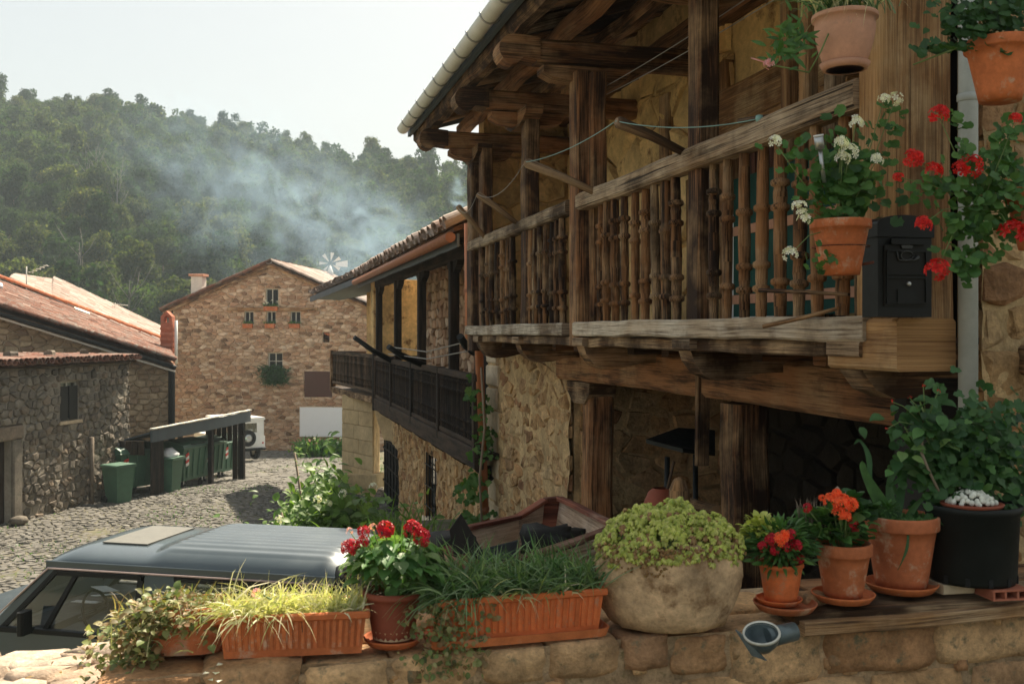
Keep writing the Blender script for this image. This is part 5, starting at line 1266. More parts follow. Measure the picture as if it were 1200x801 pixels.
# ceiling over portal: joists and boards
for k in range(12): s = 3.7+k*.62; part('joist', MB().beam((2.62, s, -.10), (7.4, s, -.10), .12, .1), m_roofw, main, ST)
for k in range(17): w = 2.56+k*.3; part('floor_board', MB().box(w, w+.29, 3.56, 12.2, -.045, -.02), m_roofw, main, ST)
# ---- balcony: sill, corbels
s_l, s_r = 11.35, 3.62
sC = s_at(677, WB)
part('sill', MB().beam((WB-.02, sC-.12, .032), (WB-.02, s_r, .018), .13, .105, wob=.006, ch=.1), m_sill, main, ST)
part('sill', MB().beam((WB-.02, s_l, .03), (WB-.02, sC+.15, .03), .13, .10, wob=.004, ch=.1), m_sill, main, ST)
part('under_plank', MB().beam((WB+.05, s_l, -.06), (WB+.05, s_r-.1, -.07), .18, .07, wob=.008), m_oldw, main, ST)
for px in (562, 609, 683, 806, 998):
    s = s_at(px, 2.43); wd = .17
    pf = [(2.41, -.10), (2.43, -.16), (2.49, -.235), (2.58, -.27), (2.72, -.262), (2.85, -.23), (3.2, -.22), (3.2, -.10)]
    part('corbel', MB().prism([(a, s-wd/2, b) for a, b in pf][::-1], (0, wd, 0)), m_oldw, main, ST)
    part('corbel_cap', MB().box(2.385, 2.62, s-.12, s+.12, -.098, -.035, ch=.12), m_rail, main, ST)
# posts
def post(px, w0, dw, ds, z0, z1, mat=m_post, dpx=0):
    s = s_at(px, w0); return s, part('post', MB().beam((w0+dw/2, s, z0), (w0+dw/2, s, z1), dw, ds, up=(0, 1, 0), wob=.006), mat, main, ST)
post(671, 2.40, .12, .20, -.10, 1.98); post(689, 2.50, .12, .20, .07, 1.96)
post(812, 2.45, .13, .16, .075, 2.1)
post(808, 2.56, .10, .14, .08, .92, m_oldw)
post(613, 2.44, .13, .20, .07, 1.98); post(563, 2.46, .12, .2, .07, 2.0); post(550, 2.42, .12, .26, -.2, 2.02)
post(1008, 2.56, .1, .1, .07, .95, m_oldw)
# rails
part('top_rail', MB().beam((WB-.01, sC-.16, .985), (WB-.01, s_r+.1, .985), .115, .125, wob=.005, ch=.16), m_rail, main, ST)
part('top_rail', MB().beam((WB-.01, s_l, .975), (WB-.01, sC+.12, .985), .105, .11, wob=.004, ch=.16), m_rail, main, ST)
# balusters
vb_ = [mesh_of(turned(.033, .85, rg, 12, seed=k), 'baluster', m_balu) for k, rg in enumerate([(.17, .31, .64), (.18, .33, .72), (.2, .62, .76), (.15, .3, .68, .82)])]
rb = random.Random(6)
def row(pxs, g):
    for px in pxs:
        s = s_at(px, WB+.0); inst('baluster', vb_[rb.randrange(4)], main, relm @ M.Translation(V((WB+rb.uniform(-.01, .01), s, .075))) @ M.Rotation(rb.uniform(0, 6), 4, 'Z') @ M.Rotation(rb.uniform(-.02, .02), 4, 'X') @ M.Diagonal((rb.uniform(.92, 1.12), rb.uniform(.92, 1.12), 1, 1)))
row([567, 572, 577, 583, 589, 595, 601], 1); row([622, 628, 634, 640.5, 647, 653.5, 660], 2)
row([703, 712.5, 722, 732.5, 744, 755.5, 768, 780.5, 792], 3)
row([835.5, 852.5, 871.5, 891, 912.5, 934.5, 958, 985], 4)
# green sheet behind near balusters
gs = part('windbreak_sheet', MB().box(2.64, 2.65, 3.75, 5.25, .09, .86), m_teal, main, ST)
for k in range(2): part('stripe', MB().box(2.632, 2.638, 3.75, 5.25, .16+k*.38, .21+k*.38), m_terrap, gs, ST)
part('curtain', MB().box(3.2, 3.22, 5.75, 6.4, .1, .8), m_white, main, ST)
# ---- end post, big timber, block, near stone wall
sN = 3.55
part('end_post', MB().beam((w_at(1026, 3.66)+.02, 3.66, -.1), (w_at(1026, 3.66)+.02, 3.66, 2.6), .13, .14, up=(0, 1, 0), wob=.008), m_block, main, ST)
wa, wb = w_at(1057, sN), w_at(1124, sN)
part('great_post', MB().beam(((wa+wb)/2, sN+.14, -.10), ((wa+wb)/2, sN+.14, 2.6), wb-wa, .28, up=(0, 1, 0), wob=.008, ch=.16), m_block, main, ST)
part('beam_end', MB().box(w_at(1051, 3.42), w_at(1120, 3.42), 3.42, 3.9, z_at(435, 2.6, 3.42), z_at(373, 2.6, 3.42), ch=.06), m_block, main, ST)
part('side_beam', MB().beam((2.75, sN+.2, -.3), (5, sN+.2, -.3), .2, .22), m_dark, main, ST)
wc = w_at(1149, sN)
part('stone_wall', MB().box(wc, 7.6, sN+.03, sN+.14, -3.0, 2.7), m_mort, main, ST)
part('inner_wall', MB().box(wc+.02, 7.6, sN+.141, sN+.6, -3.0, 2.7), m_room, main, ST)  # slab coloured near black for the gloom behind the plants
skin(main, (0, sN, 0), X, Z, wc, 5.0, -2, 2.6, .03, .022, .012, m_mort, ST, [], 8, 3)
part('wall_backing', MB().box(wb, wc, sN+.2, sN+.5, -.2, 2.7), m_dark, main, ST)
rubble(main, (0, sN, 0), X, Z, wc, 5.0, -1.6, 2.5, .30, .17, m_pier, 67, [], [], gap=.010, depth=.035, nparts=150, frame=ST, jit=.40)
# grey downpipe
dpw = w_at(1134.5, 3.36)
dpi = thing('downpipe', 'grey metal drainpipe down the near corner between timber post and stone wall', 'drainpipe', ST @ V((dpw, 3.36, -.4)), ANG)
part('pipe', MB().tube([(dpw, 3.38, 2.6), (dpw, 3.36, 1.2), (dpw, 3.36, -.60)], .036, 18), m_pipeg, dpi, ST)
for z in (.9,): part('clamp', MB().lathe([(.038, -.015), (.041, -.012), (.041, .012), (.038, .015)], 18, (dpw, 3.36, z)), m_pipeg, dpi, ST)
# ---- upper wall behind the balcony
part('upper_wall', MB().box(WU+.04, WU+.4, 3.6, 12.0, -.02, 2.9), m_plast, main, ST)
dsa, dsb = s_at(960, WU), s_at(868, WU)
rubble(main, (WU, 0, 0), -Y, Z, -11.3, -7.2, .0, 2.5, .55, .34, m_plast, 71, [], [], gap=.012, depth=.02, nparts=90, frame=ST, jit=.44)
part('door_lintel', MB().beam((WU-.02, dsa-.55, 1.72), (WU-.02, dsb+.45, 1.72), .12, .3, wob=.01), m_block, main, ST)
part('door_lintel', MB().beam((WU-.06, dsa-.5, 1.5), (WU-.06, dsb+.2, 1.5), .10, .10, wob=.006), m_block, main, ST)
part('door_jamb', MB().beam((WU-.03, dsb+.1, 0), (WU-.03, dsb+.1, 1.56), .12, .18, up=(0, 1, 0)), m_block, main, ST)
part('door_jamb', MB().beam((WU-.03, dsa-.12, 0), (WU-.03, dsa-.12, 1.56), .12, .2, up=(0, 1, 0)), m_block, main, ST)
dd = part('door', MB().box(WU+.0, WU+.03, dsa, dsb, 0, 1.45), m_door, main, ST)
for k in range(4): part('plank', MB().box(WU-.022, WU-.002, lerp(dsa, dsb, k/4)+.006, lerp(dsa, dsb, (k+1)/4)-.006, .02, 1.44, ch=.1), m_door, dd, ST)
for k, px in enumerate((852, 827, 783)):
    s = s_at(px, WU); part('stud', MB().beam((WU-.0, s, 0), (WU-.0, s, 2.1), .08, .22 if k else .14, up=(0, 1, 0), wob=.008), [m_block, m_block, m_oldw][k], main, ST)
# shadowed window in plaster near px 720
# inner verticals near the hanging pot
for px, w in ((925, 3.0), (948, 2.9), (978, 2.75)):
    s = s_at(px, w); part('inner_post', MB().beam((w, s, .0), (w, s, 2.0), .07, .09, up=(0, 1, 0)), m_oldw if px != 925 else m_block, main, ST)
# far end wall
part('end_wall', MB().box(2.62, WU+.1, 11.42, 11.7, -.1, 2.5), m_plast, main, ST)
rubble(main, (0, 11.40, 0), X, Z, 2.64, WU, .0, 2.35, .42, .3, m_plast, 73, [], [], gap=.008, depth=.015, nparts=60, frame=ST, jit=.4)
# ---- eaves: brackets, transverse beams with carved ends, purlins, rafters, boards
def carved(s, w_out, z):
    wd = .20
    part('cross_beam', MB().beam((w_out+.30, s, z), (WU+.3, s, z), .17, .18, wob=.005), m_post, main, ST)
    pf = []
    for k in range(9): a = PI/2+PI*k/8; pf.append((w_out+.11+.11*math.cos(a), z-.01+.11*math.sin(a)))
    pf += [(w_out+.16, z-.10), (w_out+.19, z-.065), (w_out+.32, z-.08), (w_out+.32, z+.09), (w_out+.19, z+.10)]
    part('carved_end', MB().prism([(a, s-wd/2-.01, b) for a, b in pf], (0, wd+.02, 0)), m_block if False else m_post, main, ST)
    part('bolster', MB().prism([(WB-.30, s-.09, z-.105), (WB-.30, s-.09, z-.16), (WB-.22, s-.09, z-.20), (WB-.1, s-.09, z-.215), (WB+.22, s-.09, z-.215), (WB+.36, s-.09, z-.19), (WB+.42, s-.09, z-.105)], (0, .18, 0)), m_post, main, ST)
for s in (s_at(677, WB), s_at(613, WB+.02), 11.2, s_at(812, WB+.03)): carved(s, 1.82, 2.14)
z2 = 2.315
for w, dz in ((1.98, 0), (2.50, .12), (3.1, .30)):
    part('purlin', MB().beam((w, 3.0, z2+dz), (w, 12.05, z2+dz), .15, .15, wob=.012, ch=.22), m_post, main, ST)
part('wall_plate', MB().beam((WU, 3.0, 2.5), (WU, 12.0, 2.5), .2, .2), m_roofw, main, ST)
# bolsters lengthwise on the posts
for s in (s_at(613, WB+.02), 11.2): part('bolster', MB().prism([(WB-.06, s+.42, 2.045), (WB-.06, s+.38, 1.97), (WB-.06, s+.16, 1.90), (WB-.06, s-.16, 1.90), (WB-.06, s-.38, 1.97), (WB-.06, s-.42, 2.045)], (.16, 0, 0)), m_post, main, ST)
zrf = lambda w: 2.44+(w-1.98)*.30
k = 0; s = 3.1
rfn = part('roof', MB().prism([(1.88, 2.9, zrf(1.88)+.075), (6, 2.9, zrf(6)+.075), (6, 2.9, zrf(6)+.12), (1.88, 2.9, zrf(1.88)+.12)], (0, 9.2, 0)), m_roofw, main, ST)
while s < 12.0:
    part('rafter', MB().beam((1.90, s, zrf(1.90)+.0), (4.2, s, zrf(4.2)+.0), .11, .11, wob=.010, ch=.2), m_oldw if k % 3 else m_post, rfn, ST); s += .62; k += 1
w = 1.86
while w < 4.2: part('board', MB().beam((w+.08, 2.95, zrf(w+.08)+.066), (w+.08, 12.05, zrf(w+.08)+.066), .15, .016, up=(-.29, 0, 1), wob=.003, ch=0), m_roofw, rfn, ST); w += .158
part('fascia', MB().box(1.845, 1.88, 2.9, 12.1, zrf(1.88)-.08, zrf(1.88)+.11), m_slate, rfn, ST)
part('end_board', MB().beam((1.85, 12.12, zrf(1.85)+.03), (4.2, 12.12, zrf(4.2)+.03), .03, .17), m_slate, rfn, ST)
gz = zrf(1.85)-.0
gt = MB(); n = 12; vs = []
GR = .070; gw = 1.765
for s in (2.9, 11.95):
    for k in range(n+1): a = PI+PI*k/n; vs.append((gw+GR*math.cos(a), s, gz+GR*math.sin(a)))
    for k in range(n+1): a = 2*PI-PI*k/n; vs.append((gw+(GR-.008)*math.cos(a), s, gz+(GR-.008)*math.sin(a)))
m_ = 2*(n+1); gt.add(vs, [(k, (k+1) % m_, m_+(k+1) % m_, m_+k) for k in range(m_)]+[tuple(range(m_-1, -1, -1)), tuple(range(m_, 2*m_))], smooth=False)
gut = part('gutter', gt, m_gut, rfn, ST)
s = 3.0
while s < 11.9:
    part('gutter_bracket', MB().tube([(gw+(GR+.008)*math.cos(a), s, gz+(GR+.008)*math.sin(a)) for a in [PI*.98+PI*1.04*k/8 for k in range(9)]], .008, 5), m_chr, gut, ST); s += .5
tile_roof(rfn, lambda a, b: V((lerp(1.95, 3.5, b), lerp(12.0, 3.0, a), lerp(zrf(1.95), zrf(3.5), b)+.125)), 40, 4, m_tile, 160, .10, .5, ST, 33, .015)
# ---- drying poles and lines
def pole(b, t, lab, r=.028):
    b, t = ST @ V(b), ST @ V(t); mb = MB(); d = t-b
    mb.tube([V((0, 0, 0)), d*.5+V((0, 0, .01)), d*.96, d], [r*.8, r*.95, r*1.15, r*.7], 8)
    solo('clothes_pole', mb, m_pole, lab, 'pole', b, 0, 'wooden poles for clothes lines on the balcony'); return t
s = s_at(800, 2.42); t1 = pole((2.42, s, z_at(178, 2.42, s)), (1.98, s_at(722, 1.98), z_at(142, 1.98, s_at(722, 1.98))), 'thick pale wooden pole sticking out by the nearest plain post of the balcony', .032)
s = s_at(697, 2.42); t2 = pole((2.42, s, z_at(225, 2.42, s)), (1.97, s_at(615, 1.97), z_at(190, 1.97, s_at(615, 1.97))), 'pale wooden pole with knobbed tip beside the double post', .032)
s = s_at(605, 2.42); t3 = pole((2.42, s, z_at(261, 2.42, s)), (2.05, s_at(559, 2.05), z_at(227, 2.05, s_at(559, 2.05))), 'pale pole crossing the plaster, third from the house front')
s = s_at(568, 2.42); t4 = pole((2.42, s, z_at(278, 2.42, s)), (2.12, s_at(536, 2.12), z_at(241, 2.12, s_at(536, 2.12))), 'pole at the far corner of the balcony, end of the row')
def line(name, pts, mat, lab, sag=.05, r=.004):
    mb = MB()
    for a, b in zip(pts, pts[1:]): mb.tube([lerp(a, b, k/10)+V((0, 0, -sag*4*(k/10)*(1-k/10))) for k in range(11)], r, 5)
    solo(name, mb, mat, lab, 'clothes line')
tk = P(890, 139, 5.0)
line('clothes_line', [tk, t1, t2], m_rope, 'teal cord running from the pale stick out to the two thick poles', .04, .003)
line('clothes_line', [t2, t3, t4], m_wire, 'thin sagging wire between the far poles of the balcony', .12, .0025)
a1, a2 = P(690, 112, 8.2), P(960, -60, 5.0)
line('clothes_line', [a1, a2], m_wire, 'upper thin wire strung under the eaves', .03, .003)
line('clothes_line', [a1+V((0, 0, -.06)), a2+V((.02, 0, -.1))], m_wire, 'lower thin wire strung under the eaves', .03, .003)
sk_ = P(866, 142, 5.15)
solo('stick', MB().tube([V((0, 0, 0)), P(925, 134, 4.85)-sk_], .014, 8), m_pole, 'short pale stick tied with teal cord at the railing', 'stick', sk_)
solo('cord_knot', MB().lathe([(0, -.02), (.018, -.015), (.02, 0), (.018, .015), (0, .02)], 8), m_rope, 'teal knot wound round the pale stick', 'knot', tk)
# sticks lying on the sill
def stick(pts, r, lab):
    q = [P(*p) for p in pts]; solo('branch', MB().tube([x-q[0] for x in q], [r, r*.9, r*.7][:len(q)], 7), m_post, lab, 'branch', q[0], 0, 'dry branches on the balcony sill')
stick([(895, 382, 4.62), (945, 371, 4.4), (982, 361, 4.25)], .011, 'crooked dry branch lying on the balcony sill')
stick([(890, 340, 4.55), (940, 342, 4.35), (995, 345, 4.1)], .010, 'straight dry branch fixed across the balusters')
# ---- mailbox
mw = (w_at(1040, 3.30)+w_at(1104, 3.30))/2; mwid = (w_at(1104, 3.30)-w_at(1040, 3.30)); mz0, mz1 = z_at(371, mw, 3.3), z_at(262, mw, 3.3)
mbx = thing('mailbox', 'black metal mailbox with rounded top and embossed front on the corner post', 'mailbox', ST @ V((mw, 3.41, mz0)), ANG)
hw2 = mwid/2; H = mz1-mz0
def arch(hw, z0, z1, rise, y, n=12): return [(-hw, y, z0), (hw, y, z0), (hw, y, z1)]+[(hw*math.cos(PI*k/n), y, z1+rise*math.sin(PI*k/n)) for k in range(1, n)]+[(-hw, y, z1)]
part('body', MB().prism(arch(hw2, 0, H, .03, -.05), (0, .10, 0)), m_black, mbx)
part('hood', MB().prism(arch(hw2+.006, H-.045, H+.004, .034, -.058), (0, .11, 0)), m_black, mbx)
part('front_panel', MB().prism(arch(hw2*.80, .04, H-.08, .01, -.058), (0, .01, 0)), m_blackm, mbx)
part('slot_flap', MB().box(-hw2*.6, hw2*.6, -.068, -.058, H-.075, H-.052, ch=.2), m_black, mbx)
fr_ = MB()
for z in (.05, H*.42, H*.46, H-.1): fr_.box(-hw2*.72, hw2*.72, -.064, -.057, z, z+.006)
for x in (-hw2*.72, hw2*.72): fr_.box(x-.003, x+.003, -.0645, -.057, .05, H-.1)
part('moulding', fr_, m_black, mbx)
em = MB(); cz = H*.68    # post horn under a crown, in relief
pts = [(.026*math.cos(a)*1.0, -.062, cz-.005+.018*math.sin(a)) for a in [PI*.1+2*PI*k/14 for k in range(14)]]
em.tube(pts, .003, 5).tube([(.0, -.062, cz-.024), (.03, -.062, cz-.022), (.048, -.062, cz-.008)], [.003, .004, .010], 6).tube([(.0, -.062, cz-.024), (-.035, -.062, cz-.022), (-.045, -.062, cz+.012)], .0028, 5)
em.prism([(-.022, -.060, cz+.022), (.022, -.060, cz+.022), (.028, -.060, cz+.045), (.014, -.060, cz+.032), (0, -.060, cz+.05), (-.014, -.060, cz+.032), (-.028, -.060, cz+.045)], (0, -.004, 0))
part('emblem', em, plain('relief_black', (.03, .032, .03), .35), mbx)
part('lock', MB().lathe([(.001, -.004), (.008, -.004), (.009, 0), (.009, .008)], 10, (.008, -.063, H*.36), ax='y'), m_chr, mbx)
part('window_slot', MB().box(-.04, .04, -.0625, -.058, H*.14, H*.3), m_black, mbx)
# dim things inside the portal
cv = MB(); pt = [P(757, 519, 8.0), P(795, 505, 8.4), P(838, 508, 8.4), P(838, 534, 7.8), P(800, 530, 7.7)]
tb = thing('garden_table', 'dark table top standing on a thin leg in the shadow of the portal', 'table', pt[0]+V((0, 0, -1.4)))
part('tabletop', MB().prism(pt, (0, 0, .03)), m_black, tb, ID)
part('leg', MB().tube([P(782, 535, 8.0), P(781, 600, 8.0), V((P(781, 600, 8.0).x, 8.0, -2.4))], .022, 6), m_black, tb, ID)
part('leg', MB().tube([P(815, 532, 8.1), V((P(815, 532, 8.1).x, 8.1, -2.4))], .022, 6), m_black, tb, ID)
c_ = P(796, 582, 7.0); b = MB().lathe([(0, -.14), (.05, -.12), (.075, -.04), (.07, .05), (.04, .12), (0, .14)], 10)
solo('wood_carving', b, m_oldw, 'brown egg shaped wooden carving in the portal behind the yellow plant', 'carving', c_)
solo('pole_prop', MB().tube([V((0, 0, 0)), P(790, 540, 7.6)-P(776, 600, 7.6)], .012, 5), m_pole, 'thin pale stick leaning in the dark portal', 'stick', P(776, 600, 7.6))
solo('log', MB().tube([V((0, 0, 0)), P(840, 600, 6.9)-P(800, 588, 7.4)], .05, 8), m_oldw, 'pale log lying inside the dark portal', 'log', P(800, 588, 7.4))
solo('clay_jar', MB().lathe([(.001, -.12), (.1, -.1), (.14, 0), (.1, .1), (.06, .13)], 14), m_terrad, 'round red clay jar in the portal shadow', 'jar', P(775, 592, 7.6))
# ---- ivy on the brown pipe
iv = thing('ivy_plant', 'green ivy climbing the brown drainpipe at the corner of the pier', 'ivy', ST @ V((3.0, 12.4, -3.2)))
lm_ivy = leaf_mesh('leaf', m_ivy, 'ivy'); items = []; ri = random.Random(12)
for k in range(420):
    t = ri.random()**1.2; py = lerp(625, 440, t); px = 560+8*math.sin(py*.04)+ri.gauss(0, 5+5*(1-t))
    if math.sin(py*.13) > .75: continue
    d = 12.75+ri.uniform(-.15, .35); p = P(px, py, d)
    items.append((lm_ivy, wm(iv).inverted() @ orient(p, (ri.uniform(-1, 1), -.4, ri.uniform(-1, .3)), (0, -1, .5), ri.uniform(.05, .10))))
for me, m in items[:150]: inst('leaf', me, iv, m)
join_inst('small_leaves', items[150:], m_ivy, iv)
part('stem', MB().tube([P(566, 640, 12.3), P(562, 560, 12.3), P(568, 500, 12.25), P(564, 430, 12.2)], .015, 5), m_dry, iv, ID)
# ------------------------------------------------------------------ foreground wall (top at z -0.80)
WT = -.80; WE = w_at(150, 2.6)
wall = thing('stone_wall', 'low old stone wall in the foreground carrying the row of flower pots', 'wall', ST @ V((.3, 2.8, -3.9)), ANG)
part('core', MB().box(WE, 3.2, 2.55, 3.05, -4.1, WT-.035), m_walmo, wall, ST)
part('low_core', MB().box(-4.5, WE, 2.32, 3.12, -4.1, -.905), m_walmo, wall, ST)
def rock(mb, c, sx, sy, sz, seed, n=2, rough=.10):
    """rounded, knocked block: subdivided cube pushed towards a superellipsoid"""
    import bmesh
    bm = bmesh.new(); bmesh.ops.create_cube(bm, size=2.0); bmesh.ops.subdivide_edges(bm, edges=bm.edges[:], cuts=n, use_grid_fill=True)
    bm.verts.ensure_lookup_table(); o = len(mb.v)
    for v in bm.verts:
        p = v.co.copy(); q = p.copy(); l = (abs(p.x)**9+abs(p.y)**9+abs(p.z)**9)**(1/9); q = p/l
        d = 1+rough*(mnoise.noise(q*1.1+V((seed*3.1, seed, 0)))*1.3+mnoise.noise(q*2.7+V((seed, 0, seed)))*.6)
        mb.v.append((c[0]+q.x*sx*d, c[1]+q.y*sy*d, c[2]+q.z*sz*d))
    for f in bm.faces: mb.f.append(tuple(o+v.index for v in f.verts)); mb.sm.append(True); mb.uv.append([(0, 0)]*len(f.verts))
    bm.free(); return mb
skin(wall, (0, 2.54, 0), X, Z, WE, 3.1, -1.3, WT-.012, .016, .016, -.016, m_walmo, ST, [], 9, 6)
rw = random.Random(15)
skin(wall, (0, 0, -.905), X, Y, -4.0, WE, 2.2, 3.12, .02, .012, .004, m_cap, ST, [], 12, 6)
w = WE-.06; k = 0
while w < 3.1:                                   # coping course, the one in view
    big_ = w > w_at(840, 2.6); ln = rw.uniform(.13, .24) if not big_ else rw.uniform(.22, .36); h = rw.uniform(.085, .12) if not big_ else rw.uniform(.13, .17)
    part('stone', rock(MB(), (w+ln/2, 2.63+rw.uniform(-.008, .008), WT-h/2-.006+rw.uniform(-.012, .004)), ln/2+.002, .098, h/2, k, 4, .11), m_wall, wall, ST)
    part('stone', rock(MB(), (w+ln/2+rw.uniform(-.02, .02), 2.84, WT-.05+rw.uniform(-.01, .0)), ln/2-.002, .115, .05, k+50, 2, .10), m_wall, wall, ST)
    w += ln+.005; k += 1
for row_ in range(1, 9):
    w = WE-.1-.1*(row_ % 2)
    while w < 3.1:
        ln = rw.uniform(.18, .36); h = .155
        part('stone', rock(MB(), (w+ln/2, 2.62+rw.uniform(-.015, .015), WT-.13-h*(row_-.5)-(.03 if w > w_at(840, 2.6) else 0)), ln/2-.002, .096, h/2-.001, k, 3, .10), m_wall, wall, ST); w += ln; k += 1
# small chinking stones
for j in range(60):
    w = rw.uniform(WE, 2.4); part('pebble', rock(MB(), (w, 2.56+rw.uniform(-.01, .015), WT-rw.uniform(.02, .16)), rw.uniform(.010, .024), .02, rw.uniform(.008, .018), k+j, 1, .2), m_wall, wall, ST)
# left, lower, sunlit cap
for p in voro(-3.2, WE+.06, 2.16, 3.16, .17, .075, .48, 77):
    vs, fs = stone_geo(p, V((0, 0, -.905)), X, Y, Z, .005, .018, .03, rw); mb = MB().add(vs, fs, smooth=True); part('cap_stone', mb, m_cap, wall, ST)
for row_ in range(5):
    w = -3.2
    while w < WE-.05: ln = rw.uniform(.16, .3); part('stone', rock(MB(), (w+ln/2, 2.20, -.99-.155*row_), ln/2-.006, .08, .07, k, 2, .12), m_wall, wall, ST); w += ln; k += 1
part('low_front', MB().box(-4.5, WE-.04, 2.19, 2.33, -4.1, -1.0), m_walmo, wall, ST)
# ledge of old boards on the right
def pw(px, py, z): return ST.inverted() @ PZ(px, py, z)
pb = [pw(905, 765, -.79), pw(1225, 688, -.775)]
a = pw(1064, 707, -.765)
def plank(name, c0, c1, w_, h_, mat, lab, up=(0, 0, 1)):
    c0, c1 = ST @ V(c0), ST @ V(c1); mb = MB().beam(V((0, 0, 0)), c1-c0, w_, h_, wob=.005, ch=.10)
    solo(name, mb, mat, lab, 'plank', c0, 0, 'old planks on the right end of the wall')
plank('plank', (w_at(912, 2.6), 2.60, -.785), (3.1, 2.585, -.775), .19, .028, m_oldw, 'pinkish worn plank lying under the three terracotta pots', )
plank('plank', (w_at(938, 2.5), 2.50, -.805), (3.1, 2.485, -.79), .05, .036, m_oldw, 'thick notched beam edge beneath the plank at the wall front')
plank('plank', (w_at(940, 2.8), 2.80, -.79), (3.1, 2.78, -.77), .17, .03, m_post, 'dark plank at the back of the ledge behind the pots')
for k, (w, s, lab) in enumerate([(1.55, 2.60, 'small stone wedged beside the brick under the black tub')]):
    b = rock(MB(), (0, 0, .012), .04, .03, .016, 5, 2, .2); solo('stone_wedge', b, m_wall, lab, 'stone', (w, s, -.762), 0, frame=ST)

# ------------------------------------------------------------------ pots
def pot_parts(t, r, h, mat, rim=.18, taper=.68, th=.008, rw_=1.08, soil=True, n=36, round_=0):
    rb_ = r*taper; zr_ = h*(1-rim)
    prof = [(.001, 0), (rb_, 0)]
    for k in range(1, 6): q = k/6; prof.append((lerp(rb_, r*.96, q)+round_*math.sin(PI*q*.9), zr_*q))
    prof += [(r*.965, zr_), (r*rw_*.99, zr_+.002), (r*rw_, zr_+.006), (r*rw_, h-.005), (r*rw_-.003, h), (r*rw_-th, h), (r*.93, h-.012), (r*.88, h*.78)]
    p = part('pot', MB().lathe(prof, n), mat, t)
    if soil:
        mb = MB(); mb.lathe([(r*.9, h*.84), (r*.6, h*.86), (r*.3, h*.875), (.001, h*.88)], 18); part('soil', mb, m_soil, t)
    return p
def saucer(p, r, mat, lab, h=.022):
    solo('saucer', MB().lathe([(.001, .002), (r*.8, 0), (r*.84, .0), (r*.98, h*.8), (r, h), (r-.004, h+.001), (r*.93, h*.75), (r*.8, .007), (.001, .006)], 36), mat, lab, 'saucer', p, 0, 'saucers under the flower pots')
def bloom_items(t, n, c, R0, meshes, size, rr, up=.6, shell=.35, flat=1.0):
    it = []
    for k in range(n):
        d = V((rr.gauss(0, 1), rr.gauss(0, 1), rr.gauss(.3, .8))).normalized(); q = rr.uniform(shell, 1)
        p = V(c)+V((d.x*R0[0], d.y*R0[1], d.z*R0[2]))*q
        dd = V((d.x, d.y, d.z*.3+rr.uniform(-.3, .4))); it.append((rr.choice(meshes), orient(p, dd, (0, 0, 1) if rr.random() < .7 else (rr.uniform(-1, 1), -1, .4), size*rr.uniform(.65, 1.25))))
    return it
def foliage(t, items, mat, nparts, name='small_leaves'):
    items.sort(key=lambda it: (wm(t) @ it[1]).translation.y+0)
    for me, m in items[:nparts]: inst('leaf', me, t, m)
    if items[nparts:]: join_inst(name, items[nparts:], mat, t)
def stems(t, pts, r, mat, name='stem', base=(0, 0, .05)):
    for p in pts:
        b = V(base); p = V(p); mdl = lerp(b, p, .55)+V(((p.x-b.x)*.1, (p.y-b.y)*.1, .02)); part(name, MB().tube([b, mdl, p], [r, r*.85, r*.7], 5), mat, t)
L_oval = [leaf_mesh('leaf', m_lite, 'oval', k) for k in range(2)]; L_round = [leaf_mesh('leaf', m_gran, 'round', k) for k in range(3)]; L_rdark = [leaf_mesh('leaf', m_darkl, 'round', k) for k in range(3)]
L_laur = [leaf_mesh('leaf', m_laur, 'oval', 5), leaf_mesh('leaf', m_laur, 'lance', 5)]; L_dov = [leaf_mesh('leaf', m_darkl, 'oval', 8)]; L_lan = [leaf_mesh('leaf', m_gran, 'lance', 9)]; L_ivy = [leaf_mesh('leaf', m_gran, 'ivy', 3), leaf_mesh('leaf', m_darkl, 'ivy', 3)]
L_sed = [leaf_mesh('rosette', m_sedum, 'oval', 3)]

# A: long planter with straw grass (left)
def trough(t, L, D, H, mat, n=20, rib=True):
    b = MB(); x, y = L/2, D/2; k = .93
    b.add([(-x*k, -y*k, 0), (x*k, -y*k, 0), (x*k, y*k, 0), (-x*k, y*k, 0), (-x, -y, H), (x, -y, H), (x, y, H), (-x, y, H), (-x+.008, -y+.008, H), (x-.008, -y+.008, H), (x-.008, y-.008, H), (-x+.008, y-.008, H), (-x*k+.01, -y*k+.01, H*.5), (x*k-.01, -y*k+.01, H*.5), (x*k-.01, y*k-.01, H*.5), (-x*k+.01, y*k-.01, H*.5)],
          [(3, 2, 1, 0), (0, 1, 5, 4), (1, 2, 6, 5), (2, 3, 7, 6), (3, 0, 4, 7), (4, 5, 9, 8), (5, 6, 10, 9), (6, 7, 11, 10), (7, 4, 8, 11), (8, 9, 13, 12), (9, 10, 14, 13), (10, 11, 15, 14), (11, 8, 12, 15)])
    part('box', b, mat, t)
    r = MB(); z0, z1 = H*.18, H*.86
    for i in range(n):
        xx = lerp(-x*.95, x*.95, (i+.5)/n); yy = lambda z: -y*lerp(k, 1, z/H)-.0015; r.beam((xx*.97, yy(z0), z0), (xx, yy(z1), z1), .95*L/n-.006, .004, up=(0, 1, 0), seg=1, wob=0, ch=.3)
    part('ribbing', r, mat, t)
    rm_ = MB()
    for (a, b_) in (((-x-.004, -y-.003), (x+.004, -y-.003)), ((x+.003, -y-.004), (x+.003, y+.004)), ((x+.004, y+.003), (-x-.004, y+.003)), ((-x-.003, y+.004), (-x-.003, -y-.004))): rm_.beam((a[0], a[1], H-.008), (b_[0], b_[1], H-.008), .012, .018, seg=1, wob=0, ch=.3)
    part('rim', rm_, mat, t)
    part('soil', MB().box(-x*.95, x*.95, -y*.9, y*.9, H*.5, H*.84), m_soil, t)
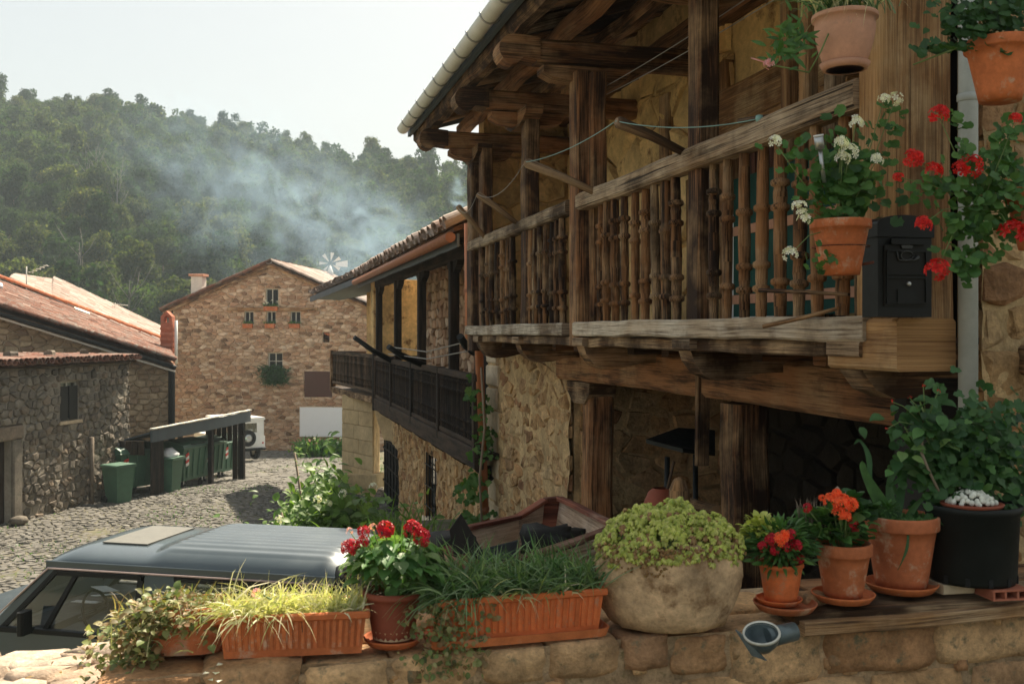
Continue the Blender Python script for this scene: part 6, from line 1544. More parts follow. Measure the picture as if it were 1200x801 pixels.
def trayf(p, rz, L, D, mat, lab):
    b = MB(); x, y = L/2, D/2
    pts = []
    for cx, cy, a0 in ((x-.03, y-.03, 0), (-x+.03, y-.03, PI/2), (-x+.03, -y+.03, PI), (x-.03, -y+.03, PI*1.5)):
        for k in range(5): a = a0+PI/2*k/4; pts.append((cx+.03*math.cos(a), cy+.03*math.sin(a)))
    n = len(pts); vs = [(a*.97, b_*.94, 0) for a, b_ in pts]+[(a, b_, .022) for a, b_ in pts]+[(a*.985, b_*.96, .022) for a, b_ in pts]+[(a*.95, b_*.9, .006) for a, b_ in pts]
    fs = [tuple(range(n-1, -1, -1)), tuple(range(3*n, 4*n))]
    for r in range(3): fs += [(r*n+k, r*n+(k+1) % n, (r+1)*n+(k+1) % n, (r+1)*n+k) for k in range(n)]
    solo('tray', b.add(vs, fs), mat, lab, 'tray', p, rz, 'trays under the long planters')
c = lerp(PZ(257, 770, WT), PZ(430, 768, WT), .5); D_ = .15; dirx = (PZ(430, 764, WT)-PZ(257, 772, WT)); L1 = dirx.length; rz1 = math.atan2(dirx.y, dirx.x)
cA = c+V((-math.sin(rz1), math.cos(rz1), 0))*D_*.5
tA = thing('planter_trough', 'long ribbed terracotta planter with straw coloured sunlit grass beside the car', 'planter', (cA.x, cA.y, WT), rz1, 'long planters on the wall')
trough(tA, L1, D_, .105, m_terra, 22)
rr = random.Random(21)
blades('grass_blades', [(rr.uniform(-L1*.48, L1*.48), rr.uniform(-.06, .06), .085) for _ in range(900)], m_grasy, tA, (.04, .105), .0024, 1.2, 1.3, (.1, -.1, 0), 5)
blades('grass_blades', [(rr.uniform(-L1*.48, -.02), rr.uniform(-.07, .0), .085) for _ in range(130)], m_grasy, tA, (.12, .20), .003, 1.3, 2.4, (-.3, -.9, 0), 6)
flb = MB().tube([V((-.02, -.03, .09)), V((-.05, -.04, .13)), V((-.075, -.045, .148))], .0025, 5); part('stem', flb, m_stem, tA)
flower_head(tA, (-.09, -.045, .152), .014, m_fpnk, 1, 9, up=(-1, 0, .3), name='pink_bud')
part('rim_crack', MB().tube([(.02, -.078, .10), (.022, -.076, .06)], .0012, 4), m_black, tA)
# B: smaller trough end with trailing plant
cB = PZ(222, 768, WT)+V((-.02, .07, 0))
tB = thing('planter_trough', 'short terracotta planter buried under an untidy trailing plant at the left end', 'planter', (cB.x, cB.y, WT), rz1, 'long planters on the wall')
bb = MB(); n = 24
def ov(a, sx, sy): return (sx*math.copysign(abs(math.cos(a))**.6, math.cos(a)), sy*math.copysign(abs(math.sin(a))**.6, math.sin(a)))
vs = []
for (k, z) in ((.9, 0), (.97, .04), (1, .095), (1.04, .1), (1.04, .115), (.97, .115), (.93, .08)):
    for i in range(n): x, y = ov(2*PI*i/n, .095*k, .075*k); vs.append((x, y, z))
fs = [tuple(range(n-1, -1, -1))]+[(r*n+k, r*n+(k+1) % n, (r+1)*n+(k+1) % n, (r+1)*n+k) for r in range(6) for k in range(n)]+[tuple(range(6*n, 7*n))]
part('box', bb.add(vs, fs, smooth=False), m_terra, tB)
it = []
for k in range(2600):
    a = rr.gauss(0, 1); d = V((rr.gauss(-.07, .075), rr.gauss(-.02, .045), 0)); h = .095+rr.uniform(-.03, .045)-max(0, abs(d.x+.05)-.05)*.55
    if d.x < -.06 and rr.random() < .75: h -= rr.random()*.17; d.y -= .03*rr.random()
    it.append((L_lan[0] if rr.random() < .5 else L_oval[0], orient((d.x, d.y, max(-.13 if d.x < -.08 else .0, h)), (rr.gauss(-.3, 1), rr.gauss(-.5, 1), rr.gauss(.1, .8)), (0, -.5, 1), rr.uniform(.010, .026))))
join_inst('trailing_foliage', it, m_moss, tB)
blades('straw_stems', [(rr.gauss(-.05, .07), rr.gauss(-.02, .04), rr.uniform(.0, .10)) for _ in range(260)], m_grasy, tB, (.04, .09), .0018, 1.6, 1.8, (-.2, -.3, -.2), 9)
blades('straw_stems', [(rr.gauss(.0, .07), rr.gauss(-.01, .04), .09) for _ in range(220)], m_moss, tB, (.04, .09), .002, 1.2, 1.2, (0, -.2, .4), 10)
# fallen petals
for k, (px, py) in enumerate([(262, 773), (258, 777), (252, 779), (247, 783), (262, 786), (265, 770)]):
    p = PZ(px, py, WT+.0)+V((0, -.035, -.012*(k % 3)))
    solo('fallen_petals', MB().prism([(-.006, -.004, 0), (.006, -.006, .002), (.007, .005, 0), (-.005, .006, .003)], (0, 0, .001)), m_fwht, ['white petal beside the left planter, topmost of the fallen ones', 'pale petal caught under the planter rim', 'crumbled petal on the wall edge', 'lowest white petal on the wall front', 'small petal fallen below the others', 'petal touching the planter base'][k], 'petal', p, k, 'white petals fallen on the wall')

# C: dark pot with red dahlias
p = PZ(461, 748, WT+.012); rC = .073
tC = thing('potted_dahlia', 'dark terracotta pot with broad green leaves and deep red double flowers', 'potted plant', (p.x, p.y, WT+.016))
pot_parts(tC, rC, .125, m_terrad, .14, .72)
part('crust', MB().lathe([(rC*.735, .003), (rC*.75, .016), (rC*.78, .026)], 24), m_trou, tC)
saucer((p.x, p.y, WT+.002), .077, m_terra, 'terracotta saucer with white crust under the dark dahlia pot', .018)
rr = random.Random(31); it = []
for k in range(300):
    d = V((rr.gauss(0, 1), rr.gauss(0, .8), rr.gauss(.25, .7))).normalized(); q = rr.uniform(.45, 1.0); c = V((0, 0, .195))+V((d.x*.115, d.y*.10, d.z*.075))*q
    dd = V((d.x, d.y, -.25+rr.uniform(-.5, .35))); it.append((rr.choice(L_oval), orient(c, dd, (0, 0, 1), rr.uniform(.024, .05))))
foliage(tC, it, m_lite, 190)
heads = [((438-461, 676), .014), ((437, 630), 0)]
for k, (px, py, r, lab) in enumerate([(411, 640, .017, 0), (452, 620, .019, 0), (484, 619, .019, 0), (496, 628, .018, 0), (427, 622, .013, 0), (425, 635, .013, 0)]):
    q = P(px, py, p.y-.03)-V((p.x, p.y, WT+.016)); q.y = -.05+.02*rr.random(); flower_head(tC, q, r*1.3, m_fcrim, k, 34, pet=.36)
    stems(tC, [q-V((0, 0, .01))], .0025, m_stem, base=(0, 0, .1))
for k, (px, py) in enumerate([(410, 622), (437, 617), (405, 637)]):
    q = P(px, py, p.y-.02)-V((p.x, p.y, WT+.016)); q.y = -.02; flower_head(tC, q, .010, m_fpnk, k+10, 10, name='pale_bud'); stems(tC, [q], .002, m_stem, base=(0, 0, .1))
bl = blades('thin_leaves', [(rr.gauss(0, .03), rr.gauss(0, .03), .12) for _ in range(40)], m_lite, tC, (.12, .2), .004, .9, .4, (0, 0, .5), 3)

# D: long orange planter with green grass (middle), tray
pl0, pl1 = PZ(512, 757, WT+.012), PZ(712, 740, WT+.012); dx = pl1-pl0; L2 = dx.length*.97; rz2 = math.atan2(dx.y, dx.x)
nrm2 = V((-math.sin(rz2), math.cos(rz2), 0)); cD = lerp(pl0, pl1, .5)+nrm2*.085
trayf((cD.x-.004, cD.y, WT+.002), rz2, L2+.045, .19, m_terra, 'long terracotta tray beneath the orange planter in the middle')
tD = thing('planter_trough', 'long bright orange ribbed planter overflowing with dark green grass', 'planter', (cD.x, cD.y, WT+.010), rz2, 'long planters on the wall')
trough(tD, L2, .155, .115, m_terrao, 24)
rr = random.Random(41)
blades('grass_blades', [(rr.uniform(-L2*.49, L2*.49), rr.uniform(-.07, .07), .09) for _ in range(1150)], m_grasg, tD, (.09, .19), .0033, 1.1, 1.5, (-.25, -.05, .1), 7, 5)
blades('grass_blades', [(rr.uniform(-L2*.5, -.08), rr.uniform(-.075, .03), .09) for _ in range(260)], m_grasg, tD, (.13, .22), .0033, 1.3, 2.3, (-1.0, -.4, 0), 8, 5)
blades('grass_blades', [(rr.uniform(-L2*.5, L2*.3), -.075, .095) for _ in range(26)], m_grasy, tD, (.08, .14), .003, .7, 3.2, (0, -1.2, 0), 9, 5)
it = []
for k in range(700):
    q = V((-L2*.5+rr.gauss(.02, .045), -.085+rr.gauss(0, .018), rr.uniform(-.07, .11))); it.append((rr.choice(L_lan+L_oval), orient(q, (rr.gauss(0, 1), rr.gauss(-.4, 1), rr.gauss(-.4, .7)), (0, -1, .4), rr.uniform(.008, .020))))
join_inst('trailing_foliage', it, m_moss, tD)

# E: stone trough with sedum
p = PZ(793, 748, WT); cE = V((p.x, p.y+.13, WT+.0))
tE = thing('stone_planter', 'big rounded rough stone bowl brimming with yellow green succulent', 'planter', cE)
bm_ = MB(); n = 56
prof = [(.02, .0), (.06, 0), (.12, .0), (.146, .008), (.165, .028), (.180, .055), (.190, .085), (.197, .115), (.201, .145), (.199, .18), (.190, .212), (.178, .230), (.162, .236), (.155, .222), (.15, .19)]
bm_.lathe(prof, n)
bm_.v = [((x*1.0)*(1+.09*mnoise.noise(V((x*7, y*7, z*7))))+.02*mnoise.noise(V((x*18, y*18, z*18)))+.008*mnoise.noise(V((x*50, y*50, z*50))), y*.72*(1+.08*mnoise.noise(V((y*9, x*9, z*7+5))))+.006*mnoise.noise(V((x*31, y*31, z*31))), z*(1+.10*mnoise.noise(V((x*7, y*7, 3))))) for x, y, z in bm_.v]
part('bowl', bm_, m_trou, tE); dm = MB().lathe([(.172, .205), (.15, .25), (.10, .285), (.05, .296), (.001, .30)], 24); dm.v = [(x, y*.7, z) for x, y, z in dm.v]; part('soil', dm, m_moss, tE)
rr = random.Random(51); ros = MB()
for k in range(9):
    a = 2*PI*k/9*1.6; t = .35+.5*(k/9); d = V((math.cos(a)*t, math.sin(a)*t, 1-t*.6)).normalized(); x = d.cross(Z).normalized(); u = x.cross(d); l = .5*(1-.3*k/9)
    ros.add([V((0, 0, 0)), x*.13+d*l*.6+u*.04, d*l*1.15, -x*.13+d*l*.6+u*.04, d*l*.6-u*.08], [(0, 1, 4), (1, 2, 4), (2, 3, 4), (3, 0, 4)], smooth=True)
mr1 = mesh_of(ros, 'rosette', m_sedum); mr2 = mesh_of(ros, 'rosette', m_sedr); it = []; it2 = []
for k in range(3000):
    a = rr.uniform(0, 2*PI); q = math.sqrt(rr.random()); x, y = math.cos(a)*q, math.sin(a)*q
    z = .228+.088*(1-q**2.6)+.03*mnoise.noise(V((x*3, y*3, 0)))+.022*mnoise.noise(V((x*9, y*9, 4)))-(max(0, q-.85)*.12 if y < 0 else 0)+rr.uniform(-.02, .012)
    r_ = (it2 if rr.random() < (.05 if z > .27 else .25) else it); r_.append((mr1, orient((x*.205, y*.145-.005, z), (x*.7+rr.gauss(0, .3), y*.7+rr.gauss(-.1, .3), 1), (0, 1, 0), 1) @ M.Rotation(PI/2, 4, 'X') @ M.Scale(rr.uniform(.018, .038), 4)))
for k in range(170):
    x = rr.uniform(-.19, -.02) if rr.random() < .6 else rr.uniform(-.02, .12); z = .235-rr.random()**1.6*.07; y = -.72*math.sqrt(max(0, .192**2-x*x))-.006
    it2.append((mr1, orient((x, y, z), (x, -1, .4), (0, 0, 1), 1) @ M.Rotation(PI/2, 4, 'X') @ M.Scale(rr.uniform(.010, .022), 4)))
join_inst('succulent_rosettes', it, m_sedum, tE); join_inst('reddish_rosettes', it2, m_sedr, tE)

# F: small pot, red and crimson flowers
def flowers(t, base, lst, mat, r, sm=m_stem, n=26, bz=.1, jitter=0):
    for k, it_ in enumerate(lst):
        px, py, dy = it_[:3]; q = P(px, py, base.y+dy)-base
        q = wm(t).inverted().to_3x3() @ q if False else q
        flower_head(t, q, (it_[3] if len(it_) > 3 else r), mat, k+int(px), n); stems(t, [q], .0022, sm, base=(0, 0, bz))
ZL = -.755
p = PZ(915, 708, ZL); pF = V((p.x, p.y, ZL))
saucer(pF+V((.012, .0, -.012)), .088, m_terra, 'wide clay saucer beneath the smallest pot, lower of two', .02)
saucer(pF+V((-.005, 0, .006)), .064, m_terrao, 'inner clay saucer directly under the smallest pot', .014)
pF.z = ZL+.014
tF = thing('potted_flowers', 'smallest terracotta pot with bushy narrow leaves and crimson and orange flowers', 'potted plant', pF)
pot_parts(tF, .061, .105, m_terrao, .12, .72, rw_=1.03)
rr = random.Random(61)
it = bloom_items(tF, 900, (-.005, -.01, .15), (.095, .075, .07), L_lan, .035, rr)
foliage(tF, it, m_gran, 120)
it = bloom_items(tF, 260, (-.055, 0, .19), (.05, .04, .045), L_sed, .02, rr); join_inst('pale_sprigs', it, m_sedum, tF)
for k, (px, py) in enumerate([(889, 615), (882, 640), (900, 628)]): q = P(px, py, pF.y)-pF; flower_head(tF, q, .006, m_fcrim, k, 5, name='small_bud')
flowers(tF, pF, [(915, 632, -.10, .020), (920, 625, -.10, .013)], m_forg, .018, bz=.08); flowers(tF, pF, [(903, 632, -.085, .018), (926, 627, -.08, .017), (934, 638, -.08, .017), (893, 640, -.085, .014), (908, 645, -.09, .013), (938, 655, -.07, .012), (922, 640, -.09, .014)], m_fcrim, .014, bz=.08)
# G: second pot, orange geranium
p = PZ(988, 702, ZL+.004); pG = V((p.x, p.y, ZL+.018)); saucer(pG-V((0, 0, .014)), .088, m_terra, 'red clay saucer under the pot with the orange geranium', .02)
tG = thing('potted_geranium', 'medium terracotta pot with a glowing orange geranium head', 'potted plant', pG)
pot_parts(tG, .075, .148, m_terra, .24, .70, rw_=1.06)
it = bloom_items(tG, 200, (-.03, 0, .19), (.10, .07, .07), L_round+L_oval[:1], .034, rr); foliage(tG, it, m_gran, 130)
it = bloom_items(tG, 130, (.02, .03, .22), (.06, .05, .06), L_rdark, .04, rr); foliage(tG, it, m_darkl, 60)
flowers(tG, pG, [(986, 590, -.09, .026), (974, 587, -.08, .021), (997, 592, -.08, .021), (984, 601, -.095, .020), (980, 578, -.08, .014), (992, 605, -.09, .014), (963, 583, -.05, .009)], m_forg, .02, n=34, bz=.1)
flowers(tG, pG, [(946, 595, -.05, .014), (999, 613, -.06, .014), (1002, 620, -.05, .010)], m_fcrim, .014, bz=.1)
blades('dry_seed_heads', [(rr.gauss(-.09, .012), rr.gauss(.02, .01), .17) for _ in range(46)], m_dry, tG, (.07, .11), .003, .5, .1, (0, 0, .6), 13)
sp = MB()
for (x, h) in ((.0, .29), (.022, .275), (-.02, .26)): sp.tube([(x, .05, .1), (x, .05, h-.05)], .003, 5).lathe([(.001, h-.055), (.009, h-.045), (.012, h-.02), (.008, h), (.001, h+.008)], 7, (x, .05, 0))
part('seed_spike', sp, m_dry, tG)
# H: third pot with strap leaves
p = PZ(1056, 690, ZL+.004); pH = V((p.x, p.y, ZL+.018)); saucer(pH-V((0, 0, .014)), .105, m_terra, 'largest clay saucer, under the tall third pot', .022)
tH = thing('potted_strap_plant', 'largest terracotta pot with curling strap leaves and a small succulent', 'potted plant', pH)
pot_parts(tH, .101, .205, m_terra, .20, .72, rw_=1.06)
def strap(t, pts, w_, mat=m_darkl, name='leaf'):
    vs = []; fs = []; n = len(pts)
    for k, q in enumerate(pts):
        q = V(q); d = (V(pts[min(k+1, n-1)])-V(pts[max(k-1, 0)])).normalized(); sd_ = d.cross(V((0, -1, .3))).normalized(); ww = w_*(1-(k/(n-1))**3*.9)*(.8+.2*math.sin(k))
        vs += [tuple(q-sd_*ww), tuple(q+V((0, .003, 0))), tuple(q+sd_*ww)]
        if k < n-1: o = 3*k; fs += [(o, o+1, o+4, o+3), (o+1, o+2, o+5, o+4)]
    part(name, MB().add(vs, fs, smooth=True), mat, t)
def sp_(l): return [P(px, py, pH.y+dy)-pH for px, py, dy in l]
def smooth_pts(ps, k=4):
    out = []; n = len(ps)
    for i in range(n-1):
        a, b, c, d = ps[max(0, i-1)], ps[i], ps[i+1], ps[min(n-1, i+2)]
        for j in range(k):
            t = j/k; out.append(.5*((2*b)+(c-a)*t+(2*a-5*b+4*c-d)*t*t+(3*b-a-3*c+d)*t**3))
    return out+[ps[-1]]
for l, w_ in (([(1045, 612, 0), (1022, 575, 0), (1018, 535, .02), (1008, 516, .03), (1001, 520, .03)], .010), ([(1050, 612, 0), (1042, 570, .02), (1052, 545, .03), (1060, 555, .03), (1042, 570, 0)], .016),
              ([(1040, 612, 0), (1018, 590, -.01), (990, 582, -.02), (960, 585, -.03)], .014), ([(1045, 610, 0), (1016, 560, -.01), (1010, 540, -.01)], .022), ([(1060, 612, 0), (1080, 585, .0), (1110, 572, .02)], .010),
              ([(1060, 608, -.06), (1064, 625, -.10), (1062, 645, -.115), (1052, 668, -.12)], .006), ([(1050, 610, 0), (1060, 560, .05), (1075, 530, .05)], .014), ([(1038, 610, 0), (1028, 600, -.03), (1005, 640, -.06)], .005)):
    strap(tH, smooth_pts(sp_(l)), w_)
it = [];
for k in range(60): a = k*2.4; q = .006*math.sqrt(k); it.append((L_lan[0], orient((-.045+math.cos(a)*q*.5, -.02+math.sin(a)*q*.5, .215+.02*(1-k/60)), (math.cos(a), math.sin(a), .9-k/60), (0, 0, 1), .03)))
for k in range(500): a = rr.uniform(0, 6.3); q = .09*math.sqrt(rr.random()); it.append((L_lan[0], orient((math.cos(a)*q, math.sin(a)*q, .185), (rr.gauss(0, .5), rr.gauss(0, .5), 1), (0, -1, 0), rr.uniform(.012, .024))))
foliage(tH, it, m_gran, 60)
# I: black tub on a red hollow brick
zT = ZL+.03; p = PZ(1142, 680, zT); pI = V((p.x, p.y+.02, zT))
tub = thing('plastic_tub', 'big black plastic plant tub standing on a red hollow brick', 'tub', pI)
part('shell', MB().lathe([(.001, 0), (.118, 0), (.122, .01), (.130, .20), (.136, .205), (.139, .222), (.134, .226), (.124, .22), (.12, .17)], 40), m_tub, tub)
part('soil', MB().lathe([(.125, .2), (.001, .205)], 20), m_soil, tub)
for k in range(5): a = -PI/2+(k-2)*.5; part('drain_notch', MB().box(-.006, .006, -.004, .004, 0, .022), m_rub, tub, wm(tub) @ M.Translation(V((math.cos(a)*.121, math.sin(a)*.121, .004))) @ M.Rotation(a+PI/2, 4, 'Z'))
pb_ = pI+V((.055, -.075, -.032)); bk = MB(); Lb, Hb, Db = .058, .030, .09
for x in (-Lb, -Lb/3-.003, Lb/3-.003, Lb-.006): bk.box(x, x+.006, -Db/2, Db/2, .005, Hb-.005)
bk.box(-Lb, Lb, -Db/2-.001, Db/2+.001, 0, .005).box(-Lb, Lb, -Db/2-.001, Db/2+.001, Hb-.005, Hb)
solo('hollow_brick', bk, m_brick, 'red hollow brick with three holes under the black tub', 'brick', pb_, .15)
solo('brick_prop', MB().box(-.05, .05, -.04, .04, 0, .028, ch=.1), m_quoin, 'flat stone propping the left side of the black tub', 'stone', pI+V((-.07, -.02, -.0295)), .2)
# plants in the tub: tall broad leafed, and geranium behind
it = []; rr = random.Random(71)
for k in range(1000):
    px = rr.gauss(1140, 36); py = rr.gauss(540, 32)
    if py > 610 or px < 1050 or px > 1240: continue
    q = P(px, py, pI.y+rr.uniform(-.06, .14))-pI; it.append((rr.choice(L_ivy+L_rdark), orient(q, (rr.gauss(0, 1), -.5, rr.gauss(-.2, .6)), (0, -1, .7), rr.uniform(.020, .042))))
for k in range(90):
    px = rr.gauss(1080, 24); py = rr.uniform(462, 560); q = P(px, py, pI.y+rr.uniform(-.06, .05))-pI; it.append((rr.choice(L_oval+L_dov), orient(q, (rr.gauss(0, 1), -.5, rr.gauss(-.3, .5)), (0, -.6, 1), rr.uniform(.03, .055))))
foliage(tub, it, m_darkl, 300)
stems(tub, [P(px, py, pI.y)-pI for px, py in ((1080, 500), (1078, 470), (1140, 500), (1180, 520), (1100, 520), (1060, 500))], .004, m_stem, base=(-.02, 0, .2))
part('stem', MB().tube([P(1100, 575, pI.y-.05)-pI, P(1088, 550, pI.y-.05)-pI, P(1080, 530, pI.y-.05)-pI, P(1081, 505, pI.y-.03)-pI], .004, 6), m_dry, tub)
for k, (px, py) in enumerate([(1044, 470), (1082, 452), (1066, 466), (1100, 458), (1038, 503)]): q = P(px, py, pI.y-.05)-pI; flower_head(tub, q, .006, m_fred, k, 5, name='small_bud'); stems(tub, [q], .0015, m_stem, base=tuple(P(1085, 500, pI.y)-pI))
# small bowl of white cactus on the tub
pJ = pI+V((-.022, -.05, .215))
tJ = thing('cactus_bowl', 'shallow clay bowl of small white woolly cacti resting on the black tub', 'potted plant', pJ)
part('bowl', MB().lathe([(.001, 0), (.07, 0), (.085, .012), (.088, .018), (.082, .02), (.06, .014), (.001, .014)], 30), m_terrad, tJ)
for k in range(130):
    a = rr.uniform(0, 6.3); q = math.sqrt(rr.random()); r_ = rr.uniform(.006, .0095); z = .018+.034*(1-q*q)
    b = MB(); b.lathe([(.001, -r_), (r_*.8, -r_*.6), (r_, 0), (r_*.75, r_*.7), (.001, r_*1.05)], 7, (math.cos(a)*q*.068, math.sin(a)*q*.055, z)); part('cactus_ball', b, m_cact, tJ)
# metal cup lying on the edge
pK = PZ(890, 742, WT+.045)
t = thing('metal_funnel', 'old grey enamel funnel with cream rim lying tipped on the wall edge', 'funnel', pK+V((.01, .02, -.005)))
rot = M.Rotation(math.radians(20), 4, 'X') @ M.Rotation(math.radians(-8), 4, 'Y')
part('cone', MB().lathe([(.045, .0), (.046, -.004), (.040, -.026), (.024, -.046), (.016, -.05), (.022, -.044), (.038, -.024), (.042, -.003)], 28), m_steel, t, wm(t) @ rot)
part('rim', MB().lathe([(.042, .002), (.046, .005), (.048, .0), (.046, -.005), (.042, -.003)], 28), m_steelw, t, wm(t) @ rot)
part('spout', MB().tube([(.02, .03, -.02), (.10, .06, -.012)], [.026, .024], 16), m_steel, t)
part('lip', MB().prism([(-.055, 0, .0), (-.065, .01, .006), (-.03, -.02, -.05), (0, -.045, -.055)], (.004, .004, 0)), m_steel, t)

# ------------------------------------------------------------------ hanging pots on the right
def hang(name, lab, px, pyt, pyb, wpx, d, mat, rim, taper, loc_z_bottom=True, **kw):
    k = d/F; r = wpx/2*k; h = (pyb-pyt)*k; p = P(px, pyb, d)
    t = thing(name, lab, 'potted plant', p); pot_parts(t, r/1.07, h, mat, rim, taper, rw_=1.07, **kw); return t, p, r, h
dW = 3.75
tL, pL, rL, hL = hang('hanging_geranium', 'terracotta pot with white geraniums and a little lamp, hooked on the balcony rail', 985, 258, 322, 70, 3.72, m_terra, .17, .66)
part('bracket', MB().tube([(rL*.8, .05, .04), (rL*1.3, .06, .05)], .006, 6).lathe([(rL*.93, hL*.5), (rL*.95, hL*.52)], 24), m_cartr, tL)
rr = random.Random(81)
it = []
for k in range(330):
    px = rr.gauss(988, 22); py = rr.gauss(215, 28)
    if py > 262 or py < 130: continue
    q = P(px, py, pL.y+rr.uniform(-.08, .08))-pL; it.append((rr.choice(L_round), orient(q, (rr.gauss(0, 1), -.5, rr.gauss(-.1, .6)), (0, -1, .7), rr.uniform(.026, .05))))
for (cx, cy, sx, sy, n) in ((932, 178, 14, 10, 22), (1046, 150, 8, 20, 18), (960, 305, 10, 8, 16), (1035, 135, 6, 8, 8)):
    for k in range(n): q = P(rr.gauss(cx, sx), rr.gauss(cy, sy), pL.y-.05+rr.uniform(-.04, .04))-pL; it.append((rr.choice(L_round), orient(q, (rr.gauss(0, 1), -.5, rr.gauss(-.1, .6)), (0, -1, .7), rr.uniform(.02, .036))))
foliage(tL, it, m_gran, 230)
wl_ = [(908, 167, 9), (1003, 144, 10), (985, 170, 10), (995, 180, 12), (987, 187, 11), (1027, 188, 9), (1049, 117, 10), (1036, 116, 8), (936, 243, 10), (943, 258, 9), (926, 298, 10), (985, 166, 8), (940, 250, 7)]
for k, (px, py, r) in enumerate(wl_):
    q = P(px, py, pL.y-.09)-pL; flower_head(tL, q, r*3.6/F*.92, m_fwht, k, 15); stems(tL, [q], .0022, m_stem, base=(rr.uniform(-.02, .02), 0, hL*.9))
sl0, sl1 = P(959, 158, pL.y-.10), P(966, 214, pL.y-.07)
slm = thing('solar_lamp', 'slim steel solar garden lamp stuck in the white geranium pot', 'lamp', sl1)
part('stake', MB().tube([(0, 0, 0), (sl0-sl1)*.7], .0075, 10), m_chr, slm); part('head', MB().tube([(sl0-sl1)*.7, (sl0-sl1)*.97], .0165, 14), m_chr, slm); part('cap', MB().tube([(sl0-sl1)*.97, (sl0-sl1)], .018, 14), m_white, slm)
tM, pM, rM, hM = hang('hanging_carnation', 'pale rounded terracotta pot with spiky trailing leaves high on the balcony post', 990, 18, 82, 76, 3.7, m_terrap, .10, .60, round_=.012)
part('saucer', MB().lathe([(.001, .0), (rM*.66, 0), (rM*.76, .022), (rM*.72, .022), (rM*.6, .005)], 26), m_terrap, tM)
blades('spiky_leaves', [(rr.gauss(0, rM*.5), rr.gauss(-.02, rM*.3), hM) for _ in range(170)], m_grasg, tM, (.10, .26), .0035, 1.2, 1.8, (-.7, -.3, .1), 3, 5)
blades('straw_leaves', [(rr.gauss(0, rM*.5), rr.gauss(-.02, rM*.3), hM) for _ in range(60)], m_grasy, tM, (.12, .30), .003, 1.2, 2.6, (-.6, -.6, -.1), 4, 6)
q = P(902, 76, pM.y-.1)-pM; part('stem', MB().tube([P(948, 85, pM.y-.08)-pM, P(925, 80, pM.y-.1)-pM, q], .003, 5), m_stem, tM); part('stem', MB().tube([P(975, 30, pM.y-.05)-pM, P(962, 60, pM.y-.09)-pM, P(948, 85, pM.y-.08)-pM], .003, 5), m_stem, tM)
flower_head(tM, q, .022, m_fpnk, 5, 16, up=(-.5, -.5, .5)); part('twig', MB().tube([q+V((.01, 0, 0)), P(880, 68, pM.y-.1)-pM], .0025, 5), m_fpnk, tM)
it = []
for k in range(90): p_ = P(rr.gauss(925, 12), rr.gauss(50, 12), pM.y-.1)-pM; it.append((L_lan[0], orient(p_, (rr.gauss(0, 1), -.3, rr.gauss(0, 1)), (0, -1, 0), rr.uniform(.03, .06))))
foliage(tM, it, m_gran, 60)
tN, pN, rN, hN = hang('hanging_pot', 'terracotta pot with dark foliage hanging top right above the drainpipe', 1172, 48, 119, 80, 3.35, m_terra, .18, .62)
it = []
for k in range(420):
    px = rr.gauss(1160, 32); py = rr.gauss(22, 22)
    if k < 34: px = lerp(1070, 1140, rr.random()); py = lerp(75, 45, (px-1070)/70)+rr.gauss(0, 5)
    q = P(px, min(py, 58), pN.y+rr.uniform(-.09, .08))-pN; it.append((rr.choice(L_rdark+L_dov), orient(q, (rr.gauss(0, 1), -.5, rr.gauss(-.2, .6)), (0, -1, .6), rr.uniform(.02, .042))))
foliage(tN, it, m_darkl, 200); part('stem', MB().tube([(0, 0, hN), P(1125, 55, pN.y-.05)-pN, P(1070, 76, pN.y-.05)-pN], .0028, 5), m_stem, tN)
tO, pO, rO, hO = hang('hanging_geranium', 'terracotta pot at the right edge with sprawling bright red geraniums', 1222, 222, 292, 84, 3.35, m_terra, .2, .66)
it = []
cl = [(1150, 225, 34, 20, 150), (1145, 268, 26, 22, 130), (1130, 312, 12, 10, 45), (1185, 150, 12, 14, 24), (1095, 222, 18, 8, 30), (1165, 175, 12, 14, 24), (1180, 210, 20, 30, 90), (1118, 140, 6, 6, 7), (1130, 175, 5, 14, 10)]
for cx, cy, sx, sy, n in cl:
    for k in range(n): q = P(rr.gauss(cx, sx*.8), rr.gauss(cy, sy*.8), pO.y+rr.uniform(-.10, .05))-pO; it.append((rr.choice(L_round), orient(q, (rr.gauss(0, 1), -.5, rr.gauss(-.1, .6)), (0, -1, .6), rr.uniform(.020, .042))))
foliage(tO, it, m_gran, 280)
for k, (px, py, r) in enumerate([(1100, 136, 11), (1069, 187, 11), (1093, 201, 10), (1137, 196, 13), (1187, 274, 15), (1081, 264, 10), (1098, 317, 13), (1190, 139, 7), (1052, 208, 6), (1074, 185, 8), (1125, 197, 8)]):
    q = P(px, py, pO.y-.09)-pO; flower_head(tO, q, r*3.3/F*1.08, m_fred, k, 22); stems(tO, [q], .002, m_stem, base=tuple(P(1150, 240, pO.y-.03)-pO))

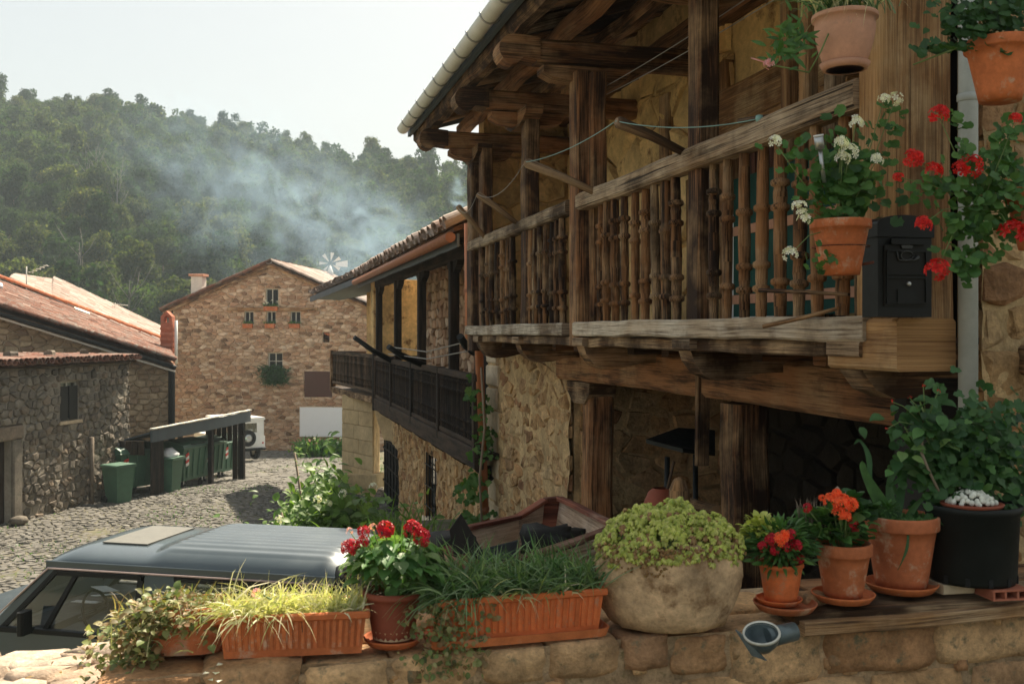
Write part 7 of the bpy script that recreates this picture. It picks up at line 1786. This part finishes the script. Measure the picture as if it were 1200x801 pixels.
# ------------------------------------------------------------------ wooden cart box behind the green grass
cA_, cB_, cC_, cD_, cE_ = P(502, 632, 5.2), P(608, 608, 5.8), P(638, 588, 6.0), P(656, 586, 6.02), P(724, 620, 5.0)
cf = P(560, 668, 4.3)
ct = thing('wooden_cart', 'weathered open wooden cart box with red edged boards behind the grass planter', 'cart', V((0, 5.3, -2.4)))
lo = lambda p, d=.34: V((lerp(p.x, .02, .22), lerp(p.y, 5.3, .15), p.z-d))
th = V((.012, .028, 0))
def board(n, a, b, c, d, t, m): part(n, MB().prism([a, b, c, d], t), m, ct, ID)
for k in range(3):
    f0, f1 = k/3, (k+1)/3-.012
    L2_ = lambda p, f: lerp(p, lo(p), f)
    board('plank', L2_(cA_, f0), L2_(cB_, f0), L2_(cB_, f1), L2_(cA_, f1), th, m_cart if k < 1 else m_slate if k == 1 else m_cart)
    board('plank', L2_(cB_, f0), L2_(cC_, f0), L2_(cC_, f1), L2_(cB_, f1), th, m_cart)
    board('plank', L2_(cD_, f0), L2_(cE_, f0), L2_(cE_, f1), L2_(cD_, f1), V((.028, .01, 0)), m_cart)
board('end_board', cC_, cD_, lo(cD_), lo(cC_), V((0, .025, 0)), m_cartr)
cF_ = V((-.10, 4.25, -1.0)); board('front_board', cE_+V((0, 0, -.02)), cF_, lo(cF_), lo(cE_), V((-.01, -.02, 0)), m_cart); board('side_board', cF_, cA_, lo(cA_), lo(cF_), V((-.02, 0, 0)), m_cart)
for a, b in ((cA_, cB_), (cB_, cC_), (cC_, cD_), (cD_, cE_), (cE_, cF_), (cF_, cA_)): part('rim_strip', MB().beam(a+V((0, .01, .012)), b+V((0, .01, .012)), .05, .022, wob=.003), m_cartr, ct, ID)
board('base_board', lo(cA_), lo(cB_), lo(cD_), lo(cE_), V((0, 0, .02)), m_cart); board('base_board', lo(cA_), lo(cE_), lo(cF_), lo(cF_)+V((-.01, 0, 0)), V((0, 0, -.02)), m_cart)
for x, y in ((-.15, 4.9), (.35, 5.6)): wheel(ct, (x, y-5.3, .42), .42, .10, 'x')
part('axle', MB().tube([(-.15, -.4, .42), (.35, .3, .42)], .03, 8).tube([(0, -.1, .42), (.0, -.1, 1.1)], .03, 8), m_dark, ct)
for k, pp_ in enumerate(((640, 632, 5.4), (655, 636, 5.4), (530, 640, 5.0))):
    b = rock(MB(), (0, 0, 0), .12, .1, .07, k+3, 2, .3); solo('rubbish_bag', b, m_blackm, ['crumpled black sack in the cart by the raised end', 'shiny black sack in the right half of the cart', 'pointed black sack at the left side of the cart'][k], 'bag', P(*pp_), k, 'black sacks in the cart')
solo('roof_slate', MB().prism([(0, 0, 0), (.14, .02, 0), (.03, .02, .19), (-.02, 0, .12)], (0, .01, 0)), m_blackm, 'dark pointed slate sticking up from the left of the cart', 'slate', P(532, 652, 4.6))
# ------------------------------------------------------------------ laurel bush beyond the car
bp = P(392, 600, 12.4); bp.z = G(bp.x, bp.y)
bu = thing('laurel_bush', 'dense light green leafy bush growing between the car and the street', 'bush', bp)
rr = random.Random(91); it = []
for k in range(3400):
    px = rr.gauss(388, 36); py = 640-abs(rr.gauss(0, 1))*42*max(.25, 1-abs(px-385)/95)
    if px < 308+(640-py)*.3 or px > 478: continue
    q = P(px, py, 12.4+rr.uniform(-.8, .6))-bp; it.append((rr.choice(L_laur), orient(q, (rr.gauss(0, 1), -.3, rr.gauss(.3, .6)), (0, -.5, 1), rr.uniform(.07, .15))))
for k in range(26): t_ = k/26; q = P(375-30*t_+rr.gauss(0, 1.5), 572-40*t_+rr.gauss(0, 1.5), 12.4)-bp; it.append((L_laur[1], orient(q, (rr.gauss(0, 1), -.3, rr.gauss(.3, .6)), (0, -.5, 1), .09)))
for k in range(1500): q = V((rr.gauss(0, .5), rr.gauss(0, .5), rr.uniform(.2, 1.9))); it.append((rr.choice(L_laur), orient(q, (rr.gauss(0, 1), rr.gauss(0, 1), rr.gauss(.3, .6)), (0, -.5, 1), rr.uniform(.07, .13))))
foliage(bu, it, m_laur, 280)
stems(bu, [V((rr.gauss(0, .5), rr.gauss(0, .2), rr.uniform(1.2, 1.8))) for _ in range(10)]+[P(345, 530, 12.4)-bp], .02, m_dry, base=(0, 0, -.1))
for k, (px, py) in enumerate([(327, 609), (372, 585), (384, 590), (402, 578), (437, 570)]): q = P(px, py, 11.6)-bp; flower_head(bu, q, .05, m_fwht, k, 9)
wb = P(468, 600, 11.5); wb.z = G(wb.x, wb.y)
wd_ = thing('wild_grass', 'tuft of tall weeds at the foot of the balcony house wall', 'plant', wb)
blades('foliage', [(rr.gauss(0, .28), rr.gauss(0, .2), rr.uniform(1.0, 1.6)) for _ in range(500)], m_laur, wd_, (.25, .6), .012, .9, 1, (0, 0, .3), 6)
part('stem', MB().tube([(0, 0, 0), (0, 0, 1.2)], .03, 5), m_dry, wd_)
